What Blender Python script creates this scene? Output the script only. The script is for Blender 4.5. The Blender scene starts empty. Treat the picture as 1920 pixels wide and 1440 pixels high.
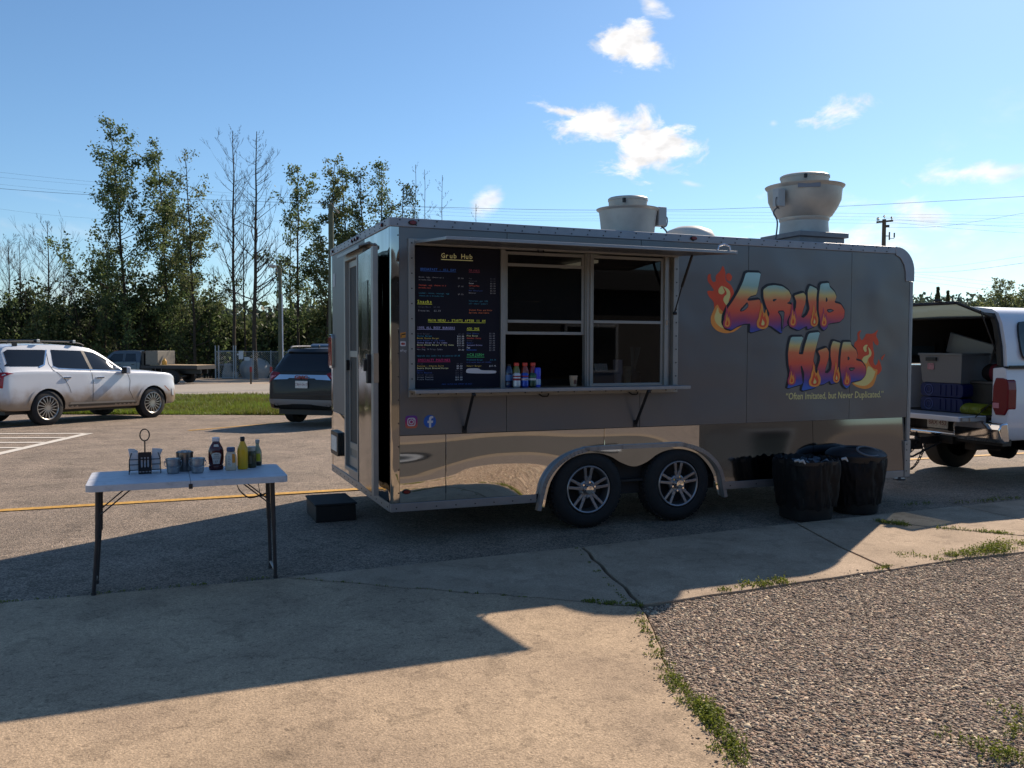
import bpy, bmesh, math, random
import numpy as np
from mathutils import Vector, Matrix
from mathutils.bvhtree import BVHTree
from mathutils.geometry import delaunay_2d_cdt
R = math.radians
rng = np.random.default_rng(7)
random.seed(7)
sc = bpy.context.scene
col = sc.collection

# ------------------------------------------------------------------ camera, sky, sun, exposure
CAM = Vector((-1.7327, -6.9274, 1.6)); YAW = R(21.9485); PITCH = R(-2.4695); ROLL = R(0.1697); FPX = 1644.2
_f = Vector((math.sin(YAW)*math.cos(PITCH), math.cos(YAW)*math.cos(PITCH), math.sin(PITCH)))
_r = Vector((math.cos(YAW), -math.sin(YAW), 0)); _u = _r.cross(_f)
CR = _r*math.cos(ROLL)+_u*math.sin(ROLL); CU = _u*math.cos(ROLL)-_r*math.sin(ROLL); CF = _f
FH = Vector((math.sin(YAW), math.cos(YAW), 0)); RH = Vector((math.cos(YAW), -math.sin(YAW), 0))
cam = bpy.data.cameras.new('camera'); cam.sensor_width = 36; cam.lens = FPX/1920*36; cam.clip_end = 3000; cam.clip_start = .05
co = bpy.data.objects.new('camera', cam); col.objects.link(co)
m = Matrix((CR, CU, -CF)).transposed().to_4x4(); m.translation = CAM; co.matrix_world = m
sc.camera = co
sc.view_settings.view_transform = 'Standard'; sc.view_settings.look = 'None'
sc.view_settings.gamma = 1; sc.view_settings.use_curve_mapping = False
sc.view_settings.exposure = 0.46
SUN = Vector((1.115, .785, 1.0)).normalized()
sl = bpy.data.lights.new('sun', 'SUN'); sl.energy = 5.0; sl.angle = R(.53); sl.color = (1, .85, .69)
so = bpy.data.objects.new('sun', sl); col.objects.link(so)
so.rotation_euler = SUN.to_track_quat('Z', 'Y').to_euler(); so.location = (20, 15, 20)

def ray(px, py): return CF+CR*((px-960)/FPX)-CU*((py-720)/FPX)
def plane_pt(px, py, ax, v):
    d = ray(px, py); return CAM+d*((v-CAM[ax])/d[ax])
def side(px, py, y=0.0):
    q = plane_pt(px, py, 1, y); return (q.x, q.z)
def gnd(px, py, z=0.0): return plane_pt(px, py, 2, z)
def ter(x, y):
    d = (x-CAM.x)*FH.x+(y-CAM.y)*FH.y
    return -.0165*max(0, min(d, 72)-10)
def at(px, D):
    'ground point in picture column px, D metres ahead'
    p = CAM+FH*D+RH*(D*(px-960)/FPX); return Vector((p.x, p.y, ter(p.x, p.y)))
def hz(py, D):
    'height of picture row py, D metres ahead'
    return 1.6+(650-py)/FPX*D

wd = bpy.data.worlds.new('World'); sc.world = wd; wd.use_nodes = True
wt = wd.node_tree; wn = wt.nodes; wl = wt.links
for n in list(wn): wn.remove(n)
out = wn.new('ShaderNodeOutputWorld'); bg = wn.new('ShaderNodeBackground')
sky = wn.new('ShaderNodeTexSky'); sky.sky_type = 'NISHITA'; sky.sun_disc = False
sky.sun_elevation = math.asin(SUN.z); sky.sun_rotation = math.atan2(SUN.x, SUN.y)
sky.air_density = 1.05; sky.dust_density = .5; sky.ozone_density = 2.6; sky.altitude = 600
SKY = .088
bg.inputs['Strength'].default_value = SKY
tc = wn.new('ShaderNodeTexCoord')
def wmath(op, a, b=None, c=None):
    n = wn.new('ShaderNodeMath'); n.operation = op
    for i, v in enumerate((a, b, c)):
        if v is None: continue
        if isinstance(v, (int, float)): n.inputs[i].default_value = v
        else: wl.new(v, n.inputs[i])
    return n.outputs[0]
def wdot(v):
    n = wn.new('ShaderNodeVectorMath'); n.operation = 'DOT_PRODUCT'
    wl.new(tc.outputs['Generated'], n.inputs[0]); n.inputs[1].default_value = v
    return n.outputs['Value']
nz = wn.new('ShaderNodeTexNoise'); nz.inputs['Scale'].default_value = 16; nz.inputs['Detail'].default_value = 9
nz.inputs['Roughness'].default_value = .62; nz.inputs['Distortion'].default_value = .35
mp = wn.new('ShaderNodeMapping'); mp.inputs['Scale'].default_value = (1, 1, 1.9)
wl.new(tc.outputs['Generated'], mp.inputs['Vector']); wl.new(mp.outputs[0], nz.inputs['Vector'])
n1 = wmath('SUBTRACT', nz.outputs['Fac'], .5)
total = None
# clouds: picture centre, half width, half height, tilt, density, softness
for (px, py, a, b, tilt, dens, soft) in [
        (1168, 74, 62, 46, -20, 1, .5), (1205, 102, 56, 30, -18, 1, .5), (1125, 240, 110, 40, -20, 1, .5), (1212, 268, 100, 62, -18, 1, .5), (1060, 210, 66, 13, -12, .95, .55),
        (1235, 310, 45, 20, -20, .8, .8), (1565, 212, 60, 24, 14, .95, .6), (1810, 324, 100, 24, 6, .9, .8),
        (1222, 8, 34, 22, -20, .9, .8), (914, 380, 36, 22, 25, .8, .9), (1605, 445, 150, 72, -8, .9, .9), (1728, 406, 60, 34, -10, .85, .9), (1790, 455, 70, 22, 10, .6, 1), (1760, 520, 120, 30, -8, .6, 1.2),
        (1705, 490, 130, 50, -10, .55, 1.4), (1885, 215, 60, 40, 20, .22, 1.6), (1810, 437, 36, 14, 10, .6, 1.2), (1290, 343, 30, 9, -10, .7, 1), (1450, 231, 10, 8, 0, .5, 1),
        (60, 430, 190, 22, -6, .32, 1.6), (200, 560, 520, 120, -4, .62, 2.4), (1880, 480, 330, 190, 14, .62, 2.2), (960, 560, 900, 110, 0, .5, 2.4), (100, 374, 80, 12, -14, .25, 1.6), (560, 470, 280, 90, 0, .3, 1.9)]:
    d = ray(px, py).normalized()
    ur = CR-d*CR.dot(d); ur.normalize(); uu = d.cross(ur)*-1
    if uu.z < 0: uu = -uu
    t = R(tilt); U = ur*math.cos(t)+uu*math.sin(t); V = uu*math.cos(t)-ur*math.sin(t)
    k = FPX/d.dot(CF)**-1
    x = wmath('MULTIPLY', wdot(U), FPX/a); y = wmath('MULTIPLY', wdot(V), FPX/b)
    r2 = wmath('ADD', wmath('MULTIPLY', x, x), wmath('MULTIPLY', y, y))
    front = wmath('GREATER_THAN', wdot(d), .3)
    dist = wmath('SQRT', r2)
    v = wmath('ADD', wmath('SUBTRACT', 1.0, dist), wmath('MULTIPLY', n1, 3.3))
    n = wn.new('ShaderNodeMapRange'); n.interpolation_type = 'SMOOTHSTEP'
    wl.new(v, n.inputs['Value']); n.inputs['From Min'].default_value = 0; n.inputs['From Max'].default_value = soft*1.3
    n.inputs['To Max'].default_value = dens
    o = wmath('MULTIPLY', n.outputs[0], front)
    total = o if total is None else wmath('MAXIMUM', total, o)
nb = wn.new('ShaderNodeTexNoise'); nb.inputs['Scale'].default_value = 42; nb.inputs['Detail'].default_value = 6
wl.new(mp.outputs[0], nb.inputs['Vector'])
br = wn.new('ShaderNodeMapRange'); wl.new(nb.outputs['Fac'], br.inputs['Value'])
br.inputs['From Min'].default_value = .3; br.inputs['From Max'].default_value = .7
br.inputs['To Min'].default_value = .55; br.inputs['To Max'].default_value = .80
cc = wn.new('ShaderNodeCombineColor')
for i, s in enumerate((1.0, .985, .985)):
    wl.new(wmath('MULTIPLY', br.outputs[0], s/SKY*1.12), cc.inputs[i])
mx = wn.new('ShaderNodeMix'); mx.data_type = 'RGBA'
tint = wn.new('ShaderNodeMix'); tint.data_type = 'RGBA'; tint.blend_type = 'MULTIPLY'; tint.inputs[0].default_value = 1
wl.new(sky.outputs[0], tint.inputs[6]); tint.inputs[7].default_value = (.79, .975, 1.09, 1)
wl.new(total, mx.inputs[0]); wl.new(tint.outputs[2], mx.inputs[6]); wl.new(cc.outputs[0], mx.inputs[7])
wl.new(mx.outputs[2], bg.inputs['Color']); wl.new(bg.outputs[0], out.inputs['Surface'])

# ------------------------------------------------------------------ materials
def srgb(r, g, b, a=1):
    f = lambda v: (v/255/12.92 if v/255 <= .04045 else ((v/255+.055)/1.055)**2.4)
    return (f(r), f(g), f(b), a)
MATS = {}
def mat(name, base=(.5, .5, .5), rough=.5, metal=0, coat=0, trans=0, ior=1.45, emit=None, estr=0, spec=.5,
        var=0, vscale=8, var2=None, bump=0, bscale=30, bdist=.01, bdetail=4, stretch=None, speck=None, blot=None):
    if name in MATS: return MATS[name]
    m = bpy.data.materials.new(name); m.use_nodes = True; MATS[name] = m
    nt = m.node_tree; N = nt.nodes; L = nt.links; b = N['Principled BSDF']
    base = tuple(base[:3])+(1,)
    b.inputs['Base Color'].default_value = base; b.inputs['Roughness'].default_value = rough
    b.inputs['Metallic'].default_value = metal; b.inputs['Coat Weight'].default_value = coat
    b.inputs['Coat Roughness'].default_value = .04
    b.inputs['Transmission Weight'].default_value = trans; b.inputs['IOR'].default_value = ior
    b.inputs['Specular IOR Level'].default_value = spec
    if emit: b.inputs['Emission Color'].default_value = tuple(emit[:3])+(1,); b.inputs['Emission Strength'].default_value = estr
    t = None
    if var or bump or speck or blot:
        t = N.new('ShaderNodeTexCoord'); src = t.outputs['Object']
        if stretch:
            mpn = N.new('ShaderNodeMapping'); mpn.inputs['Scale'].default_value = stretch
            L.new(src, mpn.inputs['Vector']); src = mpn.outputs[0]
    cur = None
    if var:
        n = N.new('ShaderNodeTexNoise'); n.inputs['Scale'].default_value = vscale; n.inputs['Detail'].default_value = 6
        n.inputs['Roughness'].default_value = .6
        L.new(src, n.inputs['Vector'])
        r = N.new('ShaderNodeValToRGB'); L.new(n.outputs['Fac'], r.inputs['Fac'])
        r.color_ramp.elements[0].position = .3; r.color_ramp.elements[1].position = .7
        c2 = tuple(var2[:3]) if var2 else tuple(base[:3])
        r.color_ramp.elements[0].color = tuple(v*(1-var) for v in c2)+(1,)
        r.color_ramp.elements[1].color = tuple(min(1, v*(1+var)) for v in base[:3])+(1,)
        cur = r.outputs['Color']
    if speck:   # list of (scale, amount, light)
        for (s, am, lo, hi) in speck:
            n = N.new('ShaderNodeTexVoronoi'); n.inputs['Scale'].default_value = s; L.new(src, n.inputs['Vector'])
            sp = N.new('ShaderNodeSeparateColor'); L.new(n.outputs['Color'], sp.inputs[0])
            mr = N.new('ShaderNodeMapRange'); L.new(sp.outputs[0], mr.inputs['Value'])
            mr.inputs['To Min'].default_value = lo; mr.inputs['To Max'].default_value = hi
            mm = N.new('ShaderNodeMix'); mm.data_type = 'RGBA'; mm.blend_type = 'MULTIPLY'; mm.inputs[0].default_value = am
            if cur is None: mm.inputs[6].default_value = base
            else: L.new(cur, mm.inputs[6])
            L.new(mr.outputs[0], mm.inputs[7]); cur = mm.outputs[2]
    for (s, lo, w) in (blot or []):
        n = N.new('ShaderNodeTexNoise'); n.inputs['Scale'].default_value = s; n.inputs['Detail'].default_value = 7; n.inputs['Roughness'].default_value = .65; n.inputs['Distortion'].default_value = .6
        L.new(src, n.inputs['Vector']); mr = N.new('ShaderNodeMapRange'); mr.interpolation_type = 'SMOOTHSTEP'; L.new(n.outputs['Fac'], mr.inputs['Value'])
        mr.inputs['From Min'].default_value = .545; mr.inputs['From Max'].default_value = .545+w; mr.inputs['To Min'].default_value = 1; mr.inputs['To Max'].default_value = lo
        mm = N.new('ShaderNodeMix'); mm.data_type = 'RGBA'; mm.blend_type = 'MULTIPLY'; mm.inputs[0].default_value = 1
        if cur is None: mm.inputs[6].default_value = base
        else: L.new(cur, mm.inputs[6])
        L.new(mr.outputs[0], mm.inputs[7]); cur = mm.outputs[2]
    if cur is not None: L.new(cur, b.inputs['Base Color'])
    if bump:
        n = N.new('ShaderNodeTexNoise'); n.inputs['Scale'].default_value = bscale; n.inputs['Detail'].default_value = bdetail
        L.new(src, n.inputs['Vector'])
        bp = N.new('ShaderNodeBump'); bp.inputs['Strength'].default_value = bump; bp.inputs['Distance'].default_value = bdist
        L.new(n.outputs['Fac'], bp.inputs['Height']); L.new(bp.outputs[0], b.inputs['Normal'])
    return m
def glass(name, tint=(.02, .02, .025), alpha=.5, rough=.02, refl=1.0):
    'thin pane: part see-through, part tinted, mirror-like at glancing angles'
    if name in MATS: return MATS[name]
    m = bpy.data.materials.new(name); m.use_nodes = True; MATS[name] = m
    N = m.node_tree.nodes; L = m.node_tree.links; N.remove(N['Principled BSDF'])
    o = N['Material Output']; tr = N.new('ShaderNodeBsdfTransparent'); tr.inputs[0].default_value = (alpha, alpha, alpha*1.02, 1)
    g = N.new('ShaderNodeBsdfGlossy'); g.inputs['Roughness'].default_value = rough
    f = N.new('ShaderNodeFresnel'); f.inputs['IOR'].default_value = 1.5
    mix = N.new('ShaderNodeMixShader'); k = N.new('ShaderNodeMath'); k.operation = 'MULTIPLY'; k.inputs[1].default_value = refl; L.new(f.outputs[0], k.inputs[0]); L.new(k.outputs[0], mix.inputs[0]); L.new(tr.outputs[0], mix.inputs[1]); L.new(g.outputs[0], mix.inputs[2])
    L.new(mix.outputs[0], o.inputs['Surface']); return m
def leafmat(name, c1, c2, trans=.35):
    if name in MATS: return MATS[name]
    m = bpy.data.materials.new(name); m.use_nodes = True; MATS[name] = m
    N = m.node_tree.nodes; L = m.node_tree.links; b = N['Principled BSDF']; o = N['Material Output']
    at_ = N.new('ShaderNodeAttribute'); at_.attribute_name = 'tone'
    r = N.new('ShaderNodeValToRGB'); L.new(at_.outputs['Fac'], r.inputs['Fac'])
    r.color_ramp.elements[0].color = tuple(c1)+(1,); r.color_ramp.elements[1].color = tuple(c2)+(1,)
    L.new(r.outputs[0], b.inputs['Base Color']); b.inputs['Roughness'].default_value = .6; b.inputs['Specular IOR Level'].default_value = .25
    t = N.new('ShaderNodeBsdfTranslucent'); L.new(r.outputs[0], t.inputs['Color'])
    mix = N.new('ShaderNodeMixShader'); mix.inputs[0].default_value = trans
    L.new(b.outputs[0], mix.inputs[1]); L.new(t.outputs[0], mix.inputs[2]); L.new(mix.outputs[0], o.inputs['Surface'])
    return m

# ------------------------------------------------------------------ mesh helpers
def catmull(pts, n, closed=False):
    P = [np.array(p, float) for p in pts]; k = len(P); o = []
    segs = k if closed else k-1
    for i in range(segs):
        p1, p2 = P[i], P[(i+1) % k]
        p0 = P[i-1] if (closed or i > 0) else 2*p1-p2
        p3 = P[(i+2) % k] if (closed or i+2 < k) else 2*p2-p1
        for j in range(n):
            t = j/n
            o.append(.5*(2*p1+(p2-p0)*t+(2*p0-5*p1+4*p2-p3)*t*t+(3*p1-p0-3*p2+p3)*t**3))
    if not closed: o.append(P[-1])
    return o
class MB:
    def __init__(s): s.v = []; s.f = []; s.mi = []; s.k = 0
    def mat(s, k): s.k = k; return s
    def add(s, vs, fs):
        o = len(s.v); s.v += [tuple(v) for v in vs]; s.f += [tuple(i+o for i in f) for f in fs]; s.mi += [s.k]*len(fs); return s
    def box(s, x0, y0, z0, x1, y1, z1):
        v = [(x, y, z) for z in (z0, z1) for y in (y0, y1) for x in (x0, x1)]
        return s.add(v, [(0, 2, 3, 1), (4, 5, 7, 6), (0, 1, 5, 4), (2, 6, 7, 3), (0, 4, 6, 2), (1, 3, 7, 5)])
    def obox(s, c, ax, ay, az, hx, hy, hz):
        c = Vector(c); v = [c+ax*(sx*hx)+ay*(sy*hy)+az*(sz*hz) for sz in (-1, 1) for sy in (-1, 1) for sx in (-1, 1)]
        return s.add(v, [(0, 2, 3, 1), (4, 5, 7, 6), (0, 1, 5, 4), (2, 6, 7, 3), (0, 4, 6, 2), (1, 3, 7, 5)])
    def bar(s, a, b, w, h=None, up=(0, 0, 1)):
        a = Vector(a); b = Vector(b); d = (b-a); l = d.length; d.normalize(); up = Vector(up)
        if abs(d.dot(up)) > .98: up = Vector((1, 0, 0))
        x = d.cross(up).normalized(); z = x.cross(d); return s.obox((a+b)/2, x, d, z, w/2, l/2, (h or w)/2)
    def tube(s, pts, r, n=8, cap=True):
        pts = [Vector(p) for p in pts]; k = len(pts); rr = r if isinstance(r, (list, tuple, np.ndarray)) else [r]*k
        vs = []; prev = None
        for i, p in enumerate(pts):
            d = (pts[min(i+1, k-1)]-pts[max(i-1, 0)]).normalized()
            if prev is None:
                a = Vector((0, 0, 1)) if abs(d.z) < .9 else Vector((1, 0, 0)); x = d.cross(a).normalized()
            else: x = (prev-d*prev.dot(d)).normalized()
            prev = x; y = d.cross(x)
            vs += [p+(x*math.cos(2*math.pi*j/n)+y*math.sin(2*math.pi*j/n))*rr[i] for j in range(n)]
        fs = [(i*n+j, i*n+(j+1) % n, (i+1)*n+(j+1) % n, (i+1)*n+j) for i in range(k-1) for j in range(n)]
        if cap: fs += [tuple(range(n-1, -1, -1)), tuple((k-1)*n+j for j in range(n))]
        return s.add(vs, fs)
    def lathe(s, prof, n=24, c=(0, 0, 0), axis='z', cap=False, jit=None):
        vs = []
        for i, (r, z) in enumerate(prof):
            for j in range(n):
                a = 2*math.pi*j/n; rj = r*(jit(i, a) if jit else 1)
                p = (rj*math.cos(a), rj*math.sin(a), z)
                if axis == 'y': p = (p[0], p[2], p[1])
                if axis == 'x': p = (p[2], p[0], p[1])
                vs.append((p[0]+c[0], p[1]+c[1], p[2]+c[2]))
        fs = [(i*n+j, i*n+(j+1) % n, (i+1)*n+(j+1) % n, (i+1)*n+j) for i in range(len(prof)-1) for j in range(n)]
        if cap: fs += [tuple(range(n-1, -1, -1)), tuple((len(prof)-1)*n+j for j in range(n))]
        return s.add(vs, fs)
    def cyl(s, c, r, h, n=20, axis='z', r2=None):
        return s.lathe([(r, 0), (r if r2 is None else r2, h)], n, c, axis, cap=True)
    def prism(s, poly, lo, hi, axis='y', holes=()):
        'extrude a 2D polygon (with holes) along an axis; poly is in the other two axes'
        loops = [list(poly)]+[list(h) for h in holes]
        pts = []; edges = []
        for l in loops:
            o = len(pts); pts += [Vector((p[0], p[1])) for p in l]
            edges += [(o+i, o+(i+1) % len(l)) for i in range(len(l))]
        v2, _, fc0 = delaunay_2d_cdt(pts, edges, [], 0, 1e-6)[:3]
        if 1:
            def inside(p, l):
                c = False; j = len(l)-1
                for i in range(len(l)):
                    if (l[i][1] > p[1]) != (l[j][1] > p[1]) and p[0] < (l[j][0]-l[i][0])*(p[1]-l[i][1])/(l[j][1]-l[i][1])+l[i][0]: c = not c
                    j = i
                return c
            ff = []
            for f in fc0:
                cx = sum(v2[i][0] for i in f)/len(f); cy = sum(v2[i][1] for i in f)/len(f)
                if inside((cx, cy), loops[0]) and not any(inside((cx, cy), h) for h in loops[1:]): ff.append(f)
            fc = ff
        def put(p, h): return {'y': (p[0], h, p[1]), 'z': (p[0], p[1], h), 'x': (h, p[0], p[1])}[axis]
        n = len(v2); vs = [put(p, lo) for p in v2]+[put(p, hi) for p in v2]
        fs = []
        cnt = {}
        for f in fc:
            fs += [tuple(f), tuple(i+n for i in reversed(f))]
            for i in range(len(f)):
                a, b = f[i], f[(i+1) % len(f)]
                if (b, a) in cnt: del cnt[(b, a)]
                else: cnt[(a, b)] = 1
        fs += [(b, a, a+n, b+n) for a, b in cnt]
        return s.add(vs, fs)
    def flat(s, poly, y, axis='y', holes=()):
        'single-sided flat sheet'
        t = MB(); t.prism(poly, y, y+1, axis, holes)
        k = {'y': 1, 'z': 2, 'x': 0}[axis]
        keep = [f for f in t.f if all(abs(t.v[i][k]-y) < 1e-9 for i in f)]
        used = sorted({i for f in keep for i in f}); mp_ = {o: i for i, o in enumerate(used)}
        return s.add([t.v[i] for i in used], [tuple(mp_[i] for i in f) for f in keep])
    def build(s, name, mats, parent=None, smooth=30, bevel=0, seg=2):
        me = bpy.data.meshes.new(name); me.from_pydata(s.v, [], s.f)
        ml = mats if isinstance(mats, (list, tuple)) else [mats]
        for m_ in ml: me.materials.append(m_)
        if len(ml) > 1: me.polygons.foreach_set('material_index', s.mi)
        bm = bmesh.new(); bm.from_mesh(me); bmesh.ops.recalc_face_normals(bm, faces=bm.faces); bm.to_mesh(me); bm.free()
        if smooth:
            me.shade_smooth(); me.set_sharp_from_angle(angle=R(smooth))
        o = bpy.data.objects.new(name, me); col.objects.link(o)
        if parent: o.parent = parent
        if bevel:
            b = o.modifiers.new('bevel', 'BEVEL'); b.width = bevel; b.segments = seg; b.limit_method = 'ANGLE'; b.angle_limit = R(40); b.harden_normals = False
        return o
def tag(o, label=None, cat=None, group=None, kind=None):
    if label: o['label'] = label
    if cat: o['category'] = cat
    if group: o['group'] = group
    if kind: o['kind'] = kind
    return o
def thing(name, label, cat, loc=(0, 0, 0), rz=0, group=None, parent=None):
    o = bpy.data.objects.new(name, None); col.objects.link(o); o.location = loc; o.rotation_euler = (0, 0, rz)
    o.empty_display_size = .2
    return tag(o, label, cat, group)
def copy_tree(o, parent=None):
    kids = [c for c in bpy.data.objects if c.parent == o]
    c = o.copy(); col.objects.link(c); c.parent = parent
    for k in kids: copy_tree(k, c)
    return c
def chaikin(p, n=1):
    for _ in range(n):
        q = []
        for i in range(len(p)):
            a = p[i]; b = p[(i+1) % len(p)]
            q += [(a[0]*.78+b[0]*.22, a[1]*.78+b[1]*.22), (a[0]*.22+b[0]*.78, a[1]*.22+b[1]*.78)]
        p = q
    return p
def rrect(x0, z0, x1, z1, r, n=4):
    o = []
    for (cx, cz, a0) in ((x1-r, z1-r, 0), (x0+r, z1-r, 90), (x0+r, z0+r, 180), (x1-r, z0+r, 270)):
        o += [(cx+r*math.cos(R(a0+90*i/n)), cz+r*math.sin(R(a0+90*i/n))) for i in range(n+1)]
    return o
def circle(cx, cz, r, n=24, r2=None): return [(cx+r*math.cos(2*math.pi*i/n), cz+(r2 or r)*math.sin(2*math.pi*i/n)) for i in range(n)]
def big_mesh(name, V, F, mats, parent=None, smooth=False, tone=None, colattr=None):
    'numpy mesh: V (n,3), F (m,k)'
    me = bpy.data.meshes.new(name); n, (m_, k) = len(V), F.shape
    me.vertices.add(n); me.vertices.foreach_set('co', np.ascontiguousarray(V, np.float32).ravel())
    me.loops.add(m_*k); me.loops.foreach_set('vertex_index', np.ascontiguousarray(F, np.int32).ravel())
    me.polygons.add(m_); me.polygons.foreach_set('loop_start', np.arange(0, m_*k, k, dtype=np.int32))
    me.update(calc_edges=True)
    if tone is not None:
        a = me.attributes.new('tone', 'FLOAT', 'POINT'); a.data.foreach_set('value', np.ascontiguousarray(tone, np.float32))
    if colattr is not None:
        a = me.attributes.new('Col', 'FLOAT_COLOR', 'POINT'); a.data.foreach_set('color', np.ascontiguousarray(colattr, np.float32).ravel())
    me.materials.append(mats)
    if smooth: me.shade_smooth()
    o = bpy.data.objects.new(name, me); col.objects.link(o)
    if parent: o.parent = parent
    return o
def text_geo(body, size=1.0, shear=0, spacing=1, bold=0):
    cu = bpy.data.curves.new('t', 'FONT'); cu.body = body; cu.size = size; cu.shear = shear; cu.space_character = spacing
    cu.resolution_u = 2; cu.offset = bold
    o = bpy.data.objects.new('t', cu); me = o.to_mesh()
    v = [(p.co.x, p.co.y) for p in me.vertices]; f = [tuple(p.vertices) for p in me.polygons]
    o.to_mesh_clear(); bpy.data.objects.remove(o); bpy.data.curves.remove(cu)
    return v, f
_gl = {}
def glyph(ch):
    if ch not in _gl:
        v, f = text_geo(ch, 1.0, bold=.014)
        if v:
            x0 = min(p[0] for p in v); x1 = max(p[0] for p in v)
            v = [(p[0]-(x0+x1)/2, p[1]) for p in v]
            w = x1-x0
            if w > .56: v = [(p[0]*.56/w, p[1]) for p in v]
        _gl[ch] = (v, f)
    return _gl[ch]
def text_on_side(mb, body, x, z, h, y, mono=True, adv=.62, align='l', shear=0, bold=0):
    'lettering lying flat on the side wall (reads from -y); h = size'
    if mono:
        w = len(body)*adv*h
        x0 = x-(w if align == 'r' else w/2 if align == 'c' else 0)
        for i, ch in enumerate(body):
            v, f = glyph(ch)
            if v: mb.add([(x0+(i+.5)*adv*h+p[0]*h, y, z+p[1]*h) for p in v], f)
        return x0, x0+w
    v, f = text_geo(body, h, shear, 1, bold)
    x1 = max(p[0] for p in v); x0 = x-(x1 if align == 'r' else x1/2 if align == 'c' else 0)
    mb.add([(x0+p[0], y, z+p[1]) for p in v], f); return x0, x0+x1

# projection of flat outlines onto curved bodies
def grid_poly(poly, step):
    'triangulate a 2D polygon with inner grid points'
    xs = [p[0] for p in poly]; zs = [p[1] for p in poly]
    loop = []
    for i in range(len(poly)):
        a = poly[i]; b = poly[(i+1) % len(poly)]; n = max(1, int(math.dist(a, b)/step))
        loop += [(a[0]+(b[0]-a[0])*j/n, a[1]+(b[1]-a[1])*j/n) for j in range(n)]
    pts = [Vector(p) for p in loop]; ed = [(i, (i+1) % len(loop)) for i in range(len(loop))]
    x = min(xs)+step*.5
    while x < max(xs):
        z = min(zs)+step*.5
        while z < max(zs): pts.append(Vector((x, z))); z += step
        x += step
    r = delaunay_2d_cdt(pts, ed, [], 0, 1e-6); v2 = [(p[0], p[1]) for p in r[0]]
    return v2, [tuple(f) for f in r[2] if pin((sum(v2[i][0] for i in f)/3, sum(v2[i][1] for i in f)/3), poly)]
def pin(p, l):
    c = False; j = len(l)-1
    for i in range(len(l)):
        if (l[i][1] > p[1]) != (l[j][1] > p[1]) and p[0] < (l[j][0]-l[i][0])*(p[1]-l[i][1])/(l[j][1]-l[i][1])+l[i][0]: c = not c
        j = i
    return c
def bvh_of(o):
    dg = bpy.context.evaluated_depsgraph_get(); e = o.evaluated_get(dg); me = e.to_mesh()
    t = BVHTree.FromPolygons([v.co.copy() for v in me.vertices], [tuple(p.vertices) for p in me.polygons]); e.to_mesh_clear(); return t
def skin(name, bvh, polys, axis, mats, parent, off=.006, step=.12, sgn=-1):
    'thin skin following the body: polys in (x,z) for axis y, (y,z) for axis x'
    mb = MB()
    for poly in polys:
        v2, fs = grid_poly(poly, step); vs = []
        ok = True
        for (a, z) in v2:
            if axis == 'y': o = Vector((a, sgn*5, z)); d = Vector((0, -sgn, 0))
            else: o = Vector((sgn*9, a, z)); d = Vector((-sgn, 0, 0))
            h = bvh.ray_cast(o, d)
            if h[0] is None: vs.append(None)
            else: vs.append(h[0]+(h[1] if h[1].dot(d) < 0 else -h[1])*off)
        good = [f for f in fs if all(vs[i] is not None for i in f)]
        used = sorted({i for f in good for i in f}); mp_ = {o_: i for i, o_ in enumerate(used)}
        mb.add([vs[i] for i in used], [tuple(mp_[i] for i in f) for f in good])
    o = mb.build(name, mats, parent, smooth=40)
    return o
def stroke(pts, w):
    'polyline -> thin polygon'
    L_, Rr = [], []
    for i, p in enumerate(pts):
        a = pts[max(i-1, 0)]; b = pts[min(i+1, len(pts)-1)]; dx, dz = b[0]-a[0], b[1]-a[1]; l = math.hypot(dx, dz) or 1
        L_.append((p[0]-dz/l*w/2, p[1]+dx/l*w/2)); Rr.append((p[0]+dz/l*w/2, p[1]-dx/l*w/2))
    return L_+Rr[::-1]
# ------------------------------------------------------------------ ground
M_asph = mat('asphalt', srgb(146, 131, 116), .85, blot=[(.6, .78, .12), (3.5, .8, .06)], var=.16, vscale=1.3, var2=srgb(137, 124, 110),
             speck=[(120, .85, .35, 1.6), (55, .55, .55, 1.45), (420, .5, .5, 1.4)], bump=.9, bscale=90, bdist=.02, spec=.25)
M_conc = mat('concrete', srgb(179, 157, 130), .9, blot=[(.8, .84, .14), (5, .82, .05), (30, .7, .10)], var=.12, vscale=1.6, var2=srgb(166, 145, 122),
             speck=[(170, .55, .5, 1.38), (60, .2, .7, 1.25), (420, .3, .65, 1.3), (26, .2, .75, 1.12)], bump=.5, bscale=85, bdist=.010, spec=.2)
M_conc2 = mat('concrete_smooth', srgb(172, 153, 132), .9, blot=[(1.1, .84, .14), (6, .84, .05)], var=.13, vscale=1.9, var2=srgb(162, 143, 122),
              speck=[(200, .5, .55, 1.38), (90, .3, .7, 1.25)], bump=.6, bscale=90, bdist=.009, spec=.2)
M_dirt = mat('dirt', srgb(104, 92, 78), .95, var=.25, vscale=3, speck=[(40, .4, .6, 1.3)], bump=.4, bscale=30, bdist=.03)
M_road = mat('road_asphalt', srgb(152, 143, 131), .85, var=.08, vscale=.4, speck=[(20, .4, .7, 1.25), (110, .4, .6, 1.3)])
M_shoulder = mat('gravel_shoulder', srgb(156, 140, 122), .95, var=.2, vscale=.6, speck=[(6, .4, .7, 1.2), (25, .4, .6, 1.3)])
M_grass = mat('grass_soil', srgb(70, 92, 34), .95, var=.3, vscale=1.2, var2=srgb(84, 84, 36))
M_agg = mat('aggregate_base', srgb(92, 82, 74), .95, var=.2, vscale=8, speck=[(90, .6, .5, 1.5), (200, .5, .5, 1.4)], bump=.6, bscale=90, bdist=.01)
M_yel = mat('yellow_paint', srgb(196, 150, 62), .8, var=.22, vscale=30, var2=srgb(165, 125, 60))
M_whp = mat('white_paint', srgb(205, 198, 186), .8, var=.18, vscale=25)

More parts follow.
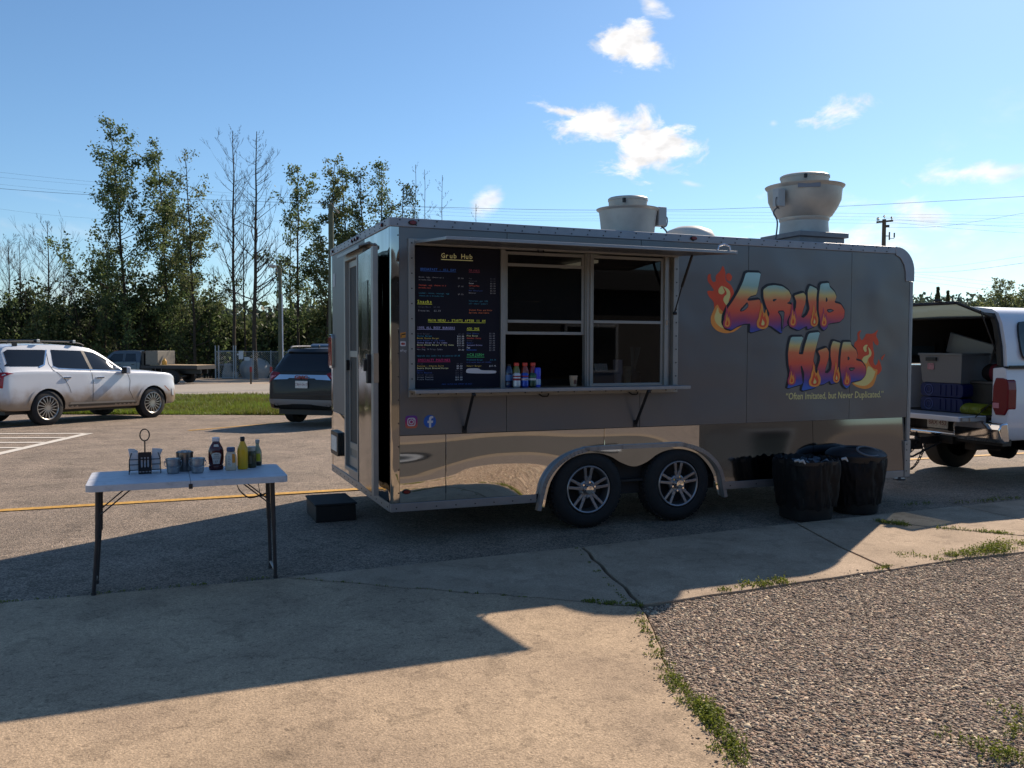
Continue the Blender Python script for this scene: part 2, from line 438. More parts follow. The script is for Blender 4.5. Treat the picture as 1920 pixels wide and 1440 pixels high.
def strip(name, d0, d1, mats, lift, r0=-160, r1=160, nd=14, nr=6, kind='structure'):
    'sheet across the view between two distances, following the slope'
    mb = MB(); vs = []
    for i in range(nd+1):
        d = d0+(d1-d0)*i/nd
        for j in range(nr+1):
            p = CAM+FH*d+RH*(r0+(r1-r0)*j/nr); vs.append((p.x, p.y, ter(p.x, p.y)+lift))
    mb.add(vs, [(i*(nr+1)+j, i*(nr+1)+j+1, (i+1)*(nr+1)+j+1, (i+1)*(nr+1)+j) for i in range(nd) for j in range(nr)])
    return tag(mb.build(name, mats, smooth=0), kind=kind)
# base sheet out to the horizon
mb = MB(); ds = [-60, -20, 0, 10, 20, 40, 72, 120, 300, 900, 2400]; rs = [-2400, -500, -100, -30, 0, 30, 100, 500, 2400]; vs = []
for d in ds:
    for r_ in rs:
        p = CAM+FH*d+RH*r_; vs.append((p.x, p.y, ter(p.x, p.y)-.07))
k = len(rs)
mb.add(vs, [(i*k+j, i*k+j+1, (i+1)*k+j+1, (i+1)*k+j) for i in range(len(ds)-1) for j in range(k-1)])
tag(mb.build('ground', M_dirt, smooth=0), kind='structure')
# parking lot: from the slab edge to the grass; near part cut along the slab line
mb = MB(); vs = []; nx = 30; ny = 22
for j in range(ny+1):
    for i in range(nx+1):
        x = -45+100*i/nx; e = -.74+.045*x if x > 1.4 else -.76
        e = max(-.78, min(-.42, e))
        # far limit = 23.1 m ahead of the camera
        t = j/ny
        yfar = CAM.y+(23.1-(x-CAM.x)*FH.x)/FH.y
        y = e+(yfar-e)*t
        vs.append((x, y, ter(x, y)-.02))
mb.add(vs, [(j*(nx+1)+i, j*(nx+1)+i+1, (j+1)*(nx+1)+i+1, (j+1)*(nx+1)+i) for j in range(ny) for i in range(nx)])
tag(mb.build('asphalt_lot', M_asph, smooth=0), kind='structure')
strip('grass_verge', 23.1, 36.4, M_grass, -.012)
strip('road', 36.4, 52.6, M_road, -.015)
strip('gravel_shoulder', 52.6, 69, M_shoulder, -.018)
# concrete slabs
def slab(poly, m_, z=0.0):
    # shrink slightly so that joints stay open
    cx = sum(p[0] for p in poly)/len(poly); cy = sum(p[1] for p in poly)/len(poly)
    mb = MB(); mb.prism(poly, -.065, z, 'z')
    o = mb.build('concrete_slab', m_, smooth=0, bevel=.006, seg=2); tag(o, kind='structure'); return o
def wob(a, b, n=14, amp=.02, seed=0):
    rr = random.Random(seed); o = []
    for i in range(n+1):
        t = i/n; k_ = amp if 0 < i < n else 0
        dx, dy = b[0]-a[0], b[1]-a[1]; l = math.hypot(dx, dy); s = rr.uniform(-k_, k_)
        o.append((a[0]+dx*t-dy/l*s, a[1]+dy*t+dx/l*s))
    return o
g = .012
crack = wob((-.94, -.785), (1.0, -2.26), 16, .022, 3)
left_edge = wob((1.0, -2.29), (.55, -3.34), 8, .012, 5)[1:]+wob((.55, -3.34), (.27, -4.30), 7, .012, 6)[1:]+[(-.1, -6), (-.6, -9.5)]
slab([(x-g*.6, y-g*.8) for x, y in crack]+left_edge+[(-14, -9.5), (-14, -.74), (-2.6, -.755)], M_conc)
j1 = wob((1.385, -.69), (1.03, -2.235), 8, .012, 8)
slab([(x+g*.6, y+g*.8) for x, y in crack[:-1]]+[(x-g*1.2, y) for x, y in reversed(j1)]+[(.2, -.735)], M_conc2)
j2 = [(3.63, -.555), (3.32, -1.44), (3.14, -2.14)]
aT = wob((1.03, -2.25), (3.13, -2.12), 8, .014, 11)
slab([(x+g*1.2, y) for x, y in j1]+aT[1:-1]+[(x-g, y) for x, y in reversed(j2)]+[(2.5, -.62)], M_conc2)
j3 = [(3.68, -.56), (4.41, -.72), (4.63, -1.12), (5.09, -1.7), (5.3, -2.04)]
slab([(x+g, y) for x, y in j2]+[(3.9, -2.08), (4.6, -2.1), (5.25, -2.09)]+[(x-g, y-g) for x, y in reversed(j3)], M_conc2)
slab([(x+g, y+g) for x, y in j3]+[(5.73, -2.0), (5.705, -1.2), (5.77, -.45)], M_conc2)
slab([(5.79, -.45), (5.725, -1.2), (5.75, -2.0), (12, -1.8), (12, -.3)], M_conc2)
# exposed-aggregate ground on the right
mb = MB()
agg = [(1.01, -2.27)]+[(p[0]+.004, p[1]-.012) for p in aT[1:]]+[(3.9, -2.1), (4.6, -2.115), (5.3, -2.11), (12, -1.82), (14, -9.5), (-.58, -9.5), (-.08, -6)]+[(x+.012, y) for x, y in reversed(left_edge[:-2])]
mb.prism(agg, -.06, -.016, 'z'); tag(mb.build('aggregate_paving', M_agg, smooth=0), kind='structure')
def inpoly(x, y, poly):
    c = np.zeros(len(x), bool); j = len(poly)-1
    for i in range(len(poly)):
        xi, yi = poly[i]; xj, yj = poly[j]
        t = ((yi > y) != (yj > y)) & (x < (xj-xi)*(y-yi)/((yj-yi) or 1e-9)+xi); c ^= t; j = i
    return c
# pebbles standing proud of it
def pebbles():
    N = 260000
    y = -2.0-(rng.random(N)**1.0)*3.2; x = rng.uniform(.1, 8.2, N)
    ins = inpoly(x, y, agg)
    dx, dy = x-CAM.x, y-CAM.y; dep = dx*FH.x+dy*FH.y; lat = dx*RH.x+dy*RH.y
    ins &= (lat < dep*.60+1.3) & (dep > 2.7)
    keep = rng.random(N) < np.clip(7.5/np.maximum(dep, 1)-.55, .28, 1)
    x, y = x[ins & keep], y[ins & keep]
    # strays kicked over the slab edges
    t_ = rng.random(420); e1 = np.array([(1.0, -2.3), (.55, -3.34), (.27, -4.30)]); i_ = (t_ > .5).astype(int); f_ = (t_*2) % 1
    sx_ = e1[i_, 0]*(1-f_)+e1[i_+1, 0]*f_-np.abs(rng.normal(0, .055, 420))-.004; sy_ = e1[i_, 1]*(1-f_)+e1[i_+1, 1]*f_
    ux_ = rng.uniform(1.1, 5.2, 240); uy_ = -2.13+np.abs(rng.normal(0, .07, 240))
    k1, k2 = 190, 110; nst = k1+k2; x = np.concatenate([x, sx_[::2][:k1], ux_[:k2]]); y = np.concatenate([y, sy_[::2][:k1], uy_[:k2]]); n = len(x)
    bm = bmesh.new(); bmesh.ops.create_icosphere(bm, subdivisions=1, radius=1)
    bv = np.array([v.co[:] for v in bm.verts]); bf = np.array([[v.index for v in f.verts] for f in bm.faces]); bm.free()
    s = rng.gamma(5, .0009, n)+.0022; s[n-nst:] *= .62; sx = s*rng.uniform(.9, 1.7, n); sy = s*rng.uniform(.8, 1.2, n); sz = s*rng.uniform(.4, .7, n)
    a = rng.uniform(0, 6.28, n); ca, sa = np.cos(a), np.sin(a); til = rng.uniform(-.35, .35, (n, 2))
    X = bv[None, :, 0]*sx[:, None]; Y = bv[None, :, 1]*sy[:, None]; Z = bv[None, :, 2]*sz[:, None]
    X *= 1+.12*rng.standard_normal(X.shape); Y *= 1+.12*rng.standard_normal(Y.shape)
    Z = Z+X*til[:, :1]+Y*til[:, 1:]
    V = np.stack([X*ca[:, None]-Y*sa[:, None]+x[:, None], X*sa[:, None]+Y*ca[:, None]+y[:, None], Z-.0155+sz[:, None]*.05+(np.arange(n) >= n-nst)[:, None]*.017], -1).reshape(-1, 3)
    F = (bf[None]+np.arange(n)[:, None, None]*len(bv)).reshape(-1, 3)
    pal = np.array([srgb(156, 136, 122), srgb(132, 110, 98), srgb(180, 162, 146), srgb(106, 94, 84), srgb(146, 120, 100), srgb(200, 186, 162), srgb(94, 80, 68), srgb(138, 128, 114)])
    ci = pal[rng.integers(0, len(pal), n)].copy(); ci[:, :3] = ci[:, :3]*.75+.25*ci[:, :3].mean(0); ci[:, :3] *= rng.uniform(.88, 1.26, (n, 1))*np.array([1.03, 1, .94])
    M = mat('pebble', (.3, .27, .24), .8, spec=.3); nt = M.node_tree
    an = nt.nodes.new('ShaderNodeAttribute'); an.attribute_name = 'Col'; nt.links.new(an.outputs['Color'], nt.nodes['Principled BSDF'].inputs['Base Color'])
    tag(big_mesh('gravel', V, F, M, smooth=True, colattr=np.repeat(ci, len(bv), 0)), kind='stuff')
pebbles()
# painted lines
def line(name, pts, w, m_, lift=-.012):
    mb = MB(); L_ = []; 
    for i, p in enumerate(pts):
        a = pts[max(i-1, 0)]; b = pts[min(i+1, len(pts)-1)]; dx, dy = b[0]-a[0], b[1]-a[1]; l = math.hypot(dx, dy)
        for s in (-1, 1):
            x, y = p[0]-dy/l*w/2*s, p[1]+dx/l*w/2*s; L_.append((x, y, ter(x, y)+lift))
    mb.add(L_, [(2*i, 2*i+1, 2*i+3, 2*i+2) for i in range(len(pts)-1)])
    return tag(mb.build(name, m_, smooth=0), kind='structure')
def seg(a, b, n=12): return [(a[0]+(b[0]-a[0])*i/n, a[1]+(b[1]-a[1])*i/n) for i in range(n+1)]
line('yellow_line', seg((-14, 2.72), (14, 2.95), 30), .13, M_yel)
def gp(px, py):
    D = 1.435/((py-650)/FPX-.0165) if (py-650)/FPX*10 < 1.6 else 1.6*FPX/(py-650)
    p = at(px, D); return (p.x, p.y)
line('yellow_line', seg(gp(352, 809), gp(700, 779)), .11, M_yel)
line('yellow_line', seg(gp(-40, 806), gp(40, 799)), .11, M_yel)
for (a, b) in ((gp(-90, 816.5), gp(165, 815)), (gp(-90, 824.5), gp(123, 823)), (gp(-90, 833), gp(82, 832)), (gp(-90, 843), gp(38, 842)), (gp(-60, 866), gp(165, 814.5))):
    line('white_line', seg(a, b), .17, M_whp)
line('white_line', seg(gp(-200, 741), gp(800, 741)), .16, M_whp, -.008)
line('white_line', seg(gp(-200, 723), gp(800, 723)), .16, M_whp, -.008)

# ------------------------------------------------------------------ weeds in the joints, grass on the verge
def tufts(name, spots, c1, c2, blade=False):
    V = []; T = []
    for (x, y, rad, n, h) in spots:
        for _ in range(n):
            a = rng.uniform(0, 6.28); r_ = rad*math.sqrt(rng.random()); px, py = x+r_*math.cos(a), y+r_*math.sin(a)*.8
            hh = h*rng.uniform(.25, 1)*(1-.55*r_/rad); t = rng.random()
            lean = rng.uniform(-1, 1, 2)*hh*.7; tip = np.array([px+lean[0], py+lean[1], hh])
            # little oval leaves along a short stem
            for q in range(3):
                f = (q+1)/3; c = np.array([px, py, .001])*(1-f)+tip*f
                s = rng.uniform(.5, 1)*min(.011, .006+h*.06)
                d1 = rng.standard_normal(3); d1[2] *= .4; d1 /= np.linalg.norm(d1)
                d2 = np.cross(d1, rng.standard_normal(3)); d2 /= np.linalg.norm(d2)
                V += [c-d1*s, c+d2*s*.5, c+d1*s, c-d2*s*.5]; T += [t*.7+.3*f]*4
            w = np.array([.0012, 0, 0]); V += [np.array([px, py, -.01])-w, np.array([px, py, -.01])+w, tip+w*.5, tip-w*.5]; T += [.1]*4
    V = np.array(V); F = np.arange(len(V)).reshape(-1, 4)
    return tag(big_mesh(name, V, F, leafmat('weed_leaf', srgb(66, 82, 26)[:3], srgb(142, 150, 62)[:3], .4), tone=np.array(T)), kind='stuff')
sp = []
def along(a, b, n, rad, cnt, h, jit=.03):
    for i in range(n):
        t = random.random(); x = a[0]+(b[0]-a[0])*t+random.uniform(-jit, jit); y = a[1]+(b[1]-a[1])*t+random.uniform(-jit, jit)
        sp.append((x, y, rad*random.uniform(.6, 1.9), int(cnt*random.uniform(.1, .55))+2, h*random.uniform(.35, 1.2)))
gg = lambda px, py: tuple(gnd(px, py)[:2])
along(gg(1195, 1150), gg(1260, 1275), 26, .03, 26, .03)
along(gg(1255, 1265), gg(1345, 1370), 24, .035, 50, .05, .03)
along(gg(1310, 1320), gg(1392, 1430), 20, .038, 56, .06, .035)
along(gg(1350, 1400), gg(1395, 1440), 8, .04, 40, .05, .03)
along(gg(1100, 1128), gg(1190, 1135), 16, .035, 40, .035, .02)
along(gg(1078, 1024), gg(1175, 1130), 16, .02, 14, .02, .012)
along(gg(1340, 1108), gg(1480, 1090), 16, .045, 34, .04, .03)
along(gg(1405, 1098), gg(1470, 1088), 8, .05, 50, .06, .03)
along(gg(1640, 1068), gg(1665, 1062), 5, .035, 45, .05, .02)
along(gg(1690, 1040), gg(1790, 1050), 10, .05, 30, .05, .06)
along(gg(1785, 1045), gg(1935, 1020), 34, .085, 80, .10, .07)
along(gg(1645, 978), gg(1705, 986), 12, .05, 55, .06, .03)
along(gg(1760, 990), gg(1860, 999), 14, .045, 50, .05, .03)
along(gg(1860, 999), gg(1935, 1002), 10, .04, 40, .04, .03)
along(gg(1800, 1390), gg(1930, 1440), 16, .05, 30, .06, .09)
along(gg(1890, 1330), gg(1930, 1440), 10, .05, 30, .06, .08)
along(gg(0, 1130), gg(520, 1082), 34, .02, 10, .02, .012)
along(gg(1690, 948), gg(1930, 934), 20, .05, 26, .05, .04)
along(gg(560, 1084), gg(1040, 1124), 26, .016, 9, .014, .008)
tufts('weeds', sp, None, None)
def verge_grass():
    n = 80000
    d = 23.1+13.3*rng.random(n)**1.4; px = rng.uniform(-200, 800, n)
    lat = d*(px-960)/FPX; x = CAM.x+FH.x*d+RH.x*lat; y = CAM.y+FH.y*d+RH.y*lat
    z = -.0165*np.maximum(0, d-10)
    h = rng.uniform(.03, .11, n)*(1+.5*np.sin(x*1.3+np.sin(y*2))); w = rng.uniform(.008, .02, n)
    a = rng.uniform(0, 3.14, n); ca, sa = np.cos(a)*w, np.sin(a)*w; lx, ly = rng.normal(0, .05, n), rng.normal(0, .05, n)
    V = np.stack([np.stack([x-ca, y-sa, z-.02], -1), np.stack([x+ca, y+sa, z-.02], -1), np.stack([x+lx, y+ly, z+h], -1)], 1).reshape(-1, 3)
    F = np.arange(3*n).reshape(-1, 3)
    t = np.clip(.45+.35*np.sin(x*.7)*np.cos(y*.9)+rng.normal(0, .25, n)-.25*(d-23)/13, 0, 1)
    tag(big_mesh('grass', V, F, leafmat('grass_blade', srgb(104, 100, 48)[:3], srgb(118, 142, 48)[:3], .42), tone=np.repeat(t, 3)), kind='stuff')
verge_grass()
# ------------------------------------------------------------------ food trailer
M_panel = mat('charcoal_panel', srgb(114, 113, 114), .33, metal=.5, coat=.10, var=.05, vscale=.8, bump=.34, bscale=1.5, bdist=.10, bdetail=1.5)
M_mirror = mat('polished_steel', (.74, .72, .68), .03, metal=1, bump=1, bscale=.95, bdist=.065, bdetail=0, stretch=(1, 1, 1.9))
M_mirror2 = mat('steel_dark_reflection', (.27, .275, .285), .07, metal=1, bump=1, bscale=.8, bdist=.05, bdetail=0, stretch=(1, 1, 1.9))  # darker copy of polished_steel: the dark reflections are put into its colour
M_rear = mat('rear_sheet', srgb(92, 94, 98), .42, metal=.0, var=.05, vscale=1, bump=.05, bscale=1.2, bdist=.2, bdetail=1)
M_post = mat('polished_corner', (.46, .45, .43), .04, metal=1, bump=.7, bscale=4, bdist=.02, bdetail=1, stretch=(1, 1, .5))
M_alu = mat('aluminium', srgb(152, 153, 156), .45, metal=.75, var=.08, vscale=6, bump=.05, bscale=60, bdist=.002)
M_trim = mat('roof_trim', srgb(150, 153, 160), .5, metal=.5, var=.10, vscale=5)
M_frame = mat('window_aluminium', srgb(152, 151, 148), .45, metal=.55, var=.06, vscale=9)
M_black = mat('black_plastic', (.012, .012, .013), .45)
M_rubber = mat('tyre_rubber', (.016, .016, .017), .8, var=.2, vscale=20, bump=.2, bscale=60)
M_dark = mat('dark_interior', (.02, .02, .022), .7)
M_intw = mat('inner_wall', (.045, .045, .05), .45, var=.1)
M_screw = mat('screw', (.03, .03, .032), .5, metal=.6)
M_redl = mat('red_lens', (.17, .006, .012), .2, coat=.1)
M_redl2 = mat('red_lens_bright', (.30, .012, .02), .15, coat=.3)
M_chrome = mat('chrome', (.72, .72, .73), .07, metal=1)
M_galv = mat('spun_aluminium', srgb(178, 175, 168), .5, metal=.35, var=.12, vscale=5, bump=.06, bscale=30, bdist=.004)
M_plate = mat('licence_plate_white', srgb(214, 214, 210), .5, speck=[(60, .5, .55, 1.1)])
M_glassd = glass('tinted_pane', alpha=.22)
M_glassc = glass('clear_pane', alpha=.72)
M_screen = glass('insect_screen', alpha=.3, rough=.6, refl=.35)
M_board = mat('menu_board_black', srgb(24, 25, 40), .6, spec=.25)
TL = 5.549; TW = 2.59; ZB = .246; ZT = 2.631
T = thing('food_trailer', 'silver and charcoal food trailer with open serving window and flame lettering', 'food trailer')
def part(mb, name, m_, parent=T, **k): return mb.build(name, m_, parent, **k)
# side panels (upper): gaps between sheets are real
G_ = .0025
OX0, OX1, OZ0, OZ1 = .15, 2.69, 1.19, 2.462
def panel(poly, name='side_panel', m_=M_panel, y0=0, y1=.02):
    if m_ is M_mirror2: return leaning(poly, name)
    part(MB().prism(poly, y0, y1, 'y'), name, m_, smooth=0, bevel=.0015, seg=1)
def leaning(poly, name):  # lean added so the mirror image misses the bright paving and stays dark
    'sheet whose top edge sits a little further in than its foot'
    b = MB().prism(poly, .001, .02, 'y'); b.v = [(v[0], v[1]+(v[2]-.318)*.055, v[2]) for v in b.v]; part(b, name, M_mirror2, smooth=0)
ZK = .872; ZU = 2.556
panel([(.076, ZK), (1.011-G_, ZK), (1.011-G_, OZ0), (OX0, OZ0), (OX0, OZ1), (1.011-G_, OZ1), (1.011-G_, ZU), (.076, ZU)])
panel([(1.011+G_, ZK), (2.31-G_, ZK), (2.31-G_, OZ0), (1.011+G_, OZ0)])
panel([(1.011+G_, OZ1), (2.31-G_, OZ1), (2.31-G_, ZU), (1.011+G_, ZU)])
panel([(2.31+G_, ZK), (3.48-G_, ZK), (3.48-G_, ZU), (2.31+G_, ZU), (2.31+G_, OZ1), (OX1, OZ1), (OX1, OZ0), (2.31+G_, OZ0)])
panel([(3.48+G_, ZK), (4.733-G_, ZK), (4.733-G_, ZU), (3.48+G_, ZU)])
panel([(4.733+G_, ZK), (5.50, ZK), (5.50, 2.30)]+[(5.30+.20*math.cos(R(a)), 2.356+.20*math.sin(R(a))) for a in range(0, 91, 15)]+[(4.733+G_, ZU)])
# lower polished panels with the double wheel arch cut out
archo = [(1.30, .318)]+[(1.86-.53*math.cos(R(a)), .30+.40*math.sin(R(a))) for a in range(12, 91, 13)]+[(2.66+.53*math.sin(R(a)), .30+.40*math.cos(R(a))) for a in range(0, 79, 13)]+[(3.215, .318)]
panel([(.076, .318), (.469-G_, .318), (.469-G_, ZK-.004), (.076, ZK-.004)], 'kick_panel', M_mirror, .001)
aL = [p for p in archo if p[0] < 1.95]; aM = [p for p in archo if 1.8 < p[0] < 2.96]; aR = [p for p in archo if p[0] >= 2.96]
def ztop(x):
    for a, b in zip(archo, archo[1:]):
        if a[0] <= x <= b[0]: return a[1]+(b[1]-a[1])*(x-a[0])/(b[0]-a[0])
panel([(.469+G_, .318)]+aL+[(1.95-G_, ztop(1.95)), (1.95-G_, ZK-.004), (.469+G_, ZK-.004)], 'kick_panel', M_mirror, .001)
panel([(1.95+G_, ztop(1.95))]+[p for p in archo if 1.96 < p[0] < 2.953]+[(2.953-G_, ztop(2.953)), (2.953-G_, ZK-.004), (1.95+G_, ZK-.004)], 'kick_panel', M_mirror, .001)
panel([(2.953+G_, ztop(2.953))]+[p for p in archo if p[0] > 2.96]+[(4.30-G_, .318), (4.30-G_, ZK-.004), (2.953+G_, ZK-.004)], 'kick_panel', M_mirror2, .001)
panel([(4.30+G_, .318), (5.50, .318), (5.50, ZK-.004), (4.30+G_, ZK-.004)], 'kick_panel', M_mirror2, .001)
# fender: rim band plus scalloped plate between the wheels
sc_lo = [(1.36, .20), (1.42, .42), (1.55, .58), (1.70, .645), (1.86, .655), (2.0, .62), (2.12, .555), (2.25, .515), (2.38, .55), (2.50, .62), (2.64, .655), (2.80, .645), (2.95, .58), (3.09, .42), (3.16, .20)]
lo = [tuple(p) for p in catmull(sc_lo, 4)]
outer = [(1.30, .20)]+archo[1:-1]+[(3.215, .20)]
o = part(MB().prism(outer+lo[::-1], -.012, -.004, 'y'), 'fender', M_mirror, smooth=30)
mb = MB()
op = [Vector((p[0], 0, p[1])) for p in [(1.295, .185)]+archo[1:-1]+[(3.22, .185)]]
op2 = [Vector(q) for q in catmull(op, 3)]
for i in range(len(op2)-1):
    a, b = op2[i], op2[i+1]; d = (b-a).normalized(); n = Vector((-d.z, 0, d.x))
    mb.obox((a+b)/2+Vector((0, -.028, 0)), d, Vector((0, 1, 0)), n, (b-a).length/2+.003, .026, .018)
part(mb, 'fender_rim', M_alu, smooth=40)
# wheel well behind the fender, dark
mb = MB(); mb.box(1.32, .12, .25, 3.2, .60, .72); part(mb, 'wheel_well', M_dark, smooth=0)
# wheels
def trailer_wheel(x, y, s=-1):
    ty = MB(); prof = [(.215, .02), (.225, -.005), (.27, -.018), (.315, -.008), (.338, .02), (.345, .06), (.345, .14), (.338, .185), (.31, .21), (.22, .20)]
    ty.lathe(prof, 40, (0, 0, 0), 'y')
    # tread blocks
    for i in range(48):
        a = 2*math.pi*i/48; r_ = .345
        for yy in (.045, .095, .15):
            ty.obox((r_*math.cos(a), yy, r_*math.sin(a)), Vector((math.cos(a), 0, math.sin(a))), Vector((0, 1, 0)), Vector((-math.sin(a), 0, math.cos(a))), .006, .018, .014)
    w = ty.build('wheel', M_rubber, T, smooth=40); w.location = (x, y, .331)
    if s > 0: w.rotation_euler = (0, 0, math.pi)
    rim = MB(); rim.lathe([(.216, .03), (.216, .0), (.208, -.008), (.196, -.002), (.19, .02), (.185, .10)], 40, (0, 0, 0), 'y')
    for k in range(5):
        for off in (-11, 11):
            a = R(90+72*k+off); a2 = R(90+72*k+off*1.55)
            p0 = Vector((.045*math.cos(a), .028, .045*math.sin(a))); p1 = Vector((.12*math.cos(a), .018, .12*math.sin(a))); p2 = Vector((.2*math.cos(a2*0+R(90+72*k+off*.95)), .006, .2*math.sin(R(90+72*k+off*.95))))
            rim.bar(p0, p1, .030, .022, up=(0, 1, 0)); rim.bar(p1, p2, .026, .020, up=(0, 1, 0))
    rim.lathe([(.085, .05), (.085, .02), (.07, .012), (.05, .02)], 24, (0, 0, 0), 'y')
    rim.build('rim', M_rimg, w, smooth=40, bevel=.003)
    bk = MB().cyl((0, .11, 0), .19, .01, 28, 'y'); bk.build('brake_plate', M_dark, w, smooth=0)
    cap = MB(); cap.lathe([(.043, .03), (.043, -.018), (.036, -.03), (.0, -.032)], 20, (0, 0, 0), 'y'); cap.build('hub_cap', M_chrome, w, smooth=40)
    nut = MB()
    for k in range(6):
        a = R(60*k+20); nut.cyl((.065*math.cos(a), -.004, .065*math.sin(a)), .009, .03, 8, 'y')
    nut.build('lug_nuts', M_chrome, w, smooth=0)['kind'] = 'stuff'
M_rimg = mat('grey_alloy', srgb(150, 150, 154), .35, metal=.85)
for x in (1.793, 2.724):
    trailer_wheel(x, -.005); trailer_wheel(x, TW+.005, 1)
mb = MB(); mb.box(.3, .4, .33, 5.3, .55, ZB+.10); mb.box(.3, 2.05, .33, 5.3, 2.2, ZB+.10)
for x in (1.793, 2.724): mb.cyl((x, .15, .331), .045, TW-.3, 14, 'y')
part(mb, 'chassis', M_black, smooth=0)
# floor rail
for a_, c_ in ((0, 1.29), (3.225, 5.475)): mb = MB(); mb.box(a_, -.004, ZB, c_, .03, .316); part(mb, 'floor_rail', M_alu, smooth=0, bevel=.003)
mb = MB(); mb.box(-.006, .0305, ZB, .03, TW, .316); part(mb, 'rear_rail', M_alu, smooth=0, bevel=.003)
mb = MB(); mb.box(.03, TW-.03, ZB, TL, TW, .316); mb.box(TL-.03, .03, ZB, TL, TW-.03, .316); part(mb, 'far_rail', M_alu, smooth=0)
# corner post at rear, front edge post
mb = MB(); mb.prism([(.0735, -.001), (.0735, .02), (.02, .02), (.02, .075), (-.001, .075)]+[(.012-.013*math.cos(R(a)), .012-.013*math.sin(R(a))) for a in range(0, 91, 30)], .318, 2.556, 'z'); part(mb, 'corner_post', M_post, smooth=40)
mb = MB(); mb.prism([(-.001, TW-.075), (.02, TW-.075), (.02, TW-.02), (.0735, TW-.02), (.0735, TW), (-.001, TW)], .318, 2.556, 'z'); part(mb, 'corner_post', M_post, smooth=40)
mb = MB(); mb.box(5.503, -.004, .63, 5.517, .02, 2.28); mb.box(5.521, -.002, .63, TL, .03, 2.28); part(mb, 'front_edge_trim', M_alu, smooth=0, bevel=.002)
mb = MB(); mb.box(5.478, -.009, ZB, TL+.006, .035, .625); part(mb, 'front_corner_plate', M_alu, smooth=0, bevel=.003)
# roof, roof trim, front cap
mb = MB(); mb.prism([(0.01, ZT-.05), (5.30, ZT-.05), (5.30, ZT-.012), (.01, ZT-.012)], .012, TW-.012, 'y'); part(mb, 'roof', M_trim, smooth=0)
mb = MB(); mb.box(-.008, -.008, 2.558, 5.298, .012, ZT); part(mb, 'roof_trim', M_trim, smooth=0, bevel=.006)
mb = MB(); mb.box(-.008, .0125, 2.558, .0095, TW+.008, ZT); part(mb, 'rear_roof_trim', M_trim, smooth=0, bevel=.006)
mb = MB(); mb.box(.01, TW-.0115, 2.558, TL, TW+.008, ZT); part(mb, 'far_roof_trim', M_trim, smooth=0, bevel=.006)
RC = .245
arc = [(TL+.004-RC+RC*math.cos(R(a)), ZT-RC+RC*math.sin(R(a))) for a in range(0, 91, 9)]
mb = MB(); mb.prism([(5.44, 2.283), (TL+.004, 2.283)]+arc+[(5.30, ZT), (5.30, 2.545), (5.36, 2.52), (5.41, 2.455), (5.435, 2.38)], -.011, -.001, 'y'); part(mb, 'front_corner_cap', M_trim, smooth=30, bevel=.003)
mb = MB(); mb.prism([(TL, .32), (TL+.004, 2.283)]+arc+[(5.30, ZT), (5.30, ZT-.02)]+[(TL-.02-RC+RC*math.cos(R(a)), ZT-.02-RC+RC*math.sin(R(a))) for a in range(90, -1, -9)]+[(TL-.02, .32)], .03, TW-.01, 'y'); part(mb, 'front_wall', M_panel, smooth=30)
mb = MB(); mb.box(.08, TW-.04, .318, 5.5, TW-.013, 2.556); part(mb, 'far_wall', M_panel, smooth=0)
# screws
mb = MB()
def screw(x, y, z, ax='y'):
    if ax == 'y': mb.cyl((x, y-.003, z), .006, .004, 6, 'y')
    else: mb.cyl((x-.003, y, z), .006, .004, 6, 'x')
x = .06; k = 0
while x < 5.25:
    screw(x, -.009, 2.577); screw(x+.02, -.009, 2.613)
    x += .155
for i in range(14): screw(-.009, .12+i*.185, 2.577, 'x'); screw(-.009, .14+i*.185, 2.613, 'x')
for i in range(8):
    screw(.045+i*.17, -.006, .275)
    if i < 7: screw(3.3+i*.3, -.006, .28)
for i in range(13): screw(-.007, .08+i*.2, .28, 'x')
for i in range(11): screw(.173, -.027, 1.21+i*.122); screw(2.668, -.027, 1.21+i*.122)
for i in range(16): screw(.24+i*.155, -.027, 1.205)
for i in range(12): screw(.066, -.0015, .40+i*.19)
for z in (.31, .42, .53, .59): screw(5.50, -.0105, z)
tag(part(mb, 'screws', M_screw, smooth=0), kind='stuff')
# clearance lights, tail light
def marker(x, z, y=-.010):
    b = MB(); b.prism(circle(x, z, .036, 20, .02), y-.010, y+.002, 'y'); o = part(b, 'marker_light', M_black, smooth=0, bevel=.003)
    b = MB(); b.prism(circle(x, z, .028, 20, .0145), y-.018, y-.010, 'y'); part(b, 'lens', M_redl, o, smooth=0, bevel=.003)
marker(.185, 2.594); marker(2.853, 2.598); marker(.131, .409, .0)
for y in (.22, 1.18, 1.30, 1.42, 2.42):
    b = MB(); b.prism(circle(y, 2.594, .03, 16, .017), -.02, -.007, 'x'); o = part(b, 'marker_light', M_black, smooth=0)
    b = MB(); b.prism(circle(y, 2.594, .022, 16, .012), -.028, -.02, 'x'); part(b, 'lens', M_redl, o, smooth=0)
# ---- rear end wall with door opening
DY0, DY1, DZ0, DZ1 = .93, 1.70, .40, 2.43
def epanel(poly, name='rear_panel', m_=M_panel, x0=0, x1=.02): part(MB().prism(poly, x0, x1, 'x'), name, m_, smooth=0, bevel=.0015, seg=1)
epanel([(.077, .318), (DY0, .318), (DY0, 2.556), (.077, 2.556)], 'rear_panel', M_post)
epanel([(DY1, .90), (TW-.077, .90), (TW-.077, 2.556), (DY1, 2.556)], 'rear_panel', M_rear)
epanel([(DY1, .318), (TW-.077, .318), (TW-.077, .896), (DY1, .896)], 'rear_kick_panel', M_mirror)
epanel([(DY0+.002, DZ1), (DY1-.002, DZ1), (DY1-.002, 2.556), (DY0+.002, 2.556)], 'rear_panel', M_rear)
epanel([(DY0+.002, .318), (DY1-.002, .318), (DY1-.002, DZ0), (DY0+.002, DZ0)], 'door_sill', M_alu)
mb = MB()
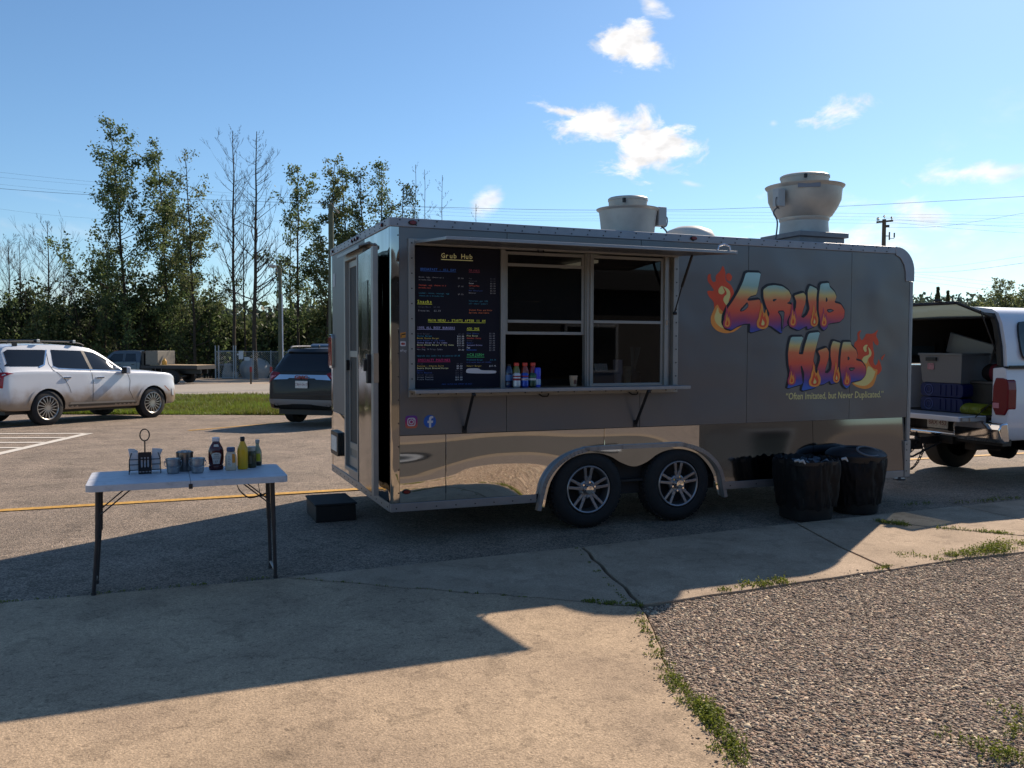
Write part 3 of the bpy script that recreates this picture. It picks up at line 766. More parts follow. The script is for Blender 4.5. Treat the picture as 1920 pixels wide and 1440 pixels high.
mb.box(-.03, DY1-.01, DZ0-.02, .05, DY1+.05, DZ1+.05); mb.box(-.03, DY0-.04, DZ0-.02, .05, DY0+.02, DZ1+.05); mb.box(-.03, DY0+.02, DZ1-.01, .05, DY1-.01, DZ1+.05); mb.box(-.03, DY0+.02, DZ0-.02, .05, DY1-.01, DZ0+.02)
part(mb, 'door_frame', M_frame, smooth=0, bevel=.003)
mb = MB(); mb.prism([(-.001, 2.50), (-.09, 2.475), (-.09, 2.455), (-.095, 2.455), (-.095, 2.482), (-.001, 2.52)], DY0-.18, DY1+.05, 'y'); part(mb, 'rain_visor', M_alu, smooth=0)
# screen door in the opening
sd = MB(); X0, X1 = .005, .03
ya, yb = DY0+.025, DY1-.015; za, zb_ = DZ0+.025, DZ1-.015
for (y0, z0, y1, z1) in ((ya, za, ya+.05, zb_), (yb-.05, za, yb, zb_), (ya+.05, za, yb-.05, za+.10), (ya+.05, zb_-.06, yb-.05, zb_), (ya+.05, .60, yb-.05, .66), (ya+.05, 1.49, yb-.05, 1.55)): sd.box(X0, y0, z0, X1, y1, z1)
so_ = part(sd, 'screen_door', M_frame, smooth=0, bevel=.002)
b = MB(); b.box(.014, ya+.05, .66, .018, yb-.05, 1.49); b.box(.014, ya+.05, 1.55, .018, yb-.05, zb_-.06); part(b, 'screen', M_screen, so_, smooth=0)
b = MB(); b.box(.012, ya+.05, za+.10, .02, yb-.05, .60); part(b, 'door_foot_panel', mat('grey_panel', srgb(128, 122, 112), .5), so_, smooth=0)
b = MB(); b.box(-.03, yb-.045, 1.36, .004, yb-.015, 1.46); part(b, 'latch', M_black, so_, smooth=0, bevel=.004)
# open door leaf folded back against the rear wall
hx, hy = -.055, DY0-.02; ang = R(2.5)
dv = Vector((-math.sin(ang), -math.cos(ang), 0)); nv = Vector((-math.cos(ang), math.sin(ang), 0))   # along leaf, outward face
LW = .79; ZD0, ZD1 = .375, 2.405
def lp(t, n, z): return Vector((hx, hy, 0))+dv*t+nv*n+Vector((0, 0, z))
leaf = MB(); leaf.obox(lp(LW/2, 0, (ZD0+ZD1)/2), dv, nv, Vector((0, 0, 1)), LW/2, .018, (ZD1-ZD0)/2)
M_leaf = mat('polished_door', (.20, .20, .205), .12, metal=1, bump=.12, bscale=1.6, bdist=.15, bdetail=1, stretch=(1, 1, .6))
lo_ = part(leaf, 'entry_door', M_leaf, smooth=0, bevel=.003)
b = MB()
for (t0, t1) in ((-.005, .03), (LW-.085, LW+.006)): b.obox(lp((t0+t1)/2, .003, (ZD0+ZD1)/2), dv, nv, Vector((0, 0, 1)), (t1-t0)/2, .021, (ZD1-ZD0)/2+.004)
part(b, 'door_edge_trim', M_frame, lo_, smooth=0, bevel=.002)
b = MB(); b.obox(lp(.40, .0195, 1.86), dv, nv, Vector((0, 0, 1)), .14, .004, .29); part(b, 'door_window', mat('door_window_black', srgb(22, 24, 32), .2, coat=.2), lo_, smooth=0, bevel=.002)
b = MB(); b.obox(lp(LW-.13, .035, 1.41), dv, nv, Vector((0, 0, 1)), .035, .02, .12); b.obox(lp(LW-.13, .06, 1.44), dv, nv, Vector((0, 0, 1)), .016, .02, .05); part(b, 'handle', M_black, lo_, smooth=0, bevel=.006)
b = MB(); b.obox(lp(LW+.008, 0, 1.42), dv, nv, Vector((0, 0, 1)), .004, .02, .12)
for z in (1.37, 1.47): b.obox(lp(LW+.014, 0, z), dv, nv, Vector((0, 0, 1)), .006, .010, .014)
part(b, 'lock_plate', M_chrome, lo_, smooth=0)
# rear: plate, tail light, sticker
b = MB(); b.prism(rrect(2.10, .455, 2.50, .70, .03), -.03, -.001, 'x'); po = part(b, 'plate_holder', M_black, smooth=0, bevel=.006)
b = MB(); b.prism(rrect(2.15, .50, 2.45, .655, .012), -.034, -.030, 'x'); part(b, 'licence_plate', M_plate, po, smooth=0)
b = MB(); b.prism(rrect(2.41, 1.36, 2.58, 1.72, .04), -.03, -.001, 'x'); po = part(b, 'tail_light', M_chrome, smooth=0, bevel=.008)
b = MB(); b.prism(rrect(2.43, 1.385, 2.565, 1.695, .03), -.038, -.03, 'x'); part(b, 'lens', M_redl2, po, smooth=0, bevel=.006)
b = MB(); b.prism(rrect(2.34, 2.22, 2.47, 2.36, .02), -.004, -.001, 'x'); part(b, 'sticker', mat('pale_sticker', srgb(150, 150, 160), .4), smooth=0)
# ---- interior
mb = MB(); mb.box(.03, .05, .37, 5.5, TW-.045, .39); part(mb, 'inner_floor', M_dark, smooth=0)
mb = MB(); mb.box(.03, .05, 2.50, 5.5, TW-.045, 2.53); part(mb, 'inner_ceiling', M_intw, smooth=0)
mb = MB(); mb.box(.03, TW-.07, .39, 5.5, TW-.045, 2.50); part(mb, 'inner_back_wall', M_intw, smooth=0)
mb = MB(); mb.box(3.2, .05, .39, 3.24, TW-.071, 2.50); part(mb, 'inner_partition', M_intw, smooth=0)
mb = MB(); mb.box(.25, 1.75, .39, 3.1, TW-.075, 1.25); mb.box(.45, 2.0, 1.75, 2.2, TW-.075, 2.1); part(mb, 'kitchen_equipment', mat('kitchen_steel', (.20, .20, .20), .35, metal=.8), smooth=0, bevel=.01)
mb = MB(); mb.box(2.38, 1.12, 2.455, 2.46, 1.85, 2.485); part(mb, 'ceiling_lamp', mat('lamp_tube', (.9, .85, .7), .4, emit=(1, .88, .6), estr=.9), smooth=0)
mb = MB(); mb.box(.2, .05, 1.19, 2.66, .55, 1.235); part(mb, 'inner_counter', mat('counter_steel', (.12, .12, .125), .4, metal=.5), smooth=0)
# ---- serving opening frame, menu board, windows
mb = MB(); fy0, fy1 = -.024, .06; w_ = .05
mb.box(OX0-.002, fy0, OZ0-.01, OX0+w_, fy1, OZ1+.006); mb.box(OX1-w_, fy0, OZ0-.01, OX1+.002, fy1, OZ1+.006)
mb.box(OX0+w_, fy0, OZ0-.01, OX1-w_, fy1, OZ0+.03); mb.box(OX0+w_, fy0, OZ1-.045, OX1-w_, fy1, OZ1+.006)
part(mb, 'opening_frame', M_frame, smooth=0, bevel=.004)
mb = MB(); mb.box(.205, .02, 1.252, .955, .035, 2.408); bo = part(mb, 'menu_board', M_board, smooth=0)
mb = MB(); mb.box(.957, .0, 1.222, .998, .06, 2.415); part(mb, 'mullion', M_frame, smooth=0, bevel=.002); mb = MB(); mb.box(1.752, .0, 1.222, 1.816, .06, 2.415); mb.box(1.764, -.012, 1.23, 1.772, .0, 2.41); mb.box(1.795, -.012, 1.23, 1.803, .0, 2.41); part(mb, 'mullion', M_frame, smooth=0, bevel=.002)
# left window: sash slid up, lower part open
def sash(x0, z0, x1, z1, y, bars, panes):
    f = MB(); t = .026
    f.box(x0, y, z0, x0+t, y+.02, z1); f.box(x1-t, y, z0, x1, y+.02, z1); f.box(x0+t, y, z0, x1-t, y+.02, z0+t); f.box(x0+t, y, z1-t, x1-t, y+.02, z1)
    for z in bars: f.box(x0+t, y-.004, z-.013, x1-t, y+.018, z+.013)
    o = part(f, 'window_sash', M_frame, smooth=0, bevel=.002)
    for (a, b_, m_) in panes:
        p = MB(); p.box(x0+t, y+.009, a, x1-t, y+.012, b_); part(p, 'pane', m_, o, smooth=0)
sash(1.0, 1.70, 1.752, 2.405, .022, (1.813, 2.293), ((1.726, 1.80, M_glassd), (1.826, 2.28, M_screen), (2.306, 2.379, M_glassd)))
sash(1.818, 1.245, 2.56, 2.405, .022, (1.819,), ((1.271, 1.806, M_glassc), (1.832, 2.379, M_glassd)))
mb = MB(); mb.box(2.562, .0, 1.225, 2.60, .058, 2.415); part(mb, 'window_track', M_frame, smooth=0, bevel=.002); mb = MB(); mb.box(2.604, .03, 1.225, 2.638, .058, 2.415); part(mb, 'window_track', M_frame, smooth=0, bevel=.002)
mb = MB(); mb.box(2.57, -.008, 1.80, 2.59, .0, 1.84); part(mb, 'window_latch', M_chrome, smooth=0)
# counter shelf with struts
mb = MB(); mb.prism([(-.25, 1.222), (-.25, 1.252), (-.026, 1.250), (-.026, 1.236), (-.24, 1.238), (-.24, 1.222)], .14, 2.685, 'x'); part(mb, 'counter_shelf', M_alu, smooth=0, bevel=.003)
for x in (.63, 2.262):
    mb = MB(); mb.bar((x, -.235, 1.225), (x, -.012, .90), .02, .02); mb.cyl((x-.016, -.235, 1.205), .014, .032, 10, 'x'); mb.box(x-.02, -.012, .875, x+.02, -.0005, .935); part(mb, 'shelf_strut', M_black, smooth=0, bevel=.003)
mb = MB()
for x in (1.30, 2.18): mb.tube([(x, -.03, 1.19), (x+.02, -.05, 1.17), (x+.07, -.05, 1.17), (x+.09, -.03, 1.19)], .006, 6)
part(mb, 'shelf_handle', M_black)
# awning flap
AX0, AX1 = .215, 2.695; ay, az, hzz = -.85, 2.378, 2.438
mb = MB(); d = Vector((0, ay+.03, az-hzz)); ln = d.length; d.normalize(); up = Vector((1, 0, 0)).cross(d)
if up.z < 0: up = -up
mid = Vector(((AX0+AX1)/2, -.03, hzz))+d*(ln/2)
mb.obox(mid, Vector((1, 0, 0)), d, up, (AX1-AX0)/2-.02, ln/2, .008)
M_flap = mat('flap_sheet', srgb(120, 122, 128), .4, metal=.5, var=.06)
af = part(mb, 'awning_flap', M_flap, smooth=0)
mb = MB(); A = Vector((AX0, -.03, hzz)); B = Vector((AX1, -.03, hzz)); C2 = A+d*ln; D2 = B+d*ln
mb.bar(A, C2, .03, .022); mb.bar(B, D2, .03, .022); mb.bar(C2-Vector((.02, 0, 0)), D2+Vector((.02, 0, 0)), .035, .024); mb.bar(A, B, .03, .03)
part(mb, 'flap_frame', M_alu, af, smooth=0, bevel=.003)
mb = MB(); mb.tube([D2+Vector((-.16, 0, .018)), D2+Vector((-.15, 0, .05)), D2+Vector((-.10, 0, .065)), D2+Vector((-.05, 0, .05)), D2+Vector((-.04, 0, .018))], .007, 8); part(mb, 'flap_handle', M_chrome, af)
mb = MB()
for xx in (.62, .83, 1.66, 1.86): mb.obox(Vector((xx, -.42, hzz))+Vector((0, 0, -.035)), Vector((1, 0, 0)), d, up, .085, .022, .006)
part(mb, 'flap_light', mat('flap_light', srgb(60, 64, 72), .3), af, smooth=0, bevel=.004)
for x, e in ((2.65, 2.66),):
    mb = MB(); mb.tube([(x, -.03, 1.92), (x, -.14, 2.14)], .006, 8); mb.tube([(x, -.14, 2.14), (x, -.30, 2.41)], .012, 8); mb.cyl((x-.014, -.03, 1.905), .014, .028, 8, 'x'); part(mb, 'gas_strut', M_black)
mb = MB(); mb.tube([(1.28, -.03, 2.43), (1.28, -.045, 2.40), (1.33, -.045, 2.40), (1.33, -.03, 2.43)], .006, 6); part(mb, 'flap_catch', M_black)
# ---- roof equipment
def exhaust_fan(x, y, zc, r, rc, z_rim, z_top, z_neck, rn, curb, junction, rz=0):
    b = MB(); h = curb
    if curb:
        c_, s_ = math.cos(rz), math.sin(rz)
        b.box(x-h, y-h, ZT-.02, x+h, y+h, zc-.05); b.box(x-h-.03, y-h-.03, zc-.05, x+h+.03, y+h+.03, zc)
    else: b.cyl((x, y, ZT-.03), r*.8, .05, 28)
    fo = part(b, 'exhaust_fan', M_curb, smooth=0, bevel=.006)
    b = MB()
    if z_neck: prof = [(rn*1.02, zc), (rn, zc+.04), (rn*.97, z_neck-.04), (rn*1.02, z_neck-.02), (rn*1.02, z_neck), (rn*1.12, z_neck+.02), (r*.86, z_neck+.10), (r*.955, z_neck+.18), (r*.98, z_rim-.03), (r*1.04, z_rim-.004), (r*1.05, z_rim+.004), (r*.99, z_rim+.004), (r*.9, z_rim-.03)]
    else: prof = [(r*.86, ZT-.02), (r*.93, z_rim-.10), (r*.97, z_rim-.02), (r*1.05, z_rim-.004), (r*1.06, z_rim+.004), (r*.98, z_rim+.004), (r*.9, z_rim-.03)]
    b.lathe(prof, 48, (x, y, 0)); part(b, 'fan_bowl', M_galv, fo, smooth=35)
    b = MB(); b.lathe([(rc*.95, z_rim-.06), (rc, z_top-.03), (rc*1.03, z_top-.028), (rc*1.03, z_top-.008), (rc*.98, z_top), (0, z_top+.008)], 40, (x, y, 0)); part(b, 'fan_cap', M_galv, fo, smooth=35)
    jx, jz = junction
    b = MB(); sg = 1 if jx > x else -1
    b.box(jx-.045, y-.16, jz-.11, jx+.045, y-.07, jz+.07); part(b, 'junction_box', mat('grey_box', srgb(170, 170, 170), .5, metal=.3), fo, smooth=0, bevel=.008)
    b = MB(); b.tube(catmull([(jx, y-.12, jz-.10), (jx+sg*.07, y-.12, jz-.17), (jx+sg*.02, y-.12, jz-.27), (jx+sg*.05, y-.12, ZT-.01)], 6), .008, 8)
    b.tube(catmull([(jx-sg*.03, y-.12, jz-.10), (jx+sg*.05, y-.14, jz-.02), (jx+sg*.055, y-.14, jz-.1), (jx, y-.12, jz-.13)], 6), .006, 6); part(b, 'fan_cable', mat('cable_grey', srgb(96, 96, 98), .5), fo)
    b = MB(); b.obox((x-.18*r/.37, y-rc*.92*0-rc*1.0+.01, z_top-.05), Vector((1, 0, 0)), Vector((0, 1, 0)), Vector((0, 0, 1)), .012, .012, .02); part(b, 'cap_clip', M_screw, fo, smooth=0)
    return fo
M_curb = mat('roof_curb', srgb(120, 122, 126), .55, metal=.3, var=.1)
fo = exhaust_fan(4.59, .55, 2.775, .385, .245, 3.275, 3.395, 2.95, .25, .285, (4.17, 3.14))
a = Vector((-.55, -.83, 0)).normalized(); b = MB(); b.obox(Vector((4.59, .55, 3.235))+a*.378, Vector((a.y, -a.x, 0)), a, Vector((0, 0, 1)), .11, .004, .02); part(b, 'fan_label', mat('fan_label', srgb(120, 124, 135), .4), fo, smooth=0)
exhaust_fan(2.45, .50, 2.66, .285, .185, 2.905, 3.015, 0, 0, 0, (2.74, 2.86))
b = MB(); b.lathe([(.26, ZT-.02), (.26, ZT+.06), (.22, ZT+.125), (.12, ZT+.165), (0, ZT+.175)], 28, (3.22, .62, 0)); b.cyl((3.22, .62, ZT-.03), .28, .04, 28); part(b, 'roof_vent', mat('vent_plastic', srgb(205, 200, 190), .5), smooth=40)
# ---- tongue, jack, chains
b = MB(); b.bar((TL, .45, .36), (6.75, 1.25, .40), .08, .12); b.bar((TL, 2.14, .36), (6.75, 1.34, .40), .08, .12); b.box(6.6, 1.22, .34, 7.05, 1.37, .46); part(b, 'tongue', M_black, smooth=0, bevel=.006)
b = MB(); b.cyl((6.45, 1.0, .12), .03, .6, 14); b.cyl((6.45, 1.0, .55), .042, .22, 14); b.cyl((6.45, 1.0, .02), .07, .02, 14); b.cyl((6.45, 1.0, .03), .02, .2, 10); part(b, 'tongue_jack', mat('jack_steel', srgb(92, 94, 100), .45, metal=.7), smooth=40)
def chain(p0, p1, sag, n):
    b = MB()
    pts = [Vector(p0).lerp(Vector(p1), i/n)-Vector((0, 0, sag*4*(i/n)*(1-i/n))) for i in range(n+1)]
    for i in range(n):
        d_ = (pts[i+1]-pts[i]); l = d_.length; d_.normalize(); s_ = d_.cross(Vector((0, 1, 0))).normalized(); s_ = s_ if i % 2 else s_.cross(d_)
        c_ = (pts[i]+pts[i+1])/2; ring = [c_+d_*(math.cos(t)*l*.72)+s_*(math.sin(t)*l*.36) for t in [k*math.pi/4 for k in range(9)]]
        b.tube(ring, .006, 5, cap=False)
    part(b, 'safety_chain', M_black)
chain((6.35, .98, .38), (6.95, 1.1, .40), .26, 20); chain((6.30, 1.3, .42), (6.95, 1.2, .44), .22, 20)
b = MB(); b.tube([(5.56, .5, .5), (6.0, .7, .36), (6.6, .95, .3), (7.1, 1.0, .45)], .012, 8); part(b, 'light_cable', M_black)
# ---- print on the side: stickers and social marks
def flatpart(polys, name, m_, y, parent=T, holes=()):
    b = MB()
    for p in polys: b.flat(p, y, 'y', holes)
    return b.build(name, m_, parent, smooth=0)
ig = mat('print_magenta', srgb(168, 50, 120), .4); nt = ig.node_tree
tcn = nt.nodes.new('ShaderNodeTexCoord'); sep = nt.nodes.new('ShaderNodeSeparateXYZ'); nt.links.new(tcn.outputs['Object'], sep.inputs[0])
ma = nt.nodes.new('ShaderNodeMath'); ma.operation = 'ADD'; nt.links.new(sep.outputs[0], ma.inputs[0]); nt.links.new(sep.outputs[2], ma.inputs[1])
mr = nt.nodes.new('ShaderNodeMapRange'); nt.links.new(sep.outputs[2], mr.inputs['Value']); mr.inputs['From Min'].default_value = .925; mr.inputs['From Max'].default_value = 1.035
cr = nt.nodes.new('ShaderNodeValToRGB'); nt.links.new(mr.outputs[0], cr.inputs[0])
cr.color_ramp.elements[0].color = srgb(206, 110, 60); cr.color_ramp.elements[1].color = srgb(84, 56, 150); e_ = cr.color_ramp.elements.new(.5); e_.color = srgb(170, 44, 100)
nt.links.new(cr.outputs[0], nt.nodes['Principled BSDF'].inputs['Base Color'])
M_w = mat('print_white', srgb(206, 204, 208), .45)
p_ = flatpart([rrect(.122, .928, .226, 1.032, .025)], 'camera_app_logo', ig, -.0015)
flatpart([rrect(.140, .946, .208, 1.014, .02)], 'logo_outline', M_w, -.003, p_, [rrect(.147, .953, .201, 1.007, .015)])
flatpart([circle(.174, .98, .0195)], 'logo_ring', M_w, -.003, p_, [circle(.174, .98, .013)]); flatpart([circle(.194, 1.0, .005, 10)], 'logo_dot', M_w, -.003, p_)
p_ = flatpart([circle(.331, .98, .053, 32)], 'letter_f_logo', mat('print_blue', srgb(36, 92, 176), .4), -.0015)
flatpart([[(.323, .928), (.341, .928), (.341, .967), (.356, .967), (.359, .986), (.341, .986), (.341, .998), (.347, 1.006), (.359, 1.006), (.359, 1.022), (.343, 1.024), (.328, 1.017), (.323, 1.002), (.323, .986), (.310, .986), (.310, .967), (.323, .967)]], 'letter', M_w, -.003, p_)
p_ = flatpart([[(.083, 1.66), (.128, 1.668), (.128, 1.712), (.083, 1.705)]], 'payment_sticker', mat('print_orange', srgb(196, 132, 52), .4), -.0015)
flatpart([[(.086, 1.685), (.126, 1.692), (.126, 1.701), (.092, 1.694), (.092, 1.67), (.087, 1.67)]], 'sticker_mark', M_black, -.003, p_)
p_ = flatpart([rrect(.083, 1.598, .128, 1.636, .004)], 'payment_sticker', M_w, -.0015)
flatpart([circle(.099, 1.617, .010, 16)], 'red_disc', mat('print_red', srgb(150, 42, 40), .4), -.003, p_); flatpart([circle(.112, 1.617, .010, 16)], 'red_disc', mat('print_brick', srgb(166, 84, 78), .4), -.0035, p_)
b = MB(); text_on_side(b, 'Pay', .094, 1.552, .030, -.0015, False); b.flat(circle(.088, 1.560, .005, 10, .007), -.0015); b.build('payment_lettering', M_w, T, smooth=0)
# ---- menu board lettering
INK = {'cream': (206, 202, 150), 'blue': (48, 92, 170), 'dred': (120, 48, 66), 'grey': (128, 128, 134), 'red': (196, 84, 62), 'teal': (44, 112, 136), 'yel': (206, 208, 70), 'dim': (74, 74, 84), 'org': (196, 104, 62), 'lav': (152, 150, 190), 'gold': (184, 156, 72), 'navy': (54, 78, 140), 'white': (190, 190, 192), 'green': (62, 158, 92), 'mag': (176, 40, 92)}
inks = {k: MB() for k in INK}
def mt(px, py, s, ink, h=.024, align='l', ul=False, adv=.62):
    x, z = side(px, py, .019); z0 = z-h*.36
    a, b_ = text_on_side(inks[ink], s, x, z0, h, .0175, True, adv, align)
    if ul: inks[ink].flat([(a, z0-h*.30), (b_, z0-h*.30), (b_, z0-h*.18), (a, z0-h*.18)], .0175)
mt(857, 480, 'Grub Hub', 'cream', .056, 'c', True)
mt(788, 504, 'BREAKFAST - ALL DAY', 'blue', .026, 'l', True); mt(879, 507, 'DRINKS', 'dred', .026, 'l', True)
for (py, a, b_, pr, k) in ((519, 'Bacon, egg, cheese on a', 'brioche bun', '$7.50', 'grey'), (534, 'Sausage, egg, cheese in a', 'brioche bun', '$7.50', 'red'), (549, 'Loaded - bacon, sausage, egg', 'cheese on a brioche bun', '$9.50', 'teal')):
    mt(785, py, a, k, .0155, adv=.6); mt(785, py+5, b_, k, .0155, adv=.6); mt(869, py+3, pr, 'grey', .016, 'r')
for i, (n, pr, k) in enumerate((('Pop', '$2.00', 'dim'), ('Gatorade', '$3.50', 'dim'), ('Water', '$2.00', 'white'), ('Coffee/Tea', '$2.00', 'red'), ('Juice', '$2.50', 'dim'), ('Hot Chocolate', '$2.50', 'navy'), ('Monster', '$4.00', 'grey'))):
    mt(879, 522+i*4.5, n, k, .0155, adv=.6); mt(929, 523+i*4.5, pr, 'grey' if i > 1 else 'dim', .0155, 'r')
mt(782, 565, 'Snacks', 'yel', .034, 'l', True)
mt(784, 575, 'Chips/Bars  $2.00', 'dim', .0175); mt(784, 582, 'Freezies   $2.50', 'grey', .0195)
mt(879, 564, 'Veterans get 10%', 'teal', .017); mt(879, 569, 'off their order!', 'teal', .017)
mt(879, 581, 'Gluten Free and Keto', 'org', .0178, adv=.58); mt(879, 586, 'Options Available', 'org', .0178, adv=.6)
mt(857, 601, 'MAIN MENU - STARTS AFTER 11 AM', 'yel', .027, 'c', True)
mt(782, 614, '100% ALL BEEF BURGERS', 'lav', .025, 'l', True); mt(875, 616, 'ADD ONS', 'yel', .026, 'l', True)
for i, (n, pr, k) in enumerate((('Grub Burger', '$9.00', 'dim'), ('Cheese Burger', '$10.50', 'teal'), ('Bacon Cheese Burger', '$12.50', 'gold'), ("Grub Burger N' Fry Combo", '$12.50', 'navy'), ("Cheese Burger N' Fry Combo", '$14.50', 'lav'), ("Bacon Cheese Burger N' Fry Combo", '$15.50', 'cream'), ('Hot Dog', '$5.00', 'dred'), ("Hot Dog 'N Fries Combo", '$9.00', 'grey'))):
    mt(782, 625.5+i*4.2, n, k, .0165, adv=.6); mt(870, 626.5+i*4.2, pr, 'white' if k not in ('dim', 'dred') else 'dim', .0165, 'r')
for i, (n, pr, k) in enumerate((('Plus Cheese', '$1.00', 'navy'), ('Plus Bacon', '$2.00', 'cream'), ('Another Patty', '$4.00', 'red'), ('Gravy', '$2.00', 'dim'), ('Donair', '$2.00', 'navy'), ('Sauteed Onions', '$1.00', 'lav'), ('Egg', '$1.50', 'white'), ('Mushrooms', '$1.50', 'blue'))):
    mt(875, 625+i*4.4, n, k, .0165, adv=.6); mt(928, 625.5+i*4.4, pr, 'grey', .0165, 'r')
mt(782, 667, 'Upgrade any combo fry to poutine $5.00', 'teal', .0162, adv=.6)
mt(875, 665, '+CAJUN+', 'green', .034, 'l', True, .66)
mt(783, 675, 'SPECIALTY POUTINES', 'mag', .026, 'l', True, .60)
for i, (n, pr, k) in enumerate((('Fries', '$5.00', 'dim'), ('Poutine - Alberta Style', '$9.00', 'gold'), ('Double Bacon Browned Recipe', '$9.50', 'cream'), ('Donair', '$11.50', 'navy'), ('Chili Poutine', '$11.50', 'navy'), ('Butter Chicken', '$12.00', 'dim'), ('Walnut Poutine', '$11.50', 'grey'), ('Pickle Poutine', '$11.50', 'grey'))):
    mt(782, 682+i*4.2, n, k, .0165, adv=.6); mt(867, 682+i*4.2, pr, 'white' if k not in ('dim', 'navy') else 'dim', .0165, 'r')
mt(875, 674.5, 'Blackened Burger', 'teal', .0152, adv=.6); mt(930, 674.5, '$14.50', 'teal', .0152, 'r'); mt(875, 679, 'with cajun mayo and cheddar', 'navy', .0142, adv=.58)
mt(875, 686, 'Donair Burger', 'gold', .0165); mt(930, 686, '$13.75', 'white', .0165, 'r')
mt(857, 720, 'THANK YOU FOR YOUR SUPPORT AND ENJOY', 'navy', .012, 'c')
for k, b in inks.items():
    if b.v: b.build('menu_lettering', mat('ink_'+k, srgb(*[min(255, v*1.22+8) for v in INK[k]]), .5), bo, smooth=0)
p_ = [side(*q, .0175) for q in ((875, 692), (880, 690.5), (898, 690.5), (902, 694.5), (930, 694.5), (931, 698), (928, 700.5), (876, 700), (873.5, 697))]
b = MB(); b.flat(chaikin(p_, 2), .0174); b.build('white_patch', M_w, bo, smooth=0)
# ------------------------------------------------------------------ flame lettering on the side
def gmat(name, z0, z1, stops):
    m = mat(name, (.5, .5, .5), .35, coat=.15); nt = m.node_tree; N = nt.nodes; L = nt.links
    t = N.new('ShaderNodeTexCoord'); s = N.new('ShaderNodeSeparateXYZ'); L.new(t.outputs['Object'], s.inputs[0])
    r = N.new('ShaderNodeMapRange'); L.new(s.outputs[2], r.inputs['Value']); r.inputs['From Min'].default_value = z0; r.inputs['From Max'].default_value = z1
    n = N.new('ShaderNodeTexNoise'); n.inputs['Scale'].default_value = 6; L.new(t.outputs['Object'], n.inputs['Vector'])
    a = N.new('ShaderNodeMath'); a.operation = 'MULTIPLY_ADD'; L.new(n.outputs['Fac'], a.inputs[0]); a.inputs[1].default_value = .10; L.new(r.outputs[0], a.inputs[2])
    c = N.new('ShaderNodeValToRGB'); L.new(a.outputs[0], c.inputs[0]); el = c.color_ramp.elements
    while len(el) < len(stops): el.new(.5)
    for e, (p, rgb) in zip(el, stops): e.position = p; e.color = srgb(*rgb)
    L.new(c.outputs[0], N['Principled BSDF'].inputs['Base Color']); return m
STOPS = [(0.04, (52, 100, 190)), (.17, (78, 72, 150)), (.31, (160, 70, 100)), (.44, (222, 92, 66)), (.63, (220, 118, 78)), (.75, (208, 188, 118)), (.85, (150, 186, 176)), (1, (166, 208, 208))]
mG = gmat('grub_gradient', 1.70, 2.30, STOPS); mH = gmat('hub_gradient', 1.20, 1.80, STOPS)
INKD = mat('print_outline', srgb(30, 32, 42), .4)
M_flr = mat('flame_red', srgb(214, 78, 44), .4, var=.12, vscale=5); M_flo = mat('flame_orange', srgb(232, 148, 66), .4, var=.10, vscale=6)
M_fly = mat('flame_yellow', srgb(222, 206, 130), .4); M_flp = mat('flame_pink', srgb(178, 70, 92), .4)
def c1(p): return side(1310+p[0]/6.62, 490+p[1]/6.62)
def c2(p): return side(1450+p[0]/8.348, 600+p[1]/8.348)
def pl(f, pts, sm=1): return [f(p) for p in chaikin(pts, sm)]
def soft(p, k=.12):
    q = []
    for i in range(len(p)):
        a = p[i]; b = p[(i+1) % len(p)]; q += [(a[0]*(1-k)+b[0]*k, a[1]*(1-k)+b[1]*k), (a[0]*k+b[0]*(1-k), a[1]*k+b[1]*(1-k))]
    return q
def offset(poly, d, sx=0, sz=0):
    ar = sum(a[0]*b[1]-b[0]*a[1] for a, b in zip(poly, poly[1:]+poly[:1])); s = 1 if ar > 0 else -1
    o = []
    for i, p in enumerate(poly):
        a = poly[i-1]; b = poly[(i+1) % len(poly)]
        n1 = ((p[1]-a[1]), -(p[0]-a[0])); n2 = ((b[1]-p[1]), -(b[0]-p[0]))
        l1 = math.hypot(*n1) or 1; l2 = math.hypot(*n2) or 1
        nx, nz = n1[0]/l1+n2[0]/l2, n1[1]/l1+n2[1]/l2; l = math.hypot(nx, nz) or 1
        o.append((p[0]+nx/l*d*s+sx, p[1]+nz/l*d*s+sz))
    return o
def letter(name, poly, holes, m_, y, f, sm=1):
    P = [f(p) for p in soft(poly)]; H = [pl(f, h, 1) for h in holes]
    b = MB(); b.flat(offset(P, .017, -.012, .005), y+.0006, 'y'); o = b.build('letter_outline', INKD, T, smooth=0)
    b = MB(); b.flat(P, y, 'y'); b.build(name, m_, T, smooth=0)
    if H:
        b = MB()
        for h in H: b.flat(h, y-.0006, 'y')
        b.build('letter_counter', INKD, T, smooth=0)
        b = MB()
        for h in H:
            q = offset(h, -.010, .004, -.002); b.flat(q, y-.0010, 'y')
        b.build('letter_hollow', M_panel, T, smooth=0)
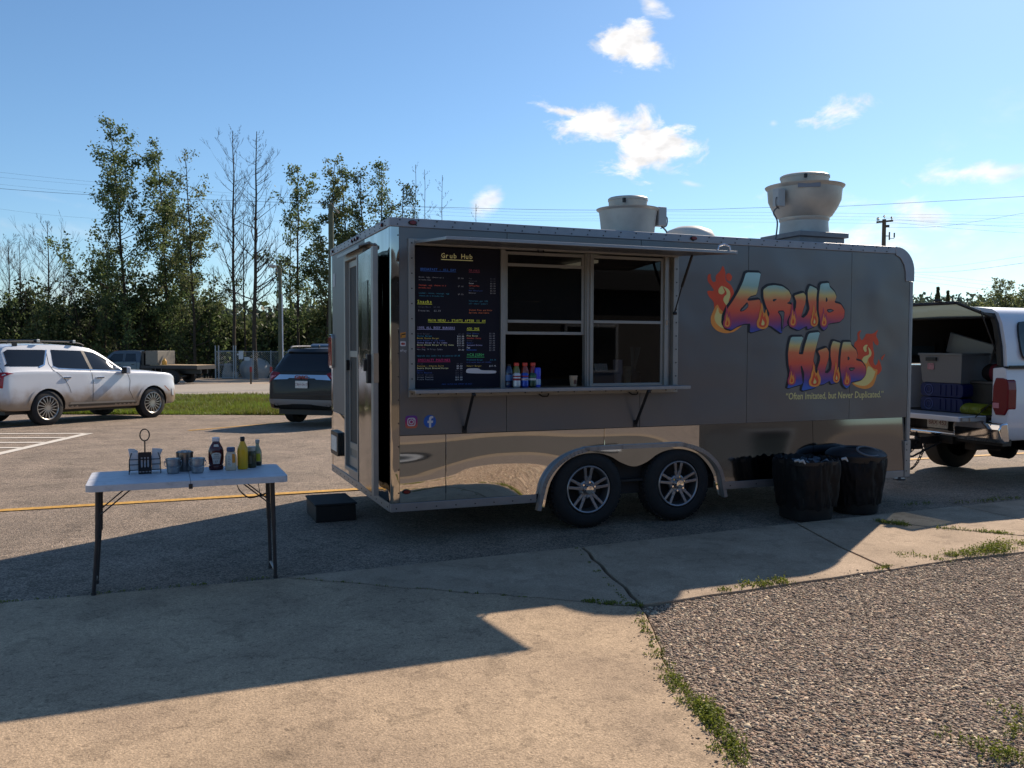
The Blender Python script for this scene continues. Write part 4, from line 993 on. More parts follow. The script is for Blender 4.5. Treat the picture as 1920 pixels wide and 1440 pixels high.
# big flames behind
def flame(f, polys, y):
    for (m_, p) in polys:
        b = MB(); b.flat(pl(f, p, 2), y, 'y'); b.build('flame_graphic', m_, T, smooth=0); y -= .0004
flame(c1, [
    (M_flr, [(95, 360), (200, 372), (150, 300), (105, 240), (112, 165), (150, 150), (150, 215), (175, 260), (215, 250), (205, 180), (270, 120), (300, 40), (335, 140), (330, 240), (400, 290), (440, 380), (430, 480), (400, 640), (250, 660), (190, 600), (190, 500), (125, 440)]),
    (M_flr, [(335, 165), (375, 140), (420, 190), (395, 250), (345, 235)]),
    (M_flo, [(205, 560), (235, 530), (260, 590), (320, 640), (370, 600), (400, 640), (330, 760), (360, 830), (420, 845), (500, 810), (550, 785), (450, 872), (340, 898), (225, 868), (155, 790), (145, 700), (180, 610)]),
    (M_fly, [(238, 560), (246, 630), (270, 655), (320, 655), (300, 740), (315, 800), (350, 845), (265, 820), (205, 755), (190, 690), (215, 620)]),
    (M_fly, [(360, 570), (300, 490), (310, 440), (350, 405), (335, 360), (290, 300), (380, 350), (395, 420), (370, 490)]),
    (M_fly, [(240, 345), (290, 295), (305, 340), (325, 380), (290, 415), (245, 400)])], -.0012)
flame(c2, [
    (M_flr, [(1250, 370), (1325, 310), (1308, 195), (1385, 150), (1340, 230), (1375, 330), (1430, 270), (1445, 210), (1560, 220), (1650, 140), (1600, 240), (1650, 330), (1640, 405), (1590, 380), (1555, 310), (1560, 440), (1580, 540), (1560, 640), (1590, 720), (1630, 680), (1645, 600), (1680, 690), (1700, 780), (1640, 860), (1500, 900), (1400, 760), (1310, 620)]),
    (M_flr, [(1680, 590), (1760, 520), (1720, 590), (1700, 640)]),
    (M_flo, [(1215, 985), (1290, 975), (1400, 930), (1455, 840), (1450, 730), (1370, 640), (1400, 590), (1500, 560), (1480, 640), (1520, 720), (1580, 770), (1635, 770), (1610, 900), (1560, 1040), (1440, 1088), (1300, 1050)]),
    (M_fly, [(1235, 985), (1360, 960), (1440, 880), (1460, 780), (1480, 715), (1540, 745), (1575, 800), (1600, 790), (1570, 900), (1520, 980), (1440, 1035), (1330, 1025)]),
    (M_fly, [(1380, 630), (1410, 570), (1500, 545), (1490, 470), (1475, 410), (1535, 490), (1530, 560), (1480, 600), (1460, 680), (1430, 680)]),
    (M_fly, [(1395, 440), (1430, 390), (1480, 385), (1450, 430), (1460, 490), (1430, 505)])], -.0012)
y0 = -.0036
letter('letter_r', [(800, 350), (860, 306), (940, 295), (1040, 312), (1115, 365), (1147, 430), (1130, 490), (1090, 522), (1160, 540), (1165, 620), (1125, 700), (1118, 780), (1052, 822), (1025, 895), (960, 850), (900, 805), (840, 790), (850, 720), (880, 650), (835, 560), (803, 450)], [[(915, 470), (972, 464), (945, 494), (920, 500)], [(968, 612), (1068, 608), (1052, 735), (1042, 830), (1024, 886), (1016, 800), (1022, 700)]], mG, y0, c1)
letter('letter_u', [(1182, 425), (1300, 388), (1327, 430), (1320, 520), (1290, 610), (1268, 690), (1296, 705), (1345, 660), (1375, 590), (1352, 460), (1350, 370), (1378, 300), (1470, 345), (1455, 470), (1465, 600), (1485, 700), (1490, 770), (1440, 805), (1350, 845), (1340, 800), (1240, 855), (1160, 825), (1118, 765), (1150, 690), (1200, 600), (1210, 500)], [], mG, y0-.001, c1)
letter('letter_b', [(1510, 278), (1612, 268), (1622, 320), (1682, 380), (1706, 440), (1680, 512), (1760, 535), (1808, 610), (1800, 700), (1750, 750), (1650, 765), (1605, 775), (1590, 825), (1550, 858), (1508, 810), (1500, 720), (1485, 600), (1488, 430)], [[(1575, 435), (1602, 482), (1572, 515)], [(1580, 595), (1640, 590), (1684, 612), (1605, 645)]], mG, y0-.002, c1)
letter('letter_g', [(585, 138), (768, 142), (748, 260), (716, 412), (640, 432), (600, 470), (612, 492), (757, 474), (775, 560), (790, 640), (800, 720), (835, 830), (632, 888), (640, 772), (560, 775), (480, 805), (405, 852), (345, 835), (308, 770), (315, 680), (360, 580), (430, 480), (500, 360), (550, 250)], [[(508, 600), (560, 545), (602, 498), (618, 560), (565, 612), (515, 628)]], mG, y0-.0005, c1)
letter('letter_h', [(275, 265), (470, 262), (420, 400), (392, 535), (460, 540), (490, 400), (550, 207), (727, 188), (690, 330), (640, 520), (620, 640), (650, 720), (690, 830), (717, 960), (655, 1060), (435, 1112), (475, 960), (482, 830), (440, 712), (420, 730), (440, 860), (458, 1000), (210, 1072), (248, 960), (265, 850), (236, 700), (226, 520), (245, 380)], [], mH, y0, c2)
letter('letter_u', [(692, 482), (830, 430), (865, 500), (860, 600), (822, 720), (800, 830), (850, 832), (900, 775), (912, 680), (890, 560), (895, 430), (930, 325), (1052, 360), (1030, 500), (1012, 650), (1030, 800), (1042, 900), (1030, 970), (900, 1002), (880, 950), (780, 1005), (712, 1012), (700, 900), (682, 770), (722, 650), (730, 570)], [], mH, y0-.001, c2)
letter('letter_b', [(1085, 343), (1206, 343), (1216, 400), (1290, 470), (1316, 560), (1285, 628), (1380, 655), (1440, 740), (1442, 850), (1380, 930), (1280, 955), (1212, 970), (1180, 1040), (1140, 1072), (1088, 1020), (1060, 900), (1040, 750), (1045, 600), (1060, 460)], [[(1158, 560), (1197, 602), (1155, 642)], [(1172, 740), (1288, 742), (1230, 802), (1185, 792)]], mH, y0-.002, c2)
# licking flames over the letter feet
def lick(f, x, zb, w, h, ms):
    base = [(-.48, -.12), (-.52, .10), (-.34, .30), (-.30, .52), (-.16, .72), (-.14, 1.05), (.02, .80), (.04, .58), (.16, .48), (.30, .74), (.36, .46), (.52, .26), (.50, .0), (.36, -.16), (.02, -.24), (-.3, -.2)]
    y = y0-.004
    w *= 1.15
    for s, m_ in zip((1, .62, .26), ms):
        b = MB(); b.flat(pl(f, [(x+p[0]*w*s, zb-(p[1]*h*s)) for p in base], 2), y, 'y'); b.build('flame_graphic', m_, T, smooth=0); y -= .0005
for a in ((c1, 350, 780, 90, 230), (c1, 1165, 760, 90, 260), (c1, 1550, 770, 80, 200), (c2, 280, 960, 110, 260), (c2, 1145, 970, 100, 250)): lick(*a, (M_flp, M_flo, M_flr))
for a in ((c1, 790, 780, 130, 270), (c1, 1430, 760, 80, 220), (c2, 640, 980, 160, 290), (c2, 980, 920, 90, 270)): lick(*a, (M_flo, M_flr, M_fly))
b = MB()
x0, z0 = c2((195, 1245)); x1, z1 = c2((1720, 1215))
text_on_side(b, '\u201cOften Imitated, but Never Duplicated.\u201d', x0, z0, .094, -.002, False, shear=.06, bold=.0012)
xs = [v[0] for v in b.v]; s = (x1-x0)/(max(xs)-min(xs)); b.v = [(x0+(v[0]-min(xs))*s, v[1], v[2]) for v in b.v]
b.build('tagline_lettering', mat('ink_tagline', srgb(214, 204, 140), .5), T, smooth=0)
# ------------------------------------------------------------------ black step box by the door
b = MB(); b.box(-.185, -.27, 0, .185, .27, .15); t = thing('step_box', 'low black step box on the asphalt below the trailer door', 'step', (-.235, 1.385, -.02))
b.build('box', mat('step_black', (.014, .014, .015), .6, var=.2), t, smooth=0, bevel=.008)
b = MB(); b.box(-.195, -.28, .151, .195, .28, .17); b.build('tread_top', mat('step_tread', (.022, .022, .023), .85, bump=.6, bscale=70, bdist=.004), t, smooth=0, bevel=.006)
# ------------------------------------------------------------------ folding table
TZ = .72
tb = thing('folding_table', 'white plastic fold-in-half table on thin dark steel legs', 'table', (-1.55, -.57, 0))
M_tab = mat('table_plastic', srgb(192, 195, 202), .55, var=.07, vscale=14, blot=[(9, .82, .10)], bump=.12, bscale=120, bdist=.002)
M_leg = mat('table_leg', srgb(58, 56, 58), .5, metal=.3, var=.2, vscale=10)
for s in (-1, 1):
    b = MB(); x0, x1 = (-.62, -.0015) if s < 0 else (.0015, .62); rr = .045
    outl = [(x1, -.325), (x1, .325)] if s < 0 else [(x0, .325), (x0, -.325)]
    cs = ((-.62+rr, .325-rr, 90), (-.62+rr, -.325+rr, 180)) if s < 0 else ((.62-rr, -.325+rr, 270), (.62-rr, .325-rr, 0))
    for (cx, cy, a0) in cs: outl += [(cx+rr*math.cos(R(a0+15*i)), cy+rr*math.sin(R(a0+15*i))) for i in range(7)]
    b.prism(outl, TZ-.042, TZ, 'z'); b.build('tabletop', M_tab, tb, smooth=30, bevel=.008)
b = MB()
for y in (-.2, .2): b.box(-.03, y-.02, TZ-.054, .03, y+.02, TZ-.043)
b.box(-.012, -.33, TZ-.052, .012, -.315, TZ-.02); b.build('hinge', M_leg, tb, smooth=0)
for x, s in ((-.555, -1), (.53, 1)):
    foot = []
    for y in (-.19, .10):
        b = MB(); top = Vector((x, y, TZ-.045)); mid = Vector((x+s*.006, y-.01, .36)); bot = Vector((x+s*.014-.02*(s < 0), y-.02, .0))
        b.tube([top, mid], .0155, 12); b.tube([mid+Vector((0, 0, .03)), bot], .0125, 12); b.cyl((bot.x, bot.y, 0), .016, .02, 10); b.build('leg', M_leg, tb)
        foot.append(bot)
        b = MB(); b.bar((x, y, TZ-.22), (x-s*.20, y, TZ-.05), .014, .008); b.build('brace', M_leg, tb, smooth=0)
    b = MB(); b.tube([foot[0]+Vector((0, 0, .05)), foot[1]+Vector((0, 0, .05))], .009, 8); b.tube([(x, -.19, TZ-.055), (x, .10, TZ-.055)], .012, 8)
    b.build('cross_bar', mat('bright_bar', srgb(150, 150, 152), .4, metal=.7), tb)
b = MB()
pts = catmull([(.29, -.27, TZ-.045), (.31, -.28, TZ-.09), (.36, -.29, TZ-.135), (.42, -.29, TZ-.132), (.475, -.285, TZ-.118), (.44, -.28, TZ-.125), (.435, -.27, TZ-.09), (.43, -.26, TZ-.045)], 5)
for a, c_ in zip(pts, pts[1:]): b.bar(a, Vector(c_)+(Vector(c_)-Vector(a))*.1, .004, .018, up=(0, 1, .3))
b.build('carry_strap', M_black, tb, smooth=0)
def on(px, py): q = plane_pt(px, py, 2, TZ); return q.x, q.y
# napkin caddy
cx, cy = on(272, 889); cy += .07
cd = thing('napkin_caddy', 'black wire napkin holder with tall ring handle on the white table', 'napkin holder', (cx, cy, TZ))
M_wire = mat('black_wire', (.012, .012, .012), .5)
b = MB(); w2, d2 = .098, .055
for z in (.028, .065, .10): b.tube([(-w2, -d2, z), (w2, -d2, z), (w2, d2, z), (-w2, d2, z), (-w2, -d2, z)], .0026, 6)
for x in (-w2, w2):
    for y in (-d2, d2): b.tube([(x*1.02, y, 0), (x, y, .10), (x*.86, y*.85, .142)], .003, 6)
    b.tube([(x*.86, -d2*.85, .142), (x*.86, d2*.85, .142)], .003, 6)
for x in (-.04, .04): b.tube([(x, -d2, .028), (x, d2, .028)], .0026, 6)
b.build('wire_frame', M_wire, cd)
b = MB(); b.tube([(0, 0, .02), (0, 0, .222)], .0045, 8)
b.tube([(.030*math.sin(t), 0, .262-.040*math.cos(t)) for t in np.linspace(0, 2*math.pi, 25)], .0042, 8, cap=False); b.build('ring_handle', M_wire, cd)
b = MB(); holes = [rrect(x-.0055, .045, x+.0055, .098, .005) for x in (-.02, 0, .02)]+[circle(x, .110, .0065, 10) for x in (-.02, 0, .02)]+[rrect(x-.007, .012, x+.007, .020, .002) for x in (-.03, -.01, .01, .03)]
b.prism(rrect(-.042, -.002, .042, .150, .006), -d2-.009, -d2-.004, 'y', holes); b.build('cutlery_card', mat('caddy_card', (.010, .009, .012), .5), cd, smooth=0)
b = MB(); b.box(-.04, -d2-.003, .003, .04, -d2-.001, .14); b.build('card_back', M_tab, cd, smooth=0)
for s, lean in ((-1, 'left'), (1, 'right')):
    b = MB()
    for i in range(9):
        y = -.042+i*.0095; k = random.uniform(-.004, .004); top = .150+random.uniform(0, .018)
        x0 = s*.069-.025; bend = s*.012*(i % 3)/2
        pts = [(x0, .022), (x0+k, top*.7), (x0+k+bend, top), (x0+.05+k+bend*1.6, top-.004), (x0+.05+k, top*.7), (x0+.05, .022)]
        b.prism(pts, y, y+.005, 'y')
    o = b.build('napkin_stack', mat('napkin', srgb(206, 206, 208), .9, bump=.3, bscale=60, bdist=.004), None, smooth=0); o.location = (cx, cy, TZ)
    tag(o, 'stack of white paper napkins in the %s half of the wire holder' % lean, 'napkins', 'napkin stacks in the wire holder')
# buckets
M_zinc = mat('zinc', srgb(150, 156, 160), .38, metal=.85, var=.22, vscale=22)
def bucket(px, py, label):
    x, y = on(px, py); t = thing('metal_bucket', label, 'bucket', (x, y+.035, TZ), 0, 'small metal buckets on the table')
    b = MB(); b.lathe([(0, .002), (.036, .002), (.037, .004), (.041, .035), (.0425, .040), (.0415, .043), (.0435, .057), (.045, .062), (.044, .066), (.049, .098), (.0515, .100), (.0515, .103), (.0485, .103), (.047, .098), (.040, .012), (0, .01)], 36); b.build('pail', M_zinc, t, smooth=35)
    b = MB(); b.tube([(math.copysign(.049, s)*1, 0, .086) for s in (-1,)]+[(-.057, -.01, .075), (-.050, -.035, .055), (-.02, -.056, .043), (.02, -.056, .043), (.050, -.035, .055), (.057, -.01, .075), (.049, 0, .086)], .0022, 6); b.build('bail_handle', M_zinc, t)
    b = MB(); 
    for s in (-1, 1): b.cyl((s*.052-.004, 0, .083), .007, .008, 8, 'x')
    b.build('handle_ear', M_zinc, t, smooth=0)
bucket(325, 889, 'small ribbed metal bucket left of the tall tin on the table'); bucket(371, 888, 'small ribbed metal bucket right of the tall tin, near the table hinge')
x, y = on(347, 885); t = thing('steel_tin', 'taller plain steel tin full of white packets behind two buckets', 'tin', (x, y+.07, TZ))
b = MB(); b.lathe([(0, .002), (.056, .002), (.057, .005), (.057, .128), (.0585, .129), (.0585, .133), (.055, .133), (.055, .03), (0, .03)], 40); b.build('can', mat('brushed_steel', srgb(128, 126, 124), .3, metal=1, stretch=(1, 1, 12), bump=.1, bscale=20, bdist=.003), t, smooth=35)
b = MB()
for i in range(26):
    a = random.uniform(0, 6.28); r_ = .046*math.sqrt(random.random()); c_ = Vector((r_*math.cos(a), r_*math.sin(a), .128)); d_ = Vector((random.uniform(-.3, .3), random.uniform(-.3, .3), 1)).normalized(); s_ = d_.cross(Vector((math.cos(a*3), math.sin(a*3), 0))).normalized()
    b.obox(c_, s_, d_.cross(s_), d_, .007, .0012, .014)
b.build('sachets', mat('sachet', srgb(196, 198, 200), .5), t, smooth=0)
# bottles: body profile, optional oval, cap, label
def bottle(name, px, py, prof, m_, cap, capm, label, cat, oval=1, dy=.04, lab=None, extra=None):
    x, y = on(px, py); t = thing(name, label, cat, (x, y+dy, TZ))
    b = MB(); b.lathe(prof, 32); b.v = [(v[0], v[1]*oval, v[2]) for v in b.v]; b.build('bottle_body', m_, t, smooth=40)
    b = MB(); b.lathe(cap, 24); b.build('cap', capm, t, smooth=40)
    if lab:
        for (nm, poly, m2, off) in lab:
            b = MB(); v2, fs = grid_poly(poly, .008)
            def rad(z):
                for (r0, z0_), (r1, z1_) in zip(prof, prof[1:]):
                    if z0_ <= z <= z1_ and z1_ > z0_: return r0+(r1-r0)*(z-z0_)/(z1_-z0_)
                return prof[-1][0]
            b.add([(rad(z)*math.sin(u)*(1+off*20), -rad(z)*math.cos(u)*oval-off, z) for u, z in [(p[0]/.05, p[1]) for p in v2]], fs); b.build(nm, m2, t, smooth=40)
    return t
M_ket = mat('ketchup_red', srgb(72, 12, 20), .18, coat=.5); M_must = mat('mustard_yellow', srgb(206, 164, 26), .3, coat=.3)
M_lab = mat('label_pale', srgb(196, 194, 184), .5); M_capw = mat('cap_white', srgb(206, 208, 214), .4)
lw = mat('ink_black', (.02, .02, .02), .5)
kt = bottle('ketchup_bottle', 406, 882, [(0, .002), (.044, .002), (.05, .008), (.05, .03), (.043, .036), (.05, .045), (.053, .09), (.052, .135), (.044, .16), (.032, .182), (.025, .196), (.023, .205)], M_ket,
    [(.024, .203), (.026, .206), (.026, .226), (.023, .229), (0, .229)], M_capw, 'large dark red ketchup bottle with white cap and keystone label', 'ketchup bottle', .72,
    lab=[('label', [(-.022, .045), (.022, .045), (.027, .085), (.033, .110), (.022, .122), (0, .126), (-.022, .122), (-.033, .110), (-.027, .085)], M_lab, .0006), ('neck_label', [(-.022, .166), (.022, .166), (.022, .182), (-.022, .182)], M_lab, .0006)])
b = MB(); text_on_side(b, 'HEINZ', 0, .108, .012, -.0400, False, align='c'); text_on_side(b, 'TOMATO', 0, .094, .009, -.0396, False, align='c'); text_on_side(b, 'KETCHUP', 0, .082, .010, -.0394, False, align='c'); text_on_side(b, '57', 0, .055, .020, -.0385, False, align='c'); b.build('label_lettering', lw, kt, smooth=0)
bottle('mayonnaise_bottle', 434, 883, [(0, .002), (.034, .002), (.038, .008), (.040, .06), (.038, .10), (.030, .125), (.024, .135)], mat('mayo_white', srgb(200, 184, 160), .3, coat=.3),
    [(.025, .133), (.029, .136), (.029, .156), (.025, .163), (0, .164)], mat('cap_blue', srgb(62, 78, 110), .4), 'squat mayonnaise bottle with blue cap, printed with an orange panel', 'sauce bottle', .8,
    lab=[('label', rrect(-.034, .03, .006, .115, .006), M_lab, .0006), ('orange_label', rrect(.008, .055, .040, .118, .006), mat('label_orange', srgb(206, 130, 34), .5), .0006)]+[('label_print', rrect(-.028, .04+i*.012, -.004-(i % 3)*.005, .044+i*.012, .001), mat('print_grey', srgb(112, 112, 116), .5), .0011) for i in range(6)])
bottle('mustard_bottle', 456, 881, [(0, .002), (.033, .002), (.037, .008), (.037, .135), (.034, .152), (.022, .180), (.015, .198), (.014, .203)], M_must, [(.0145, .200), (.016, .204), (.016, .228), (.0135, .232), (0, .232)], M_black, 'tall yellow mustard squeeze bottle with black cap', 'mustard bottle', .85)
M_relish = mat('relish_green', srgb(58, 58, 34), .4, var=.5, vscale=90, coat=.3)
bottle('relish_jar', 473, 878, [(0, .002), (.030, .002), (.033, .008), (.033, .10), (.029, .118), (.026, .124)], M_relish, [(.027, .122), (.029, .126), (.029, .150), (.026, .153), (0, .153)], mat('cap_pale', srgb(168, 170, 162), .45), 'short jar of dark green relish with pale lid at the bottle row end', 'relish jar', 1,
    lab=[('label', rrect(-.03, .03, -.005, .09, .004), mat('label_dim', srgb(108, 104, 92), .5), .0006)])
bottle('sauce_bottle', 484, 874, [(0, .002), (.028, .002), (.031, .007), (.031, .04), (.031, .095), (.024, .118), (.013, .145), (.012, .165)], mat('clear_green', srgb(150, 158, 128), .12, trans=.4, coat=.5), [(.0125, .163), (.015, .166), (.015, .190), (0, .192)], mat('cap_grey', srgb(160, 166, 168), .4), 'slim clear sauce bottle with yellow green label behind the relish jar', 'sauce bottle', 1,
    lab=[('label', rrect(-.03, .035, .03, .09, .003), mat('label_lime', srgb(180, 172, 36), .5), .0006), ('dark_base', rrect(-.045, .004, .045, .03, .003), M_black, .0006)])
# ------------------------------------------------------------------ things on the serving counter
def pop(name, x, y, z, prof, mats_, label, cat, bands=(), capp=None, capm=None, group=None):
    t = thing(name, label, cat, (x, y, z), 0, group); b = MB(); b.lathe(prof, 24); b.build('container', mats_, t, smooth=40)
    def rad(q):
        for (r0, a), (r1, c_) in zip(prof, prof[1:]):
            if a <= q <= c_ and c_ > a: return r0+(r1-r0)*(q-a)/(c_-a)
        return prof[-1][0]
    for (nm, z0, z1, m2) in bands:
        b = MB(); b.lathe([(rad(z0)+.0006, z0), (rad((z0+z1)/2)+.0008, (z0+z1)/2), (rad(z1)+.0006, z1)], 24); b.build(nm, m2, t, smooth=40)
    if capp: b = MB(); b.lathe(capp, 20); b.build('cap', capm, t, smooth=40)
    return t
CZ = 1.252; CY = -.08
sport = [(0, .001), (.034, .001), (.037, .006), (.036, .05), (.033, .06), (.037, .07), (.037, .13), (.034, .155), (.022, .185), (.019, .195)]
def wx(px, y): q = plane_pt(px, 715, 1, y); return q.x
capo = mat('cap_orange', srgb(216, 72, 52), .4)
for px, c_, nm, bk in ((968, (120, 116, 40), 'yellow green', 'white cola'), (984, (150, 62, 36), 'orange', 'blue cola'), (999, (150, 40, 44), 'red', 'green soda')):
    t = pop('sports_drink', wx(px, .02), .02, 1.237, sport, mat('drink_'+nm.replace(' ', '_'), srgb(*c_), .15, coat=.5), '%s sports drink bottle with orange cap behind the %s can' % (nm, bk), 'drink bottle', [('label', .062, .128, M_lab)], [(.020, .193), (.023, .196), (.023, .218), (.020, .222), (0, .222)], capo, 'sports drinks in the serving window')
    b = MB(); b.flat([(0, .078), (.010, .095), (0, .118), (-.010, .095)], -.0385); b.build('label_mark', lw, t, smooth=0)
can = [(0, .001), (.024, .001), (.026, .004), (.033, .012), (.033, .108), (.027, .119), (.026, .122), (.024, .120), (0, .119)]
for px, c_, b2, nm in ((969, (196, 196, 198), (150, 30, 40), 'white drink can with red emblem'), (984, (30, 70, 170), (190, 190, 200), 'blue cola can with white band'), (998, (24, 60, 46), (190, 194, 192), 'dark green soda can with pale lettering')):
    t = pop('drink_can', wx(px, CY), CY, CZ, can, mat('can_%d' % px, srgb(*c_), .3, metal=.3, coat=.3), nm+' on the counter shelf', 'drink can', [('print_band', .06, .078, mat('canband_%d' % px, srgb(*b2), .4)), ('print_band', .088, .100, mat('canband2_%d' % px, srgb(*(130, 28, 44) if px != 998 else (40, 110, 70)), .4))], group='drink cans in the serving window')
    if px != 998:
        b = MB(); text_on_side(b, 'pepsi' if px == 984 else 'COLA', 0, .064, .015, -.0345, False, align='c'); b.build('can_lettering', lw, t, smooth=0)
t = pop('energy_drink', wx(1008, CY), CY, CZ, [(0, .001), (.022, .001), (.027, .01), (.027, .155), (.022, .166), (0, .167)], mat('energy_blue', srgb(48, 62, 200), .3, coat=.3), 'slim bright blue can with silver base at the right of the drinks', 'drink can', [('print_band', .008, .07, mat('silver_print', srgb(150, 180, 220), .3, metal=.4))], group='drink cans in the serving window')
t = pop('water_bottle', wx(954, .02), .02, 1.237, sport, mat('water_blue', srgb(26, 40, 78), .15, coat=.4), 'dark blue bottle half hidden behind the menu post', 'drink bottle', [('label', .07, .12, mat('label_blue', srgb(84, 120, 170), .4))], [(.020, .193), (.021, .21), (0, .211)], M_black)
cup = [(0, .002), (.026, .002), (.027, .004), (.036, .088), (.038, .089), (.038, .094), (.035, .094), (.027, .02), (0, .02)]
t = pop('paper_cup', wx(1075, -.06), -.06, CZ, cup, mat('cup_kraft', srgb(176, 152, 126), .7), 'single beige paper cup standing on the counter shelf', 'paper cup')
b = MB(); b.flat([(-.014, .025), (.012, .02), (.016, .05), (.004, .062), (-.01, .055)], -.0345); b.build('cup_print', mat('cup_print', srgb(96, 60, 50), .6), t, smooth=0)
def stack(px, y, n, m_, label, z=1.237, r_=1.0):
    t = thing('cup_stack', label, 'stack of cups', (wx(px, y), y, z)); b = MB()
    prof = []
    for i in range(n): prof += [(.034*r_, .09*r_+i*.016), (.039*r_, .092*r_+i*.016), (.039*r_, .099*r_+i*.016)]
    b.lathe([(0, .001), (.027*r_, .001)]+prof+[(0, .1*r_+n*.016-.016)], 24); b.build('cups', m_, t, smooth=35)
stack(1158, .2, 9, mat('cup_white', srgb(170, 170, 176), .6), 'tall stack of white foam cups behind the right window', r_=1.15)
stack(1176, .2, 6, mat('cup_cream', srgb(150, 140, 112), .7), 'shorter stack of cream cups behind the right window')
t = thing('storage_box', 'grey plastic box behind the right window glass', 'box', (wx(1131, .25), .25, 1.237)); b = MB(); b.box(-.12, -.06, 0, .09, .1, .13); b.build('box', mat('box_grey', srgb(84, 84, 92), .5), t, smooth=0, bevel=.01)
b = MB(); b.box(-.125, -.065, .131, .095, .105, .142); b.build('lid', mat('box_grey2', srgb(100, 100, 108), .5), t, smooth=0, bevel=.005)
b = MB()
for i in range(6): b.obox((-.08+i*.022, .0, .17), Vector((1, 0, .2)).normalized(), Vector((0, 1, 0)), Vector((-.2, 0, 1)).normalized(), .008, .01, .035)
tt = thing('sachet_bundle', 'white sachets standing on the grey box behind the window', 'sachets', (wx(1131, .25), .25, 1.237)); b.build('sachets', M_lab, tt, smooth=0)
t = thing('straw_bundle', 'pale tall straws behind the right window', 'straws', (wx(1186, .3), .3, 1.237)); b = MB()
for i in range(9): b.tube([(.01*math.cos(i), .01*math.sin(i), .1), (.05*math.cos(i)+.03, .04*math.sin(i), .36)], .003, 5)
b.build('straws', mat('straw', srgb(120, 126, 118), .4), t); b = MB(); b.lathe([(0, 0), (.03, 0), (.033, .13), (.03, .13), (.028, .01), (0, .01)], 20); b.build('holder', mat('tin_dark', srgb(70, 70, 74), .4, metal=.5), t)
t = thing('steel_pot', 'dark steel pot with lid behind the right window', 'pot', (2.42, .32, 1.237)); b = MB(); b.lathe([(0, 0), (.07, 0), (.075, .01), (.075, .12), (.078, .122), (0, .14)], 28); b.build('pot', mat('pot_steel', (.05, .05, .052), .3, metal=.8), t); b = MB(); b.box(-.02, -.02, .14, .02, .02, .155); b.build('lid_knob', M_chrome, t)
